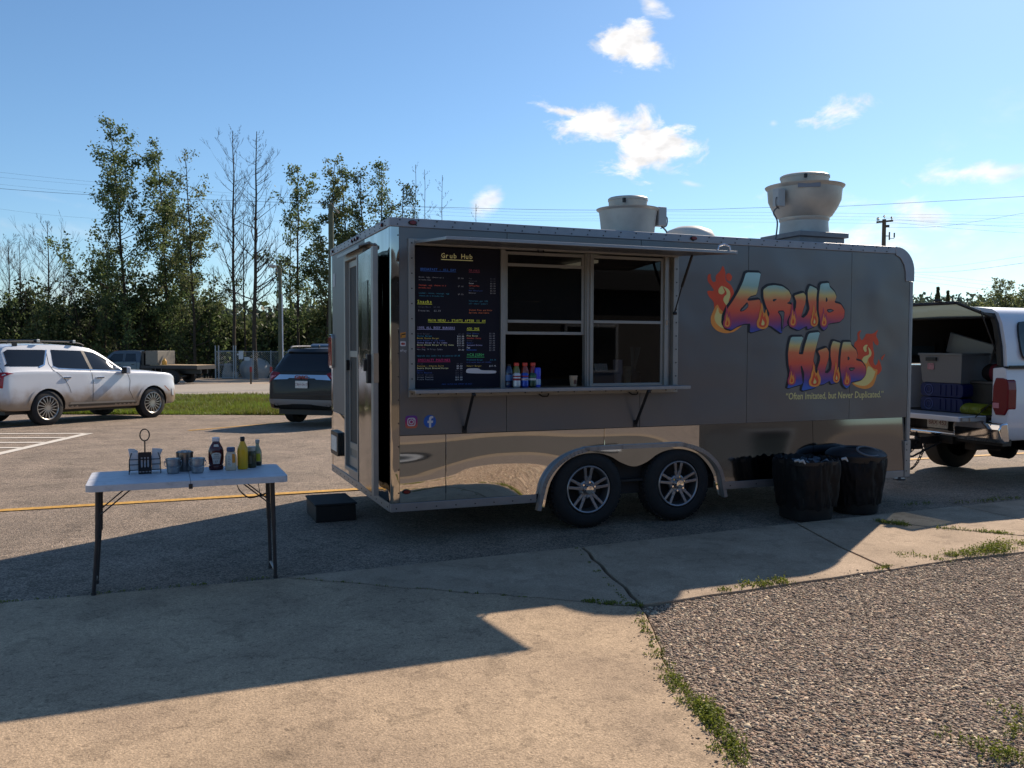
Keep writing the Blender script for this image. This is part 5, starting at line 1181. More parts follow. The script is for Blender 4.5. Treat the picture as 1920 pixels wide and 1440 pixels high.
# ------------------------------------------------------------------ rubbish bins
M_bag = mat('bin_bag', (.008, .008, .009), .6, spec=.25, bump=.5, bscale=14, bdist=.02)
M_bin = mat('bin_plastic', (.014, .014, .015), .5)
def squircle(b, k):
    b.v = [(v[0]*q, v[1]*q, v[2]) for v in b.v for q in [1+k*(((v[0]**2+v[1]**2)**2/max(1e-12, v[0]**4+v[1]**4))**.25-1)]]
def bin_(x, y, r_, h, label, lid):
    t = thing('rubbish_bin', label, 'rubbish bin', (x, y, -.02), 0, 'black rubbish bins beside the trailer')
    b = MB(); b.lathe([(0, .01), (r_*.80, .01), (r_*.82, .03), (r_*.97, h-.04), (r_*1.02, h-.03), (r_*1.03, h), (r_*.97, h), (r_*.93, h-.06), (r_*.80, .05), (0, .05)], 40); squircle(b, .0 if lid else .9); b.build('bin', M_bin, t, smooth=40)
    rr = random.Random(int(x*100)); ph = [rr.uniform(0, 6.28) for _ in range(8)]; b = MB()
    from mathutils import noise as nz_
    def crinkle(b, amp):
        o_ = []
        for v in b.v:
            a = math.atan2(v[1], v[0]); r0 = math.hypot(v[0], v[1]); p = Vector((math.cos(a)*2.2+x, math.sin(a)*2.2+y, v[2]*1.6)); d_ = nz_.noise(p*1.6)*.9-abs(nz_.noise(p*4.2))*.7+nz_.noise(p*9)*.22
            k_ = 1+amp*d_/max(r0, .1)*r_*4*.25; o_.append((v[0]*k_, v[1]*k_, v[2]+(nz_.noise(p*3)*.035 if v[2] < h-.2 or v[2] > h else 0)))
        b.v = o_
    def jit(i, a):
        return 1
    def old(i, a): k_ = .4+.17*i; return 1+k_*(.035*abs(math.sin(a*3.5+ph[0]+i*.12))+.03*abs(math.sin(a*6.5+ph[1]-i*.15))+.016*math.sin(a*17+ph[2]+i*.4)-.03)
    b.lathe([tuple(q) for q in catmull([(r_*.84, h-.12), (r_*.90, h-.03), (r_*.95, h+.012), (r_*1.0, h+.010), (r_*1.04, h-.02), (r_*1.04, h-.08), (r_*1.02, h-.18), (r_*.97, h-.28), (r_*.93, h-.38), (r_*.90, h-.44)], 4)], 128); squircle(b, .15 if lid else .9); crinkle(b, .10)
    b.build('bin_bag', M_bag, t, smooth=60)
    if lid:
        b = MB(); b.lathe([(r_*1.08, h+.0), (r_*1.10, h+.03), (r_*1.05, h+.05), (r_*.92, h+.075), (r_*.55, h+.10), (r_*.5, h+.085), (r_*.5, h+.02)], 40); b.build('lid', mat('lid_dark', srgb(30, 32, 37), .45), t, smooth=40)
        b = MB(); b.lathe([(.080, 0), (.098, .004), (.100, .016), (.086, .02), (.080, .014)], 28); q_ = Matrix.Translation((-.03, -r_*.72, h+.068)) @ Matrix.Rotation(R(24), 4, 'X'); b.v = [tuple(q_ @ Vector((v[0]*1.25, v[1], v[2]))) for v in b.v]; b.build('lid_opening', mat('lid_ring', srgb(92, 94, 98), .4), t, smooth=40)
        b = MB(); b.lathe([(0, .002), (.081, .003)], 28); b.v = [tuple(q_ @ Vector((v[0]*1.25, v[1], v[2]))) for v in b.v]; b.build('dark_hole', M_dark, t, smooth=0)
    else:
        b = MB()
        for i in range(26):
            a = rr.uniform(0, 6.28); q = r_*.85*math.sqrt(rr.random()); c_ = Vector((q*math.cos(a), q*math.sin(a), h-.05+rr.uniform(-.02, .03))); d_ = Vector((rr.uniform(-1, 1), rr.uniform(-1, 1), rr.uniform(-1, 1))).normalized(); s_ = d_.cross(Vector((0, 0, 1))).normalized()
            b.obox(c_, s_, d_.cross(s_), d_, .03, .012, .045)
        b.build('rubbish', mat('rubbish_mix', srgb(74, 84, 96), .5, var=.6, vscale=9), t, smooth=0, bevel=.004)
        b = MB()
        for (a, l) in ((R(200), .05), (R(-20), .06), (R(190), .04)): 
            p = Vector((r_*1.05*math.cos(a), r_*1.05*math.sin(a)-.1, h+.01)); b.tube([p, p+Vector((.03, -.02, .01)), p+Vector((.05, -.03, -.02))], [.012, .016, .006], 6)
        b.build('paper_scrap', mat('scrap_white', srgb(170, 176, 180), .7), t)
bin_(3.92, -.33, .25, .565, 'open black rubbish bin lined with a black bag, nearer the wheels', False)
bin_(4.62, -.22, .262, .54, 'black rubbish bin with rounded holed lid near the trailer front', True)
# ------------------------------------------------------------------ vehicles
M_glasscar = mat('car_glass', (.010, .012, .016), .06, coat=.2)
M_well = mat('wheel_arch_dark', (.008, .008, .008), .9)
def loft(stations, nx=4, nv=3):
    'stations: (x, [(y,z)...]) half sections from floor centre to roof centre; mirrored and capped'
    P = [[(s[0], y, z) for y, z in s[1]] for s in stations]
    K = len(P[0]); rows = []
    cols = [catmull([P[i][k] for i in range(len(P))], nx) for k in range(K)]
    for i in range(len(cols[0])):
        rows.append(catmull([cols[k][i] for k in range(K)], nv))
    n = len(rows[0]); b = MB(); vs = []; idx = []
    for r_ in rows:
        full = [tuple(p) for p in r_]+[(p[0], -p[1], p[2]) for p in r_[-2:0:-1]]
        o = len(vs); vs += full; idx.append(list(range(o, o+len(full))))
    fs = []
    m_ = len(idx[0])
    for a, c_ in zip(idx, idx[1:]): fs += [(a[j], a[(j+1) % m_], c_[(j+1) % m_], c_[j]) for j in range(m_)]
    fs += [tuple(reversed(idx[0])), tuple(idx[-1])]
    b.add(vs, fs); return b
def sec(zb, zr, wr, zs, ws, zt, wt): return [(0, zb), (wr-.14, zb), (wr-.02, zb+.09), (wr, zr), (ws+.012, zs-.12), (ws, zs), (ws-.05, zs+.04), (wt+.01, zt-.07), (wt-.10, zt-.005), (0, zt+.025)]
def cut_arches(o, axles, r_, w_, zc):
    b = MB().mat(1)
    for x in axles:
        for s in (-1, 1):
            y0 = s*w_-.38 if s > 0 else s*w_-.3
            b.cyl((x, y0, zc), r_, .68, 36, 'y')
    c_ = b.build('cutter', [M_well, M_well], o.parent, smooth=0)
    o.data.materials.append(M_well)
    md = o.modifiers.new('arch', 'BOOLEAN'); md.operation = 'DIFFERENCE'; md.object = c_; md.solver = 'EXACT'
    dg = bpy.context.evaluated_depsgraph_get(); me = bpy.data.meshes.new_from_object(o.evaluated_get(dg))
    o.modifiers.remove(md); o.data = me; bpy.data.objects.remove(c_)
    me.shade_smooth(); me.set_sharp_from_angle(angle=R(32))
def car_wheel(parent, x, y, r_, w_, side_, spokes, rimr, rim_m, thin=.02, dark_m=None, two=False):
    ty = MB(); ty.lathe([(rimr, -w_/2+.012), (rimr+.012, -w_/2), (r_-.03, -w_/2+.004), (r_, -w_/2+.03), (r_, w_/2-.03), (r_-.03, w_/2-.004), (rimr+.012, w_/2), (rimr, w_/2-.012)], 40, axis='y')
    w = ty.build('wheel', M_rubber, parent, smooth=40); w.location = (x, y, r_)
    if side_ > 0: w.rotation_euler = (0, 0, math.pi)
    rm = MB(); yf = -w_/2+.02
    rm.lathe([(rimr+.004, yf-.008), (rimr-.008, yf-.012), (rimr-.022, yf), (rimr-.03, yf+.05)], 40, axis='y')
    for k in range(spokes):
        a = 2*math.pi*k/spokes; a2 = a+.10*(1 if k % 2 else -1)*two+.14*(not two)
        p0 = Vector((.04*math.cos(a), yf+.006, .04*math.sin(a))); pm = Vector((rimr*.5*math.cos(a+(a2-a)*.6), yf-.002, rimr*.5*math.sin(a+(a2-a)*.6))); p1 = Vector(((rimr-.012)*math.cos(a2), yf+.004, (rimr-.012)*math.sin(a2)))
        rm.bar(p0, pm, thin, .018, up=(0, 1, 0)); rm.bar(pm, p1, thin*1.15, .018, up=(0, 1, 0))
    rm.cyl((0, yf-.006, 0), .052, .03, 18, 'y'); rm.build('rim', rim_m, w, smooth=35)
    bk = MB().cyl((0, yf+.035, 0), rimr-.015, .02, 28, 'y'); bk.build('rim_back', dark_m or M_well, w, smooth=0)
    return w
def paint(name, base, dirt=None, dz=.9, rough=.28, flake=0):
    m = mat(name, base, rough, metal=flake, coat=.7); nt = m.node_tree; N = nt.nodes; L = nt.links
    if dirt:
        t = N.new('ShaderNodeTexCoord'); s = N.new('ShaderNodeSeparateXYZ'); L.new(t.outputs['Object'], s.inputs[0])
        n = N.new('ShaderNodeTexNoise'); n.inputs['Scale'].default_value = 2.2; n.inputs['Detail'].default_value = 8; L.new(t.outputs['Object'], n.inputs['Vector'])
        a = N.new('ShaderNodeMath'); a.operation = 'MULTIPLY_ADD'; L.new(n.outputs['Fac'], a.inputs[0]); a.inputs[1].default_value = .7; L.new(s.outputs[2], a.inputs[2])
        r = N.new('ShaderNodeMapRange'); r.interpolation_type = 'SMOOTHSTEP'; L.new(a.outputs[0], r.inputs['Value'])
        r.inputs['From Min'].default_value = dz-.12; r.inputs['From Max'].default_value = dz+.30; r.inputs['To Min'].default_value = .85; r.inputs['To Max'].default_value = 0
        mx_ = N.new('ShaderNodeMix'); mx_.data_type = 'RGBA'; L.new(r.outputs[0], mx_.inputs[0]); mx_.inputs[6].default_value = tuple(base[:3])+(1,); mx_.inputs[7].default_value = tuple(dirt[:3])+(1,)
        L.new(mx_.outputs[2], N['Principled BSDF'].inputs['Base Color'])
        c_ = N.new('ShaderNodeMapRange'); L.new(r.outputs[0], c_.inputs['Value']); c_.inputs['To Min'].default_value = .7; c_.inputs['To Max'].default_value = 0; L.new(c_.outputs[0], N['Principled BSDF'].inputs['Coat Weight'])
    return m
def ring(cx, cz, r0, r1, a0, a1, n=22, sx=1):
    return [(cx+r1*sx*math.cos(R(a0+(a1-a0)*i/n)), cz+r1*math.sin(R(a0+(a1-a0)*i/n))) for i in range(n+1)]+[(cx+r0*sx*math.cos(R(a1+(a0-a1)*i/n)), cz+r0*math.sin(R(a1+(a0-a1)*i/n))) for i in range(n+1)]
def place(t, px_c, D, heading):
    'thing at picture column / distance, heading = direction in camera ground axes (right, ahead)'
    d = RH*heading[0]+FH*heading[1]; t.rotation_euler = (0, 0, math.atan2(d.y, d.x))
    t.location = at(px_c, D)

# ---- white SUV
def white_suv():
    t = thing('white_suv', 'dusty white SUV with roof rails parked by the grass', 'SUV')
    hd = Vector((.4276, .904)).normalized()
    d = RH*hd.x+FH*hd.y; left = Vector((-d.y, d.x, 0))
    rear = at(88, 19.3)+left*.96
    t.rotation_euler = (0, -math.atan(-.0165*hd.y)*-1*0, math.atan2(d.y, d.x)); t.location = rear-Vector((0, 0, .02))
    pitch = math.atan(-.0165*hd.y)
    t.rotation_euler = (0, -pitch, math.atan2(d.y, d.x))
    W = paint('white_paint_dusty', srgb(208, 211, 216)[:3], srgb(142, 116, 84)[:3], .92)
    S = [(-1.13, sec(.52, .68, .76, .96, .74, 1.02, .70)), (-1.07, sec(.42, .70, .91, 1.06, .88, 1.16, .80)), (-.98, sec(.36, .74, .965, 1.13, .93, 1.42, .76)), (-.84, sec(.34, .75, .985, 1.17, .95, 1.70, .69)),
         (-.4, sec(.33, .75, .985, 1.19, .955, 1.765, .69)), (.4, sec(.32, .75, .985, 1.18, .955, 1.785, .69)), (1.0, sec(.32, .74, .985, 1.165, .955, 1.765, .68)), (1.4, sec(.32, .74, .985, 1.155, .95, 1.69, .67)),
         (1.75, sec(.32, .74, .985, 1.145, .95, 1.51, .71)), (2.1, sec(.32, .74, .985, 1.13, .945, 1.27, .78)), (2.32, sec(.32, .74, .985, 1.13, .95, 1.21, .81)), (2.9, sec(.32, .74, .985, 1.115, .95, 1.185, .82)), (3.3, sec(.32, .72, .98, 1.09, .94, 1.15, .80)),
         (3.52, sec(.33, .70, .96, 1.06, .91, 1.12, .78)), (3.64, sec(.35, .68, .92, 1.01, .87, 1.07, .74)), (3.70, sec(.38, .66, .87, .97, .81, 1.02, .69)), (3.73, sec(.44, .62, .74, .84, .68, .88, .56))]
    body = loft(S).build('body', W, t, smooth=32)
    bv = bvh_of(body)
    cut_arches(body, (0, 2.9), .425, .985, .385)
    # windows
    gl = [[(-1.04, 1.30), (-.15, 1.295), (-.04, 1.34), (.10, 1.655), (.02, 1.66), (-.88, 1.655), (-1.0, 1.56)]]
    skin('quarter_window', bv, gl, 'y', M_glasscar, t)
    skin('rear_door_window', bv, [[(.20, 1.31), (.30, 1.265), (.62, 1.245), (1.12, 1.225), (1.02, 1.65), (.24, 1.665)]], 'y', M_glasscar, t)
    skin('front_door_window', bv, [[(1.20, 1.225), (2.10, 1.185), (1.62, 1.50), (1.36, 1.615), (1.10, 1.645)]], 'y', M_glasscar, t)
    skin('door_pillar', bv, [[(1.12, 1.225), (1.20, 1.225), (1.10, 1.648), (1.02, 1.652)]], 'y', M_black, t, off=.008)
    skin('windscreen', bv, [[(-.66, 1.28), (.66, 1.28), (.56, 1.60), (-.56, 1.60)]], 'x', M_glasscar, t, sgn=1)
    skin('window_trim', bv, [stroke([(.16, 1.30), (.30, 1.25), (.62, 1.23), (1.2, 1.21), (2.14, 1.17)], .018), stroke([(-.16, 1.28), (-.02, 1.33), (.13, 1.66)], .03)], 'y', M_chrome, t, off=.010, step=.06)
    seam = mat('panel_gap', (.03, .03, .03), .7)
    skin('door_gap', bv, [stroke([(.12, 1.66), (.10, 1.35), (.16, 1.22), (.42, 1.0), (.52, .82), (.56, .70)], .012), stroke([(1.12, 1.20), (1.15, .95), (1.13, .46)], .012), stroke([(2.12, 1.17), (2.20, .95), (2.16, .72), (2.28, .50)], .012), stroke([(-1.0, 1.27), (-.98, 1.16)], .01), stroke([(.5, .47), (2.2, .46)], .010)], 'y', seam, t, off=.003, step=.05)
    skin('arch_trim', bv, [ring(0, .385, .43, .50, 8, 172), ring(2.9, .385, .43, .50, 8, 172)], 'y', W, t, off=.014, step=.06)
    skin('sill_trim', bv, [[(.52, .44), (2.36, .43), (2.30, .475), (.56, .485)]], 'y', mat('satin_trim', srgb(170, 166, 158), .35, metal=.5), t, off=.012)
    skin('lower_cladding', bv, [[(.48, .33), (2.44, .33), (2.40, .43), (.50, .44)]], 'y', mat('cladding_dusty', srgb(86, 78, 68), .7), t, off=.008)
    skin('tail_light', bv, [[(-1.12, .82), (-1.03, .84), (-1.00, 1.08), (-.88, 1.135), (-.80, 1.145), (-.92, 1.17), (-1.12, 1.17)]], 'y', M_redl2, t, off=.010, step=.05)
    skin('tail_light', bv, [[(-.90, .80), (-.76, .80), (-.76, 1.16), (-.90, 1.16)]], 'x', M_redl2, t, off=.010, step=.05)
    skin('rear_window', bv, [[(-.66, 1.25), (.66, 1.25), (.58, 1.60), (-.58, 1.60)]], 'x', M_glasscar, t, off=.01)
    skin('fog_light', bv, [[(3.50, .56), (3.58, .54), (3.56, .70), (3.49, .74)]], 'y', mat('lamp_clear', srgb(190, 194, 200), .1, coat=.5), t, off=.008, step=.04)
    skin('side_marker', bv, [stroke([(3.24, .80), (3.40, .66)], .02)], 'y', mat('amber', srgb(150, 72, 36), .3), t, off=.016, step=.04)
    for x, z in ((.46, 1.045), (1.34, 1.035)):
        b = MB(); b.obox((x, -.982, z), Vector((1, 0, 0)), Vector((0, 1, 0)), Vector((0, 0, 1)), .105, .02, .02); b.build('door_handle', M_chrome, t, smooth=0, bevel=.012)
    b = MB(); b.obox((2.02, -1.05, 1.20), Vector((.95, -.2, 0)).normalized(), Vector((.2, .95, 0)).normalized(), Vector((0, 0, 1)), .06, .11, .085); mi = b.build('door_mirror', W, t, smooth=0, bevel=.03)
    b = MB(); b.obox((1.955, -1.05, 1.20), Vector((.95, -.2, 0)).normalized(), Vector((.2, .95, 0)).normalized(), Vector((0, 0, 1)), .012, .10, .075); b.box(1.98, -.96, 1.12, 2.05, -.90, 1.17); b.build('mirror_back', M_black, mi, smooth=0, bevel=.008)
    for s in (-1, 1):
        b = MB(); b.tube(catmull([(-.75, s*.66, 1.80), (-.6, s*.66, 1.835), (.3, s*.66, 1.85), (.95, s*.655, 1.83), (1.15, s*.65, 1.775)], 5), .02, 8)
        b.box(-.62, s*.66-.02, 1.74, -.52, s*.66+.02, 1.83); b.build('roof_rail', M_black, t)
    for x in (-.05, .85):
        b = MB(); b.bar((x, -.68, 1.875), (x, .68, 1.875), .06, .03)
        for s in (-1, 1): b.obox((x, s*.67, 1.85), Vector((1, 0, 0)), Vector((0, 1, 0)), Vector((0, 0, 1)), .05, .04, .035)
        o = b.build('roof_bar', M_black, t, smooth=0, bevel=.01)
        b = MB()
        for s in (-1, 1): b.obox((x, s*.715, 1.86), Vector((1, 0, 0)), Vector((0, 1, 0)), Vector((0, 0, 1)), .035, .012, .035)
        b.build('bar_end', mat('silver_plastic', srgb(190, 190, 186), .4, metal=.4), o, smooth=0, bevel=.01)
    al = mat('dusty_alloy', srgb(190, 186, 178), .35, metal=.8)
    for x in (0, 2.9):
        for s in (-1, 1): car_wheel(t, x, s*.855, .385, .25, s, 16, .265, al, .017, mat('rim_dark', srgb(58, 46, 38), .7))
    b = MB(); b.box(-.9, -.8, .26, 3.4, .8, .36); b.build('underbody', M_black, t, smooth=0)
    return t
white_suv()

# ---- dark SUV seen from behind
def dark_suv():
    t = thing('dark_suv', 'charcoal SUV seen from behind with silver lower bumper, beside the trailer', 'SUV')
    P = paint('charcoal_paint', (.005, .0055, .006), None, rough=.5, flake=.0); P.node_tree.nodes['Principled BSDF'].inputs['Coat Weight'].default_value = .25
    S = [(-1.02, sec(.50, .66, .74, .94, .72, 1.00, .66)), (-.97, sec(.40, .68, .86, 1.06, .84, 1.12, .74)), (-.88, sec(.36, .72, .92, 1.14, .89, 1.36, .70)), (-.70, sec(.34, .74, .955, 1.17, .92, 1.62, .62)),
         (-.3, sec(.33, .74, .958, 1.18, .925, 1.69, .63)), (.5, sec(.32, .74, .958, 1.17, .925, 1.70, .63)), (1.0, sec(.32, .74, .958, 1.15, .92, 1.68, .62)), (1.6, sec(.32, .74, .955, 1.13, .92, 1.50, .68)), (2.1, sec(.32, .74, .955, 1.10, .91, 1.20, .76)),
         (2.8, sec(.32, .72, .95, 1.05, .90, 1.11, .76)), (3.3, sec(.33, .68, .93, .97, .86, 1.02, .70)), (3.7, sec(.40, .60, .78, .80, .70, .86, .55))]
    body = loft(S).build('body', P, t, smooth=32); bv = bvh_of(body)
    cut_arches(body, (0, 2.86), .415, .955, .375)
    skin('rear_window', bv, [[(-.80, 1.19), (.80, 1.19), (.64, 1.56), (-.64, 1.56)]], 'x', M_glasscar, t, off=.008)
    skin('side_window', bv, [[(-.72, 1.23), (1.95, 1.17), (1.45, 1.52), (-.5, 1.60)]], 'y', M_glasscar, t); skin('side_window', bv, [[(-.72, 1.23), (1.95, 1.17), (1.45, 1.52), (-.5, 1.60)]], 'y', M_glasscar, t, sgn=1)
    for s in (-1, 1):
        skin('tail_light', bv, [[(s*.915, .90), (s*.86, 1.18), (s*.62, 1.16), (s*.55, 1.10), (s*.72, 1.02), (s*.86, .93)]], 'x', M_redl, t, off=.012, step=.06)
        skin('reverse_lamp', bv, [[(s*.80, 1.02), (s*.70, 1.07), (s*.68, 1.10), (s*.80, 1.085)]], 'x', mat('lamp_pink', srgb(200, 130, 140), .2), t, off=.018, step=.05)
    skin('tailgate_bar', bv, [[(-.72, 1.0), (-.36, 1.01), (-.32, 1.035), (.32, 1.035), (.36, 1.01), (.72, 1.0), (.60, 1.11), (-.60, 1.11)]], 'x', M_chrome, t, off=.018, step=.06)
    skin('bumper_skid', bv, [[(-.86, .58), (.86, .58), (.84, .50), (.66, .44), (.50, .46), (.26, .48), (-.26, .48), (-.50, .46), (-.66, .44), (-.84, .50)]], 'x', mat('satin_silver', srgb(118, 118, 120), .45, metal=.4), t, off=.02, step=.06)
    skin('tow_cover', bv, [[(-.26, .49), (.26, .49), (.24, .41), (-.24, .41)]], 'x', M_black, t, off=.024)
    skin('tailgate_gap', bv, [stroke([(-.78, .70), (.78, .70)], .012), stroke([(-.84, .62), (.84, .62)], .012), stroke([(-.78, .70), (-.82, .98)], .012), stroke([(.78, .70), (.82, .98)], .012)], 'x', mat('panel_gap', (.03, .03, .03), .7), t, off=.004, step=.06)
    pl_ = MB(); pl_.obox((-1.045, 0, .905), Vector((0, 1, 0)), Vector((1, 0, 0)), Vector((0, 0, 1)), .155, .008, .08); po = pl_.build('licence_plate', M_plate, t, smooth=0, bevel=.01)
    b = MB(); v, f = text_geo('CBH 0417', .075); x1 = max(p[0] for p in v)
    b.add([(-1.0545, (x1/2-p[0]), .88+p[1]) for p in v], f); b.build('plate_lettering', mat('plate_red', srgb(120, 60, 70), .5), po, smooth=0)
    b = MB(); v, f = text_geo('GMC', .13, bold=.008); x1 = max(p[0] for p in v); b.add([(-1.055, (x1/2-p[0])*1.15, 1.03+p[1]*.75) for p in v], f); b.build('badge_lettering', mat('badge_red', srgb(120, 22, 34), .3), t, smooth=0)
    for y, w in ((.62, .2), (-.66, .14)):
        b = MB(); b.obox((-.985, y, .735), Vector((0, 1, 0)), Vector((1, 0, 0)), Vector((0, 0, 1)), w/2, .03, .009); b.build('badge', M_chrome, t, smooth=0)
    for y in (-.66, .66):
        b = MB(); b.lathe([(.05, 0), (.055, 0), (.055, .16), (.045, .16), (.045, .02)], 18, (-1.03, y, .44), 'x'); b.build('exhaust_tip', mat('exhaust_dark', (.03, .03, .03), .3, metal=.9), t, smooth=40)
    skin('spoiler', bv, [[(-.66, 1.585), (.66, 1.585), (.60, 1.64), (-.60, 1.64)]], 'x', P, t, off=.05)
    for s in (-1, 1):
        b = MB(); b.tube(catmull([(-.55, s*.60, 1.70), (-.4, s*.60, 1.735), (.6, s*.60, 1.75), (1.1, s*.59, 1.71)], 5), .02, 8); b.build('roof_rail', mat('satin_silver', srgb(118, 118, 120), .45), t)
    b = MB(); b.obox((.35, 0, 1.755), Vector((1, 0, 0)), Vector((0, 1, 0)), Vector((0, 0, 1)), .30, .5, .05); b.build('sunroof_panel', mat('glossy_roof', srgb(150, 154, 160), .15, metal=.6), t, smooth=0, bevel=.05)
    b = MB(); b.lathe([(.03, 0), (.022, .05), (0, .07)], 10, (-.35, 0, 1.70)); b.build('aerial', M_black, t)
    b = MB(); b.bar((-.93, .1, 1.19), (-.86, -.35, 1.26), .02, .02); b.build('rear_wiper', M_black, t, smooth=0)
    al = mat('dusty_alloy', srgb(190, 186, 178), .35, metal=.8)
    for x in (0, 2.86):
        for s in (-1, 1): car_wheel(t, x, s*.82, .375, .25, s, 10, .25, al, .03)
    b = MB(); b.box(-.85, -.7, .24, 3.2, .7, .36); b.cyl((0, -.8, .375), .06, 1.6, 12, 'y'); b.build('underbody', M_black, t, smooth=0)
    a = R(20); hd = (math.sin(a), math.cos(a)); place(t, 613, 19.9, hd)
    t.rotation_euler = (0, -math.atan(-.0165*hd[1]), t.rotation_euler[2])
dark_suv()

# ---- dark crew cab flatbed across the road
def flatbed():
    t = thing('flatbed_truck', 'dark grey crew cab flatbed truck parked across the road', 'truck')
    P = paint('dull_grey_paint', srgb(62, 72, 84)[:3], None, rough=.4)
    S = [(1.75, sec(.62, .80, .86, 1.22, .84, 1.30, .78)), (1.78, sec(.60, .85, .93, 1.28, .90, 1.75, .74)), (1.95, sec(.6, .85, .95, 1.30, .91, 1.95, .70)), (3.2, sec(.6, .85, .95, 1.30, .91, 1.98, .70)), (3.7, sec(.6, .85, .95, 1.28, .91, 1.90, .68)), (4.2, sec(.6, .85, .95, 1.26, .91, 1.50, .74)), (4.45, sec(.6, .85, .95, 1.24, .91, 1.32, .80)), (5.3, sec(.6, .82, .95, 1.16, .89, 1.25, .76)), (5.6, sec(.62, .8, .9, 1.02, .82, 1.10, .7))]
    body = loft(S).build('cab', P, t, smooth=32); bv = bvh_of(body); cut_arches(body, (4.75,), .46, .95, .42)
    skin('rear_door_window', bv, [[(2.05, 1.34), (2.80, 1.33), (2.78, 1.80), (2.15, 1.80)]], 'y', M_glasscar, t, sgn=1); skin('front_door_window', bv, [[(2.95, 1.33), (4.05, 1.29), (3.62, 1.78), (2.95, 1.80)]], 'y', M_glasscar, t, sgn=1)
    skin('windscreen', bv, [[(-.70, 1.38), (.70, 1.38), (.6, 1.80), (-.6, 1.80)]], 'x', M_glasscar, t, sgn=1)
    skin('door_gap', bv, [stroke([(2.87, 1.82), (2.87, .70)], .02), stroke([(1.98, 1.3), (2.0, .7)], .02), stroke([(4.1, 1.25), (4.05, .7)], .02)], 'y', mat('panel_gap', (.03, .03, .03), .7), t, off=.004, sgn=1, step=.08)
    for x in (2.15, 3.05):
        b = MB(); b.box(x, .94, 1.12, x+.16, .97, 1.16); b.build('door_handle', M_black, t, smooth=0)
    b = MB(); b.obox((3.9, 1.12, 1.42), Vector((1, 0, 0)), Vector((0, 1, 0)), Vector((0, 0, 1)), .07, .13, .15); b.build('door_mirror', M_black, t, smooth=0, bevel=.03)
    b = MB()
    for k in range(5): b.box(3.55, -.5+k*.25-.05, 1.93, 3.7, -.5+k*.25+.05, 1.98)
    b.build('roof_lamps', mat('amber', srgb(150, 72, 36), .3), t, smooth=0)
    b = MB(); b.box(-2.05, -1.1, .97, 1.60, 1.1, 1.09); b.box(-2.05, 1.1, .92, 1.60, 1.13, 1.10); b.box(-2.06, -1.12, .88, -2.0, 1.12, 1.11); b.build('flat_deck', mat('deck_dark', (.03, .03, .032), .6), t, smooth=0)
    b = MB(); b.box(-2.0, -1.08, 1.091, 1.0, 1.08, 1.13); b.build('deck_boards', mat('deck_wood', srgb(176, 152, 120), .8, var=.2, vscale=3), t, smooth=0)
    b = MB(); b.box(1.45, -1.0, 1.09, 1.6, 1.0, 1.95); b.build('headboard', M_black, t, smooth=0)
    b = MB(); b.box(-1.9, -.45, .6, 4.9, -.3, .9); b.box(-1.9, .3, .6, 4.9, .45, .9); b.box(.9, .7, .55, 1.6, 1.05, .9); b.cyl((-.4, -.9, .42), .08, 1.8, 12, 'y'); b.build('chassis', M_black, t, smooth=0)
    b = MB(); b.tube([(.25, 1.1, .95), (.25, 1.1, .55), (.65, 1.1, .55), (.65, 1.1, .95)], .015, 6); b.build('side_step', mat('satin_silver', srgb(118, 118, 120), .45), t)
    for x in (-.4, 4.75):
        for s in (-1, 1): car_wheel(t, x, s*.88, .42, .28, s, 8, .22, mat('dull_rim', srgb(70, 70, 72), .6), .04)
    hd = (-.985, .17); place(t, 340, 54, hd)
    q = t.matrix_basis
    # move so that the rear wheel stands in column 340
    d = RH*hd[0]+FH*hd[1]; t.location = at(340, 53.2)+d*.4
    b = MB(); b.box(-.40, -.95, 0, .40, .95, .84); o = b.build('cargo_box', mat('grey_crate', srgb(112, 108, 100), .6, var=.1), None, smooth=0, bevel=.02); o.location = t.location+d*.98+Vector((0, 0, 1.13)); o.rotation_euler = t.rotation_euler
    tag(o, 'tall grey box standing on the deck behind the truck cab', 'box')
    b = MB(); b.lathe([(0, 0), (.13, 0), (.14, .03), (.14, .20), (.09, .30), (.04, .34), (.04, .40), (0, .40)], 16); o = b.build('yellow_jug', mat('jug_yellow', srgb(206, 152, 60), .5), None, smooth=40); lv = Vector((-d.y, d.x, 0)); o.location = t.location+d*.35+lv*.6+Vector((0, 0, 1.13)); tag(o, 'small yellow jug on the flat deck beside the grey box', 'jug')
flatbed()

# ---- white pickup with canopy, hitched to the trailer
def dusty():
    m = bpy.data.materials.new('dusty_glass'); m.use_nodes = True; N = m.node_tree.nodes; L = m.node_tree.links; N.remove(N['Principled BSDF'])
    a = N.new('ShaderNodeBsdfTransparent'); a.inputs[0].default_value = (.7, .74, .72, 1); d = N.new('ShaderNodeBsdfDiffuse'); d.inputs[0].default_value = (.30, .34, .31, 1)
    t = N.new('ShaderNodeBsdfTranslucent'); t.inputs[0].default_value = (.30, .34, .31, 1); m1 = N.new('ShaderNodeMixShader'); m2 = N.new('ShaderNodeMixShader')
    L.new(d.outputs[0], m1.inputs[1]); L.new(t.outputs[0], m1.inputs[2]); m2.inputs[0].default_value = .55; L.new(a.outputs[0], m2.inputs[1]); L.new(m1.outputs[0], m2.inputs[2]); L.new(m2.outputs[0], N['Material Output'].inputs['Surface']); return m
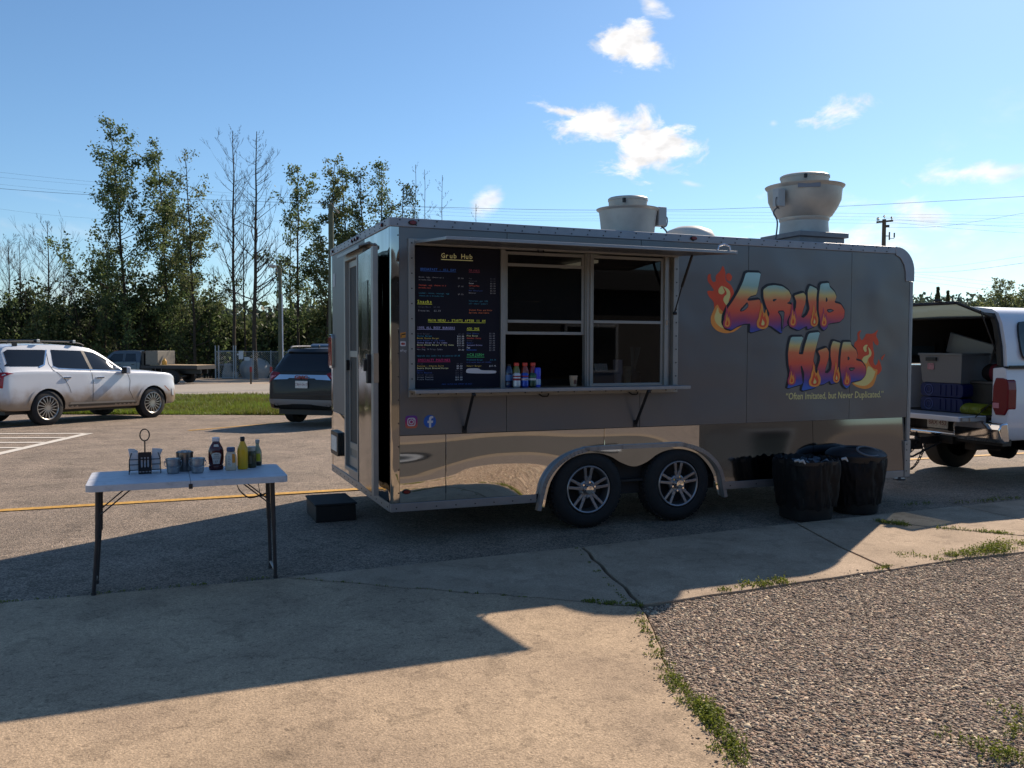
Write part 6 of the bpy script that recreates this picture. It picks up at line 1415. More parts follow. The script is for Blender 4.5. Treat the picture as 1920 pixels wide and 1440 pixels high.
def pickup():
    XR, YN, YF = 7.30, .25, 2.17
    t = thing('white_pickup', 'white pickup with open canopy hatch and lowered tailgate towing the trailer', 'pickup truck')
    W = paint('white_paint_clean', srgb(214, 216, 222)[:3], srgb(140, 122, 100)[:3], .62)
    G = ter(8.4, 1.2)-.02
    yc = (YN+YF)/2
    # bed sides as profiled prisms along x
    def wallp(s):
        y = YN if s < 0 else YF; k = 1 if s < 0 else -1
        return [(y+k*.06, .52), (y+k*.01, .60), (y, .80), (y+k*.015, 1.15), (y+k*.05, 1.36), (y+k*.10, 1.375), (y+k*.22, 1.36), (y+k*.22, .80), (y+k*.26, .78), (y+k*.26, .52)]
    for s in (-1, 1):
        b = MB(); b.prism(wallp(s), XR, XR+2.0, 'x'); o = b.build('bed_side', W, t, smooth=30, bevel=.01)
        cut_arches(o, (8.42,), .47, 5, .42+G) if 0 else None
    b = MB(); b.box(XR+2.0, YN+.26, .52, XR+2.08, YF-.26, 1.36); b.build('bed_front', W, t, smooth=0)
    b = MB(); b.box(XR, YN+.22, .74, XR+2.0, YF-.22, .80); b.build('bed_floor', mat('bed_liner', (.02, .02, .021), .8), t, smooth=0)
    # wheel arches: dark panel and lip on the near side
    b = MB(); b.prism(ring(8.42, .36, .05, .47, 0, 180), YN-.004, YN+.01, 'y'); b.build('wheel_arch', M_well, t, smooth=0)
    # cab and bonnet ahead
    def s2(zb, zr, wr, zs, ws, zt, wt): return sec(zb, zr, wr, zs, ws, zt, wt)
    S = [(9.42, s2(.5, .8, .93, 1.34, .90, 1.45, .84)), (9.45, s2(.5, .8, .97, 1.36, .92, 1.9, .72)), (9.6, s2(.5, .8, .975, 1.36, .92, 2.0, .70)), (11.0, s2(.5, .8, .975, 1.35, .92, 2.02, .70)), (11.5, s2(.5, .8, .975, 1.33, .92, 1.85, .70)), (12.1, s2(.5, .8, .975, 1.28, .92, 1.36, .8)), (13.2, s2(.5, .8, .975, 1.22, .90, 1.28, .76)), (13.5, s2(.5, .7, .9, 1.1, .84, 1.15, .7))]
    b = loft(S); b.v = [(v[0], v[1]+yc, v[2]+G*.6) for v in b.v]; b.build('cab', W, t, smooth=32)
    # canopy shell: section in (y,z), open at the rear
    def cs(off): 
        a, c_ = YN+.05+off, YF-.05-off; top = 2.085-off
        return [(a, 1.385), (a+.02, 1.62), (a+.075, 1.88), (a+.13, 2.0), (a+.22, top-.03), (a+.45, top), (yc, top+.03), (c_-.45, top), (c_-.22, top-.03), (c_-.13, 2.0), (c_-.075, 1.88), (c_-.02, 1.62), (c_, 1.385)]
    o_, i_ = cs(0), cs(.045)
    b = MB(); b.prism(o_+i_[::-1], XR+.02, XR+2.0, 'x'); b.prism(o_[::1], XR+1.96, XR+2.0, 'x'); b.build('canopy', W, t, smooth=35)
    b = MB(); q_ = cs(.047); b.prism(q_+cs(.055)[::-1], XR+.035, XR+1.94, 'x'); b.build('canopy_shade_shell', mat('canopy_shade', srgb(60, 57, 54), .9), t, smooth=35)  # dark shell added inside the canopy; interior shade put into its colour
    b = MB(); b.prism([(YN-.004, 1.377), (YN+.20, 1.377), (YN+.20, 1.384), (YN-.004, 1.384)], XR, XR+2.0, 'x'); b.box(XR, YN+.004, 1.36, XR+2.0, YN+.012, 1.395); b.build('canopy_seal', M_black, t, smooth=0)
    # dark frame of the rear opening
    ro = [(y+(.0 if 0 else 0), z) for y, z in i_]; ri = [(yc+(y-yc)*.93, 1.40+(z-1.385)*.93) for y, z in i_]
    b = MB(); b.prism(ro+ri[::-1], XR-.015, XR+.03, 'x'); b.build('hatch_frame', M_black, t, smooth=35)
    # side windows (near side seen from outside, far side seen through the hatch)
    nw = [(XR+.22, 1.50), (XR+.34, 1.44), (XR+1.75, 1.44), (XR+1.75, 1.92), (XR+.30, 1.92), (XR+.23, 1.86)]
    b = MB(); b.prism(chaikin(nw, 2), YN+.02, YN+.045, 'y'); o = b.build('canopy_window', M_glasscar, t, smooth=0); 
    o.rotation_euler = (0, 0, 0); me = o.data
    for v in me.vertices: v.co.y += max(0, (v.co.z-1.5))*.2
    fw = [(XR+.5, 1.48), (XR+1.0, 1.48), (XR+1.15, 1.88), (XR+.7, 1.88)]
    gm_ = glass('canopy_glass', alpha=.55)
    for xa, xb in ((.25, .85), (.95, 1.75)):
        b = MB(); fr = rrect(XR+xa, 1.46, XR+xb, 1.88, .06); b.prism(fr, YF-.14, YF-.118, 'y', [rrect(XR+xa+.04, 1.50, XR+xb-.04, 1.84, .04)]); o = b.build('inner_window_frame', M_black, t, smooth=0)
        b = MB(); b.flat(rrect(XR+xa+.04, 1.50, XR+xb-.04, 1.84, .04), YF-.125); b.build('pane', mat('far_glass', srgb(60, 76, 82), .15, coat=.4), o, smooth=0)
    b = MB(); b.box(XR+1.93, YN+.4, 1.45, XR+1.955, YF-.4, 1.86); b.build('front_window', mat('far_glass', srgb(60, 76, 82), .15), t, smooth=0)
    # lifted glass hatch
    hy0, hy1 = YN+.20, YF-.20; h0 = Vector((XR-.03, 0, 1.955)); h1 = Vector((XR-.62, 0, 2.115)); dd = (h1-h0); hl = dd.length; dd.normalize(); hn = Vector((0, 1, 0)).cross(dd)
    b = MB(); M0 = (h0+h1)/2+Vector((0, yc, 0)); w = .045
    b.obox(h0+dd*w/2+Vector((0, yc, 0)), Vector((0, 1, 0)), dd, hn, (hy1-hy0)/2, w/2, .014); b.obox(h1-dd*w/2+Vector((0, yc, 0)), Vector((0, 1, 0)), dd, hn, (hy1-hy0)/2-.03, w/2, .014)
    for y in (hy0+w/2, hy1-w/2): b.obox(M0+Vector((0, y-yc, 0)), Vector((0, 1, 0)), dd, hn, w/2, hl/2-.01, .013)
    ho = b.build('hatch', M_black, t, smooth=0, bevel=.004)
    b = MB(); b.obox(M0, Vector((0, 1, 0)), dd, hn, (hy1-hy0)/2-.04, hl/2-.04, .004); b.build('hatch_glass', dusty(), ho, smooth=0)
    b = MB(); b.obox(h1+Vector((-.01, hy0+.25, .03)), Vector((0, 1, 0)), dd, hn, .04, .02, .012); b.build('hatch_latch', M_black, ho, smooth=0)
    for y in (YN+.20, YF-.20): 
        b = MB(); b.tube([(XR+.05, y, 1.50), (XR-.25, y, 2.03)], .008, 8); b.build('hatch_strut', M_black, t)
    # tailgate lowered flat, with its latch side
    b = MB(); b.box(XR-.47, YN+.27, .735, XR-.02, YF-.27, .80); b.build('tailgate', W, t, smooth=0, bevel=.012)
    b = MB(); b.box(XR-.44, YN+.24, .745, XR-.06, YN+.269, .79); b.obox((XR-.32, YN+.235, .768), Vector((1, 0, 0)), Vector((0, 1, 0)), Vector((0, 0, 1)), .012, .008, .02); b.build('tailgate_latch', mat('latch_steel', srgb(150, 150, 150), .4, metal=.6), t, smooth=0, bevel=.004)
    b = MB(); b.bar((XR-.25, YN+.23, .79), (XR+.0, YN+.2, .98), .012, .006); b.build('tailgate_cable', M_black, t, smooth=0)
    # tail lights
    for s in (-1, 1):
        y = YN if s < 0 else YF; k = 1 if s < 0 else -1
        b = MB(); b.prism(chaikin([(y-k*.003, .82), (y-k*.006, 1.20), (y+k*.05, 1.25), (y+k*.195, 1.25), (y+k*.205, .82)], 1), XR-.02, XR+.12, 'x'); o = b.build('tail_light', M_redl, t, smooth=0, bevel=.015)
        b = MB(); b.box(XR-.026, min(y+k*.11, y+k*.19), .90, XR-.02, max(y+k*.11, y+k*.19), .96); b.build('reverse_lens', mat('lamp_pink', srgb(200, 130, 140), .2), o, smooth=0)
    # chrome bumper with plate recess
    b = MB()
    prof = [(XR-.02, .74), (XR-.13, .73), (XR-.16, .66), (XR-.14, .55), (XR-.08, .50), (XR+.02, .50)]
    for a, c_ in ((YN-.02, yc-.34), (yc+.34, YF+.02)):
        b.prism([(p[0], p[1]) for p in prof], a, c_, 'y')
    b.prism([(XR-.03, .60), (XR-.12, .58), (XR-.13, .53), (XR-.03, .50)], yc-.34, yc+.34, 'y')
    b.build('rear_bumper', M_chrome, t, smooth=30, bevel=.02)
    b = MB(); b.box(XR-.02, YN+.05, .46, XR+.12, YF-.05, .73); b.box(XR-.05, yc-.25, .42, XR+.4, yc+.25, .56); b.build('bumper_inner', M_black, t, smooth=0)
    b = MB(); b.prism(rrect(yc-.03-.155, .60, yc-.03+.155, .755, .012), XR-.062, XR-.055, 'x'); po = b.build('licence_plate', M_plate, t, smooth=0)
    b = MB(); v, f = text_geo('BRX 452', .075); x1 = max(p[0] for p in v); b.add([(XR-.0635, yc-.03+(x1/2-p[0]), .645+p[1]) for p in v], f); b.build('plate_lettering', mat('plate_red', srgb(120, 60, 70), .5), po, smooth=0)
    b = MB(); b.box(6.95, yc-.04, .42, 7.5, yc+.04, .50); b.lathe([(.028, 0), (.02, .03), (.03, .06), (0, .09)], 12, (6.93, yc, .48)); b.build('tow_bar', M_black, t, smooth=0)
    al = mat('dusty_alloy', srgb(190, 186, 178), .35, metal=.8)
    for x in (8.42, 12.2):
        for s in (-1, 1):
            w_ = car_wheel(t, x, (YN+.16 if s < 0 else YF-.16), .41, .28, s, 8, .24, al, .035); w_.location.z = .41+G
    b = MB(); b.box(7.4, yc-.45, .36, 13, yc-.3, .52); b.box(7.4, yc+.3, .36, 13, yc+.45, .52); b.cyl((8.42, YN+.2, .41+G), .07, 1.5, 12, 'y'); b.lathe([(0, -.2), (.17, -.1), (.17, .1), (0, .2)], 16, (8.42, yc, .38+G), 'y'); b.build('chassis', M_black, t, smooth=0)
    # load
    cl = mat('clear_tote', srgb(128, 134, 140), .3, trans=.5, coat=.3)
    def tote(x0, y0, z0, x1, y1, z1, m_, label, name='storage_tote', lid=True):
        q = thing(name, label, 'storage tote', ((x0+x1)/2, (y0+y1)/2, z0)); hx_, hy_, h = (x1-x0)/2, (y1-y0)/2, z1-z0
        b = MB(); b.add([(-hx_*.9, -hy_*.9, 0), (hx_*.9, -hy_*.9, 0), (hx_*.9, hy_*.9, 0), (-hx_*.9, hy_*.9, 0), (-hx_, -hy_, h), (hx_, -hy_, h), (hx_, hy_, h), (-hx_, hy_, h)], [(3, 2, 1, 0), (0, 1, 5, 4), (1, 2, 6, 5), (2, 3, 7, 6), (3, 0, 4, 7)])
        b.box(-hx_-.012, -hy_-.012, h-.03, hx_+.012, -hy_, h); b.box(-hx_-.012, hy_, h-.03, hx_+.012, hy_+.012, h); b.box(-hx_-.012, -hy_, h-.03, -hx_, hy_, h)
        b.build('tub', m_, q, smooth=0, bevel=.006)
        b = MB(); b.box(-hx_-.022, hy_*.15, h-.10, -hx_+.004, hy_*.62, h-.055); b.build('handle_slot', M_black, q, smooth=0)
        return q
    tote(7.36, .95, 1.155, 8.0, 1.60, 1.53, cl, 'clear plastic tote on top of the blue water containers')
    q = thing('plastic_cover', 'clear plastic cover leaning on the tote under the canopy', 'cover', (7.85, 1.25, 1.52)); b = MB(); b.obox((0, 0, .07), Vector((0, 1, .25)).normalized(), Vector((1, 0, .1)).normalized(), Vector((0, -.25, 1)).normalized(), .34, .02, .13); b.build('lid', cl, q, smooth=0, bevel=.01)
    q = thing('tote_label', 'small red printed sticker on the clear tote', 'sticker', (7.37, 1.42, 1.32)); b = MB(); b.box(-.004, -.05, 0, .0, .05, .08); b.build('sticker', mat('sticker_pink', srgb(170, 120, 126), .5, speck=[(80, .6, .4, 1.2)]), q, smooth=0)
    bl = mat('water_jug_blue', srgb(10, 24, 74), .4, coat=0, spec=.3)
    for z, lb in ((.80, 'lower dark blue water container standing on the truck bed floor'), (.98, 'upper dark blue water container stacked under the clear tote')):
        q = thing('water_container', lb, 'water container', (7.38, 1.26, z), 0, 'blue water containers in the truck bed')
        b = MB(); b.prism(rrect(-.32, .002, .32, .172, .05, 5), 0, .40, 'x'); b.build('container', bl, q, smooth=35, bevel=.012)
        b = MB()
        for yy in (-.22, -.14, -.06, .02): b.prism(rrect(yy-.012, .02, yy+.012, .155, .01), -.008, .0, 'x')
        b.build('rib', bl, q, smooth=0, bevel=.004)
        for r0, r1 in ((.060, .070), (.030, .036)):
            b = MB(); b.prism(circle(.19, .087, r1, 24), -.006, .004, 'x', [circle(.19, .087, r0, 24)]); b.build('embossed_ring', mat('jug_ring', srgb(44, 58, 116), .3), q, smooth=0)
    q = thing('hose_coil', 'coil of yellow green hose lying at the tailgate end of the bed', 'hose', (7.36, .70, .80)); b = MB()
    for i in range(13):
        y = (i-6)*.022; b.tube([(.14*math.cos(a)*1.0+.0, y+.008*math.sin(a*2+i), .062+.058*math.sin(a)) for a in np.linspace(0, 2*math.pi, 17)], .011, 6, cap=False)
    b.build('coil', mat('hose_green', srgb(116, 122, 26), .5), q)
    q = thing('black_crate', 'black plastic crate in the bed behind the hose coil', 'crate', (7.85, .78, .80)); b = MB(); b.box(-.3, -.26, 0, .3, .26, .36); b.build('crate', mat('crate_dark', srgb(34, 38, 38), .5, var=.2), q, smooth=0, bevel=.012); b = MB(); b.box(-.31, -.27, .361, .31, .27, .39); b.build('rim', mat('crate_rim', srgb(60, 62, 64), .4), q, smooth=0, bevel=.006)
    q = thing('duffel_bag', 'dark red and black bag on top of the black crate', 'bag', (7.8, .72, 1.19)); b = MB(); b.lathe([(0, -.26), (.08, -.25), (.105, -.2), (.11, 0), (.105, .2), (.08, .25), (0, .26)], 20, (0, 0, .10), 'y'); b.build('bag', mat('bag_black', srgb(26, 24, 28), .8, bump=.4, bscale=12), q, smooth=40); b = MB(); b.lathe([(.112, -.12), (.113, -.05)], 20, (0, 0, .10), 'y'); b.lathe([(.112, .05), (.113, .12)], 20, (0, 0, .10), 'y'); b.build('bag_band', mat('bag_red', srgb(110, 30, 46), .7), q, smooth=40)
pickup()
# ------------------------------------------------------------------ trees
M_bark = mat('bark', srgb(62, 54, 46), .95, var=.3, vscale=4)
M_twig = mat('bare_twig', srgb(70, 62, 56), .95)
LEAF_A = ((.055, .085, .032), (.18, .235, .090)); LEAF_B = ((.032, .050, .022), (.115, .150, .058)); LEAF_C = ((.066, .090, .036), (.20, .225, .088))
def leaf_quads(P, size, tone, name, m_, parent):
    n = len(P); d1 = rng.standard_normal((n, 3)); d1 /= np.linalg.norm(d1, axis=1)[:, None]
    d2 = np.cross(d1, rng.standard_normal((n, 3))); d2 /= np.linalg.norm(d2, axis=1)[:, None]
    s = (size*rng.uniform(.55, 1.35, n))[:, None]
    V = np.stack([P-d1*s, P+d2*s*.62, P+d1*s, P-d2*s*.62], 1).reshape(-1, 3)
    return big_mesh(name, V, np.arange(4*n).reshape(-1, 4), m_, parent, tone=np.repeat(tone, 4))
def branch_tree(h, spread, lean=0, n_br=34, start=.12, up=.75, twig=5, r0=.12, bare=False, rr=None, fork=0):
    'trunk, limbs and twigs as polylines with radii'
    rr = rr or random; lines = []; tips = []
    k = 12; pts = []; wob_ = [0, 0]
    for i in range(k+1):
        t = i/k; wob_[0] += rr.uniform(-.05, .05)*h/14; wob_[1] += rr.uniform(-.05, .05)*h/14
        pts.append(Vector((wob_[0]+lean*t*t*h*.12, wob_[1], t*h)))
    lines.append((pts, [r0*(1-.92*i/k)+.012 for i in range(k+1)]))
    for b in range(n_br):
        t = start+(1-start)*(b+rr.random())/n_br; t = min(t, .985); i = int(t*k); p = pts[i].lerp(pts[min(i+1, k)], t*k-i)
        a = rr.uniform(0, 2*math.pi); prof = (1-t)**(.6 if not bare else .8)*(.35+.65*min(1, (t-start)/.25+.3)); L_ = spread*prof*rr.uniform(.6, 2.1)*(1.4 if not bare else 2.5)+.3
        d = Vector((math.cos(a), math.sin(a), rr.uniform(up*.2, up*1.3))).normalized(); q = [p]; m_ = 5
        for j in range(m_):
            d = (d+Vector((rr.uniform(-.22, .22), rr.uniform(-.22, .22), .10 if not bare else .16))).normalized(); q.append(q[-1]+d*(L_/m_))
        rb = max(.012, r0*.33*(1-t)+.01)
        lines.append((q, [rb*(1-.85*j/m_) for j in range(m_+1)])); tips.append((q, L_))
        for w in range(twig):
            j = rr.randint(1, m_); s = q[j]; d2 = (q[j]-q[j-1]).normalized(); d2 = (d2+Vector((rr.uniform(-.9, .9), rr.uniform(-.9, .9), rr.uniform(-.2, .7)))).normalized(); l2 = L_*rr.uniform(.18, .45)
            q2 = [s, s+d2*l2*.5, s+(d2+Vector((0, 0, .25))).normalized()*l2]; lines.append((q2, [rb*.42, rb*.3, .006])); tips.append((q2, l2))
            if bare and twig > 3:
                for _ in range(2):
                    d3 = (d2+Vector((rr.uniform(-.8, .8), rr.uniform(-.8, .8), rr.uniform(0, .8)))).normalized(); lines.append(([q2[1], q2[1]+d3*l2*.5], [.009, .005]))
    return lines, tips
def wood(lines, name, parent, m_=None, n0=6):
    b = MB()
    for i, (p, r_) in enumerate(lines): b.tube(p, r_, n0 if i == 0 else 4 if len(p) > 3 else 3, cap=False)
    o = b.build(name, m_ or M_bark, parent, smooth=60)
    if name != 'trunk': o['kind'] = 'stuff'
    return o
def leafy(px, D, topy, spread_px, label, n_leaf=5000, pal=LEAF_A, start=.12, size=.15, seed=0, group='leafy trees behind the road', bare_top=0, density_low=1, r0=.13, up=.8, clump=.28):
    rr = random.Random(seed); base = at(px, D); h = hz(topy, D)-base.z; sp_ = spread_px*D/FPX
    t = thing('poplar_tree', label, 'tree', base-Vector((0, 0, .05)), 0, group)
    lines, tips = branch_tree(h, sp_, rr.uniform(-.5, .5), 46, start, up, 4, r0, rr=rr)
    wood(lines, 'trunk', t)
    # leaves in clumps along the limbs
    w = np.array([max(.05, l) for _, l in tips]); w /= w.sum(); ncl = int(n_leaf*1.5)//9
    ch = rng.choice(len(tips), ncl, p=w); P = []; tone = []
    for c_ in ch:
        q, l = tips[c_]; u = (.25+.8*rng.random()**.7)*(len(q)-1); i = min(int(u), len(q)-2); f = u-i; p = q[i].lerp(q[i+1], min(f, 1.1))
        if bare_top and p.z > h*bare_top and rng.random() < .75: continue
        tn = np.clip(rng.normal(.42, .26), 0, 1); cl = rng.normal(0, clump*(.5+.6*rng.random()), (9, 3))*np.array([1, 1, .8])+np.array(p[:])
        P.append(cl); tone += [tn+x for x in rng.normal(0, .12, 9)]
    P = np.concatenate(P); leaf_quads(P, size*.74, np.clip(np.array(tone), 0, 1), 'crown', leafmat('leaf_%d' % [LEAF_A, LEAF_B, LEAF_C].index(pal), *pal, trans=.5), t)
    return t
def bare(px, D, topy, spread_px, label, seed=0, r0=.14, start=.25, n_br=40, up=.9, name='bare_tree', twig=5, lean=0):
    rr = random.Random(seed); base = at(px, D); h = hz(topy, D)-base.z; t = thing(name, label, 'tree', base-Vector((0, 0, .05)), 0, 'leafless trees behind the road')
    lines, tips = branch_tree(h, spread_px*D/FPX, lean, n_br, start, up, twig, r0, True, rr)
    wood(lines[:1], 'trunk', t); wood(lines[1:], 'branches', t, M_twig, 3); return t
leafy(238, 69, 238, 62, 'tallest leafy poplar, standing at the left of the tree row', 7800, LEAF_A, .05, .15, 1, r0=.17)
leafy(196, 71, 470, 60, 'low spreading leafy tree at the left foot of the tallest poplar', 4600, LEAF_B, .05, .15, 2, up=.5)
leafy(316, 70, 276, 40, 'narrow poplar next right of the tallest poplar', 5200, LEAF_A, .06, .145, 3)
leafy(368, 68, 292, 46, 'poplar with thin brownish half bare top, left of the two bare trees', 4200, LEAF_C, .05, .145, 4, bare_top=.78)
leafy(342, 73, 330, 34, 'slim dark green poplar between two taller poplars left of the bare trees', 2800, LEAF_B, .05, .14, 14)
leafy(556, 70, 316, 44, 'leafy poplar just right of the two bare trees', 3600, LEAF_A, .22, .145, 5, clump=.24)
leafy(612, 69, 306, 36, 'poplar behind the wooden pole near the trailer corner', 3300, LEAF_C, .2, .145, 6, clump=.24)
leafy(655, 71, 322, 34, 'poplar rising over the rear left corner of the trailer roof', 2900, LEAF_A, .25, .14, 7, clump=.24)
leafy(686, 70, 326, 30, 'poplar over the trailer roof, left of the roof edge lamp', 2700, LEAF_B, .25, .14, 8)
leafy(718, 72, 316, 32, 'pointed poplar showing above the trailer corner', 2900, LEAF_A, .25, .14, 9)
leafy(755, 71, 350, 36, 'rightmost low leafy poplar above the trailer roof', 2500, LEAF_B, .25, .14, 10)
bare(441, 67, 252, 46, 'tall bare tree with wide fan of twigs, left of a bare pair', 21, .16, .30, 44)
bare(478, 66, 252, 34, 'tall straight bare tree with dark trunk, right of a bare pair', 22, .19, .25, 52, up=.55)
bare(458, 70, 400, 30, 'thin short bare tree between the two tall bare trees', 23, .08, .3, 24)
bare(95, 70, 425, 48, 'bare tree with upright twigs above the white car', 24, .11, .35, 34)
bare(20, 72, 452, 40, 'low bare tree at the left picture edge', 25, .09, .3, 26)
bare(158, 70, 520, 40, 'small bare tree leaning beside the tallest poplar', 26, .06, .3, 18, lean=-1.5)
bare(45, 73, 458, 36, 'bare tree between the picture edge and the taller bare tree at left', 31, .08, .3, 30)
bare(122, 74, 500, 30, 'low bare tree just right of the bare tree over the white car', 32, .07, .3, 26)
bare(-15, 71, 470, 36, 'bare tree cut by the left picture edge', 33, .08, .3, 26)
bare(775, 72, 312, 18, 'first bare sapling right of the poplars over the trailer roof', 27, .05, .4, 16)
bare(804, 73, 322, 16, 'middle bare sapling of three over the trailer roof', 28, .05, .4, 16)
bare(828, 72, 332, 18, 'last bare sapling of three over the trailer roof', 29, .05, .4, 18)
bare(893, 74, 384, 18, 'short bare sapling standing alone above the trailer roof', 30, .05, .5, 12)
for i, (px, ty, r_) in enumerate(((402, 500, .07), (520, 470, .09), (545, 430, .11), (592, 440, .10), (575, 520, .07), (428, 540, .05), (500, 560, .05))):
    bare(px, 74+i*.4, ty, 22, ['thin dark stem left of the two tall bare trees', 'thin leaning stem left of the lamp pole', 'dark stem between lamp pole and trailer', 'dark stem just left of the trailer corner', 'thin stem behind the fence near the dark SUV', 'spindly stem over the fence gate', 'spindly stem above the fence papers'][i], 40+i, r_, .35, 16, name='bare_sapling', twig=3)
# shrubs along the road
def shrub(px, D, topy, w_px, n, pal, label, seed, size=.16):
    rr = random.Random(seed); base = at(px, D); h = hz(topy, D)-base.z; w = w_px*D/FPX
    t = thing('shrub', label, 'shrub', base-Vector((0, 0, .05)), 0, 'shrubs under the trees')
    lines = []
    for i in range(26):
        a = rr.uniform(0, 6.28); d = Vector((math.cos(a)*rr.uniform(.1, .6), math.sin(a)*rr.uniform(.1, .5), 1)).normalized(); p = Vector((rr.uniform(-w*.6, w*.6), rr.uniform(-.6, .6), 0)); l = h*rr.uniform(.6, 1.08)
        q = [p]
        for j in range(4): d = (d+Vector((rr.uniform(-.15, .15), rr.uniform(-.15, .15), .05))).normalized(); q.append(q[-1]+d*l/4)
        lines.append((q, [.03, .025, .018, .012, .006]))
    wood(lines, 'stems', t, M_twig, 3)
    m_ = n//8; u = rng.random(m_); a = rng.uniform(0, 6.28, m_); rad = np.sqrt(rng.random(m_))*w; zz = h*(.03+.92*u**.8); k = np.sqrt(np.clip(1.15-(zz/h)**2.2, .08, 1))
    C_ = np.stack([np.cos(a)*rad*k, np.sin(a)*np.minimum(rad, 2.0)*k, zz*(1+.12*np.sin(a*3+seed))], -1)
    P = np.repeat(C_, 8, 0)+rng.normal(0, .22, (m_*8, 3)); P[:, 2] = np.maximum(P[:, 2], .02)
    tone = np.clip(np.repeat(rng.normal(.36, .26, m_), 8)+rng.normal(0, .1, m_*8), 0, 1)
    leaf_quads(P, size, tone, 'foliage', leafmat('leaf_%d' % [LEAF_A, LEAF_B, LEAF_C].index(pal), *pal, trans=.42), t)
SH = [(-50, 545, 60), (8, 560, 50), (58, 535, 36), (100, 560, 46), (150, 575, 44), (200, 520, 48), (250, 530, 46), (300, 520, 46), (345, 545, 44), (388, 560, 40), (425, 600, 38), (465, 612, 40), (505, 615, 36), (540, 590, 34), (575, 585, 34), (610, 570, 34), (650, 560, 40)]
LB = ['dark shrub mass at the left picture edge', 'leafy shrub above the rear of the white car', 'taller pointed shrub below the small bare tree', 'shrub above the white car roof rails', 'low dark shrub above the white car windscreen', 'shrub at the foot of the tallest poplar', 'shrub above the flatbed truck cab', 'shrub above the grey box on the truck', 'shrub above the flat truck deck', 'shrub just left of the fence gate', 'shrub behind the fence gate', 'low shrub behind the papers on the fence', 'low shrub behind the red topped stakes', 'shrub behind the lamp pole', 'shrub left of the dark SUV roof', 'shrub behind the dark SUV roof', 'shrub mostly behind the trailer corner']
for i, (px, ty, w) in enumerate(SH): shrub(px, 70+1.8*(i % 3), ty, w, 2300, (LEAF_B, LEAF_A, LEAF_B, LEAF_C)[i % 4], LB[i], 60+i)
# woods closing the view behind them
def woods(name, d0, d1, r0, r1, h0, h1, n, pal, size, fr):
    d = rng.uniform(d0, d1, n); r_ = rng.uniform(r0, r1, n); x = CAM.x+FH.x*d+RH.x*r_; y = CAM.y+FH.y*d+RH.y*r_
    top = h0+(h1-h0)*(.5+.5*np.sin(r_*fr)*np.sin(r_*fr*2.7+1))+rng.normal(0, .08*h1, n)
    base = -.0165*62-.1
    z = base+np.abs(top)*rng.random(n)**.75
    P = np.stack([x, y, z], -1); tone = np.clip(rng.normal(.35, .25, n)+.15*np.sin(r_*fr*5), 0, 1)
    o = leaf_quads(P, size, tone, name, leafmat('leaf_%s' % name, *pal, trans=.3), None); tag(o, kind='stuff'); return o
woods('woods', 78, 96, -62, -12, 3.0, 6.0, 26000, LEAF_B, .34, .35)
woods('far_woods', 380, 470, 150, 330, 19, 26, 52000, ((.060, .085, .062), (.10, .13, .085)), 1.1, .12)
woods('far_woods', 380, 470, -260, 150, 14, 22, 24000, ((.030, .050, .032), (.060, .085, .045)), 1.8, .12)
# right-hand trees beyond the pickup
def spruce(px, D, topy, w_px, label, seed):
    rr = random.Random(seed); base = at(px, D); base.z = ter(base.x, base.y); h = hz(topy, D)-base.z; t = thing('spruce_tree', label, 'tree', base, 0, 'trees beyond the pickup')
    b = MB(); b.tube([(0, 0, 0), (0, 0, h)], [.25, .03], 6); b.build('trunk', M_bark, t); n = 2200; u = rng.random(n)**.8; a = rng.uniform(0, 6.28, n); w = w_px*D/FPX
    lay = .65+.35*np.sin(u*38); r_ = w*(1-u)*lay*np.sqrt(rng.random(n))+.05
    leaf_quads(np.stack([np.cos(a)*r_, np.sin(a)*r_, h*(.05+.95*u)-r_*.25], -1), .35, np.clip(rng.normal(.5, .2, n), 0, 1), 'crown', leafmat('spruce_leaf', (.09, .10, .05), (.20, .19, .09), .4), t)
spruce(1755, 190, 538, 24, 'left and taller of two conifers above the open truck hatch', 1); spruce(1774, 195, 545, 18, 'right and shorter of two conifers above the open truck hatch', 2)
leafy(1888, 120, 530, 34, 'thin twiggy tree at the right edge above the pickup roof', 2600, LEAF_C, .1, .22, 91, group='trees beyond the pickup', r0=.1)
leafy(1850, 150, 570, 26, 'small yellowish tree left of the twiggy edge tree', 1800, LEAF_C, .1, .26, 92, group='trees beyond the pickup', r0=.1)
leafy(1925, 125, 545, 26, 'leafier tree cut by the right picture edge', 2200, LEAF_C, .1, .22, 93, group='trees beyond the pickup', r0=.1)
# ------------------------------------------------------------------ poles, lamp, wires
M_pole = mat('weathered_pole', srgb(88, 78, 68), .9, var=.2, vscale=3, stretch=(4, 4, .6))
def wire(pts, r_, label):
    b = MB(); P = catmull(pts, 8); b.tube(P, r_*.75, 5); o = b.build('power_line', mat('wire_dark', srgb(70, 74, 84), .6), None); tag(o, label, 'power line', 'overhead wires'); return o
def pt(px, py, D): q = CAM+FH*D+RH*(D*(px-960)/FPX); return Vector((q.x, q.y, hz(py, D)))
t = thing('utility_pole', 'wooden utility pole with crossarm rising behind the trailer front', 'utility pole', at(1652, 56))
b = MB(); b.tube([(0, 0, 0), (0, 0, hz(412, 56)-t.location.z)], [.17, .12], 10); b.build('pole', M_pole, t)
H = hz(412, 56)-t.location.z; ax = (RH*.95+FH*.6).normalized(); 
b = MB(); b.bar(Vector((0, 0, H-.12))-ax*.72+Vector((0, 0, -.12)), Vector((0, 0, H-.12))+ax*.85+Vector((0, 0, .10)), .11, .12); b.build('crossarm', M_pole, t, smooth=0)
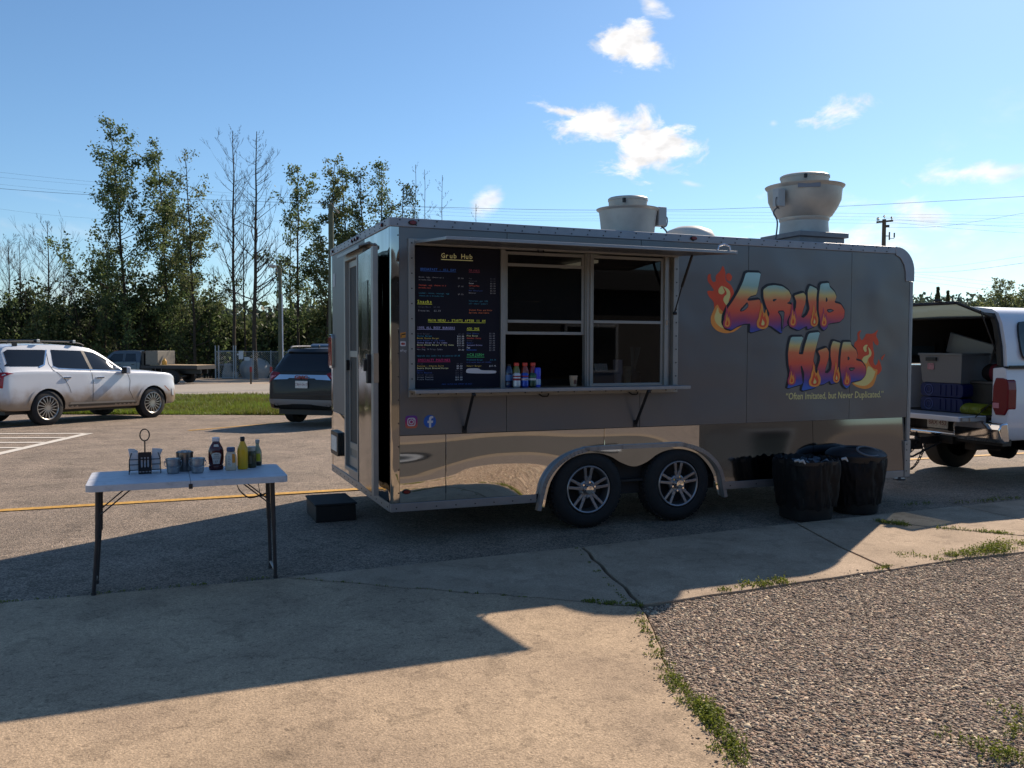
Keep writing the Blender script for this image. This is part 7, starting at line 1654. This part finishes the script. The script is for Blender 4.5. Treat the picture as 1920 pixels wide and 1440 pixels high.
for i, s in enumerate((-.68, -.56, .0, .76)):
    b = MB(); p = Vector((0, 0, H-.05+(0 if s else .12)))+ax*s+Vector((0, 0, .13*s)); b.lathe([(.02, -.02), (.02, .07), (.06, .08), (.075, .12), (.03, .15), (.03, .2), (0, .21)], 10, p); b.build('insulator', mat('insulator_dark', srgb(52, 46, 46), .3), t, smooth=40)
b = MB(); b.tube([Vector((0, 0, H-1.05)), Vector((0, 0, H-1.05))+RH*.35], .03, 6); b.cyl(Vector((0, 0, H-1.3))+RH*.35, .045, .5, 10); b.cyl(Vector((0, 0, H-1.15))+RH*.66, .045, .3, 10); b.bar(Vector((0, 0, H-1.2))+RH*.35, Vector((0, 0, H-1.2))+RH*.66, .03); b.cyl(Vector((0, 0, H-.5))+RH*.22, .12, .14, 10); b.build('fuse_cutout', mat('insulator_dark', srgb(52, 46, 46), .3), t, smooth=40)
t = thing('utility_pole', 'wooden pole beside the rear left corner of the trailer', 'utility pole', at(622, 46)); H = hz(388, 46)-t.location.z
b = MB(); b.tube([(0, 0, 0), (0, 0, H)], [.17, .13], 10); b.build('pole', mat('green_pole', srgb(86, 90, 76), .9, var=.2, vscale=3), t)
b = MB(); b.bar(Vector((0, 0, H-.02))-RH*.05+Vector((0, 0, .1)), Vector((0, 0, H-.02))+RH*.42-Vector((0, 0, .42)), .10, .08); b.build('short_arm', mat('arm_pale', srgb(150, 138, 128), .8), t, smooth=0)
t = thing('street_lamp', 'wooden lamp pole with white conduit between the fence and dark SUV', 'street lamp', at(526, 60)); H = hz(505, 60)-t.location.z
b = MB(); b.tube([(0, 0, 0), (0, 0, H)], [.16, .12], 10); b.build('pole', mat('green_pole', srgb(86, 90, 76), .9), t)
b = MB(); b.tube([Vector((0, 0, H-.6)), Vector((0, 0, H+.05))-RH*.25, Vector((0, 0, H+.1))-RH*.4], .03, 6); b.build('arm', M_alu, t)
b = MB(); b.lathe([(0, -.28), (.07, -.25), (.11, 0), (.09, .2), (0, .26)], 12, tuple(Vector((0, 0, H+.1))-RH*.5), 'x'); b.build('lamp_head', mat('lamp_grey', srgb(150, 152, 150), .5), t)
b = MB(); b.tube([Vector((0, 0, 1.0))+RH*.19-FH*.1, Vector((0, 0, hz(555, 60)-t.location.z))+RH*.17-FH*.1], .045, 8); b.box(.1, -.2, .7, .42, -.02, 1.3); b.build('conduit', mat('conduit_white', srgb(186, 192, 202), .45), t)
for (a, r_, lb) in (((-80, 354, 240, 374, 900, 394), .016, 'thickest wire, crossing behind the poplars to the roof fans'), ((-80, 321, 240, 352, 900, 398), .007, 'topmost thin wire left of the tall poplar'), ((-80, 332, 240, 358, 900, 404), .006, 'second thin wire left of the tall poplar'), ((-80, 344, 240, 372, 900, 410), .006, 'third thin wire just over the thick one'), ((-80, 388, 240, 417, 900, 416), .006, 'lowest thin wire left of the tall poplar')):
    wire([pt(a[0], a[1], 62), pt(a[2], a[3], 61), pt(a[4], a[5], 60), pt(1240, a[5]+1 if r_ < .01 else 396, 60), pt(1430, a[5]+(2 if r_ < .01 else -3), 60), pt(1575, a[5]+3 if r_ < .01 else 388, 60), pt(2000, a[5]+8 if r_ < .01 else 364, 61)], r_, lb)
for pts, r_, lb in (([pt(1636, 414, 56), pt(1780, 428, 60), pt(2000, 442, 64)], .008, 'wire running right from the crossarm left tip'), ([pt(1654, 410, 56), pt(1780, 420, 58), pt(2000, 430, 62)], .007, 'wire running right from the pole top'), ([pt(1660, 427, 56), pt(1765, 424, 50), pt(2000, 384, 40)], .008, 'wire rising to the right edge from the pole'),
        ([pt(1640, 512, 70), pt(1714, 510, 68), pt(1800, 507, 60), pt(2000, 480, 46)], .012, 'dark sagging wire beside the trailer front corner'), ([pt(1640, 508, 70), pt(1714, 504, 68), pt(1800, 496, 60), pt(2000, 466, 46)], .007, 'thin wire just above the dark sagging one'), ([pt(1640, 508, 80), pt(1714, 513, 80), pt(2000, 542, 90)], .009, 'upper of three wires falling behind the canopy'), ([pt(1640, 511, 80), pt(1714, 518, 80), pt(2000, 551, 90)], .009, 'middle of three wires falling behind the canopy'), ([pt(1640, 518, 80), pt(1714, 526, 80), pt(2000, 560, 90)], .009, 'lowest of three wires falling behind the canopy')):
    wire(pts, r_, lb)
# ------------------------------------------------------------------ fenced compound
M_gal = mat('galvanised', srgb(150, 156, 160), .5, metal=.5)
t = thing('chain_link_fence', 'chain link fence with gate and papers at the road edge', 'fence', at(404, 65.5)); o = t.location
def fp(px, z=0, D=65.5): q = at(px, D); return Vector((q.x-o.x, q.y-o.y, q.z-o.z+z))
for px in (404, 410, 438, 442, 475, 508, 541, 575): b = MB(); b.tube([fp(px), fp(px, 2.5 if px < 445 else 2.15)], .045 if px < 445 else .032, 8); b.build('post', M_gal, t)
for (a, c_, z) in ((404, 600, 2.05), (410, 438, 2.1), (410, 438, 1.05), (410, 438, .1), (442, 600, .06)): b = MB(); b.tube([fp(a, z), fp(c_, z)], .024, 6); b.build('rail', M_gal, t)
b = MB(); L_ = (fp(600)-fp(404)).length; dv = (fp(600)-fp(404)).normalized(); s = .16; x = -2.0
while x < L_:
    for sg in (1, -1):
        x0, x1 = (x, x+2) if sg > 0 else (x+2, x); z0, z1 = .05, 2.05
        lo, hi = max(0, min(x0, x1)), min(L_, max(x0, x1))
        if hi > lo:
            za = .05+(lo-x)*1.0 if sg > 0 else 2.05-(lo-x); zb2 = .05+(hi-x) if sg > 0 else 2.05-(hi-x)
            b.bar(dv*lo+Vector((0, 0, za)), dv*hi+Vector((0, 0, zb2)), .008)
    x += s
tag(b.build('wire_mesh', M_gal, t, smooth=0), kind='stuff')
for i, (px, py, w, h) in enumerate(((452, 668, .34, .62), (463, 675, .38, .26), (446, 667, .14, .12))):
    q = fp(px, 0, 65.3); z = hz(py, 65.3)-o.z; b = MB(); b.obox((q.x, q.y, z), RH, FH, Vector((0, 0, 1)), w/2, .012, h/2); b.build('paper_notice', mat('paper_notice', srgb(186, 190, 192), .7, var=.12, vscale=6), t, smooth=0)
q = at(478, 68.5); b = MB(); b.lathe([(0, 1.6), (.5, 1.55), (.95, 1.32), (1.15, 1.0), (1.18, .72), (1.1, .4), (.9, 0)], 28); od = b.build('white_tank', mat('tank_white', srgb(146, 152, 156), .5, var=.1), None, smooth=50); od.location = q; tag(od, 'domed pale tank half hidden behind the chain link fence', 'tank')
q = at(427, 67); b = MB(); b.lathe([(.45, 0), (.40, .5), (.30, .9), (.28, 1.15), (0, 1.2)], 14); b.box(.25, -.3, 0, .75, .3, .5); od = b.build('concrete_base', mat('old_concrete', srgb(128, 130, 128), .9, var=.2), None, smooth=40); od.location = q; tag(od, 'grey concrete block behind the fence gate', 'concrete block')
for px, lb in ((470, 'left wooden stake with red top at the road edge'), (508, 'right wooden stake with red top, nearer the dark SUV')):
    t = thing('marker_stake', lb, 'marker stake', at(px, 52.8), 0, 'red topped stakes at the road edge'); b = MB(); b.box(-.05, -.05, -.1, .05, .05, .95); b.build('stake', mat('stake_wood', srgb(92, 80, 66), .9), t, smooth=0)
    b = MB(); b.box(-.065, -.065, .70, .065, .065, 1.02); b.build('red_top', mat('stake_red', srgb(128, 42, 44), .6), t, smooth=0, bevel=.02)
# ------------------------------------------------------------------ the building the photographer stands by (seen mirrored in the polished steel)
t = thing('tan_building', 'long tan and dark grey building with green roof edge behind the photographer', 'building', (0, -14, 0))
M_tan = mat('tan_wall', srgb(186, 168, 138), .85, var=.06, vscale=1); M_brick = mat('dark_cladding', srgb(66, 64, 64), .85, var=.08, vscale=1)
b = MB(); b.box(-16, -6, -.06, -6, 0, 3.1); b.build('wall', M_tan, t, smooth=0)
b = MB(); b.box(-5.998, -6, -.06, 18, -.02, 3.1); b.build('wall', M_brick, t, smooth=0)
b = MB(); b.box(-16.4, -6.4, 3.1, -6, .5, 3.55); b.build('roof_edge', mat('green_fascia', srgb(46, 92, 78), .5), t, smooth=0)
b = MB(); b.box(-5.998, -6.4, 3.1, 18.4, .5, 3.55); b.build('roof_edge', mat('dark_fascia', srgb(52, 52, 54), .6), t, smooth=0)
b = MB(); b.box(-16.4, -6.4, 3.551, 18.4, .45, 3.65); b.build('roof', mat('roof_dark', (.08, .08, .08), .9), t, smooth=0)
for x in (-12, -8, 4, 9, 14):
    b = MB(); b.box(x-.8, .001, .9, x+.8, .05, 2.2); w_ = b.build('window', M_alu, t, smooth=0); b = MB(); b.box(x-.72, .051, .98, x+.72, .06, 2.12); b.build('pane', M_glasscar, w_, smooth=0)
b = MB(); b.box(-2.6, .001, 0, -1.4, .06, 2.15); d_ = b.build('door', mat('door_green', srgb(46, 92, 78), .5), t, smooth=0); b = MB(); b.box(-1.6, .061, 1.0, -1.5, .11, 1.12); b.build('handle', M_chrome, d_, smooth=0)
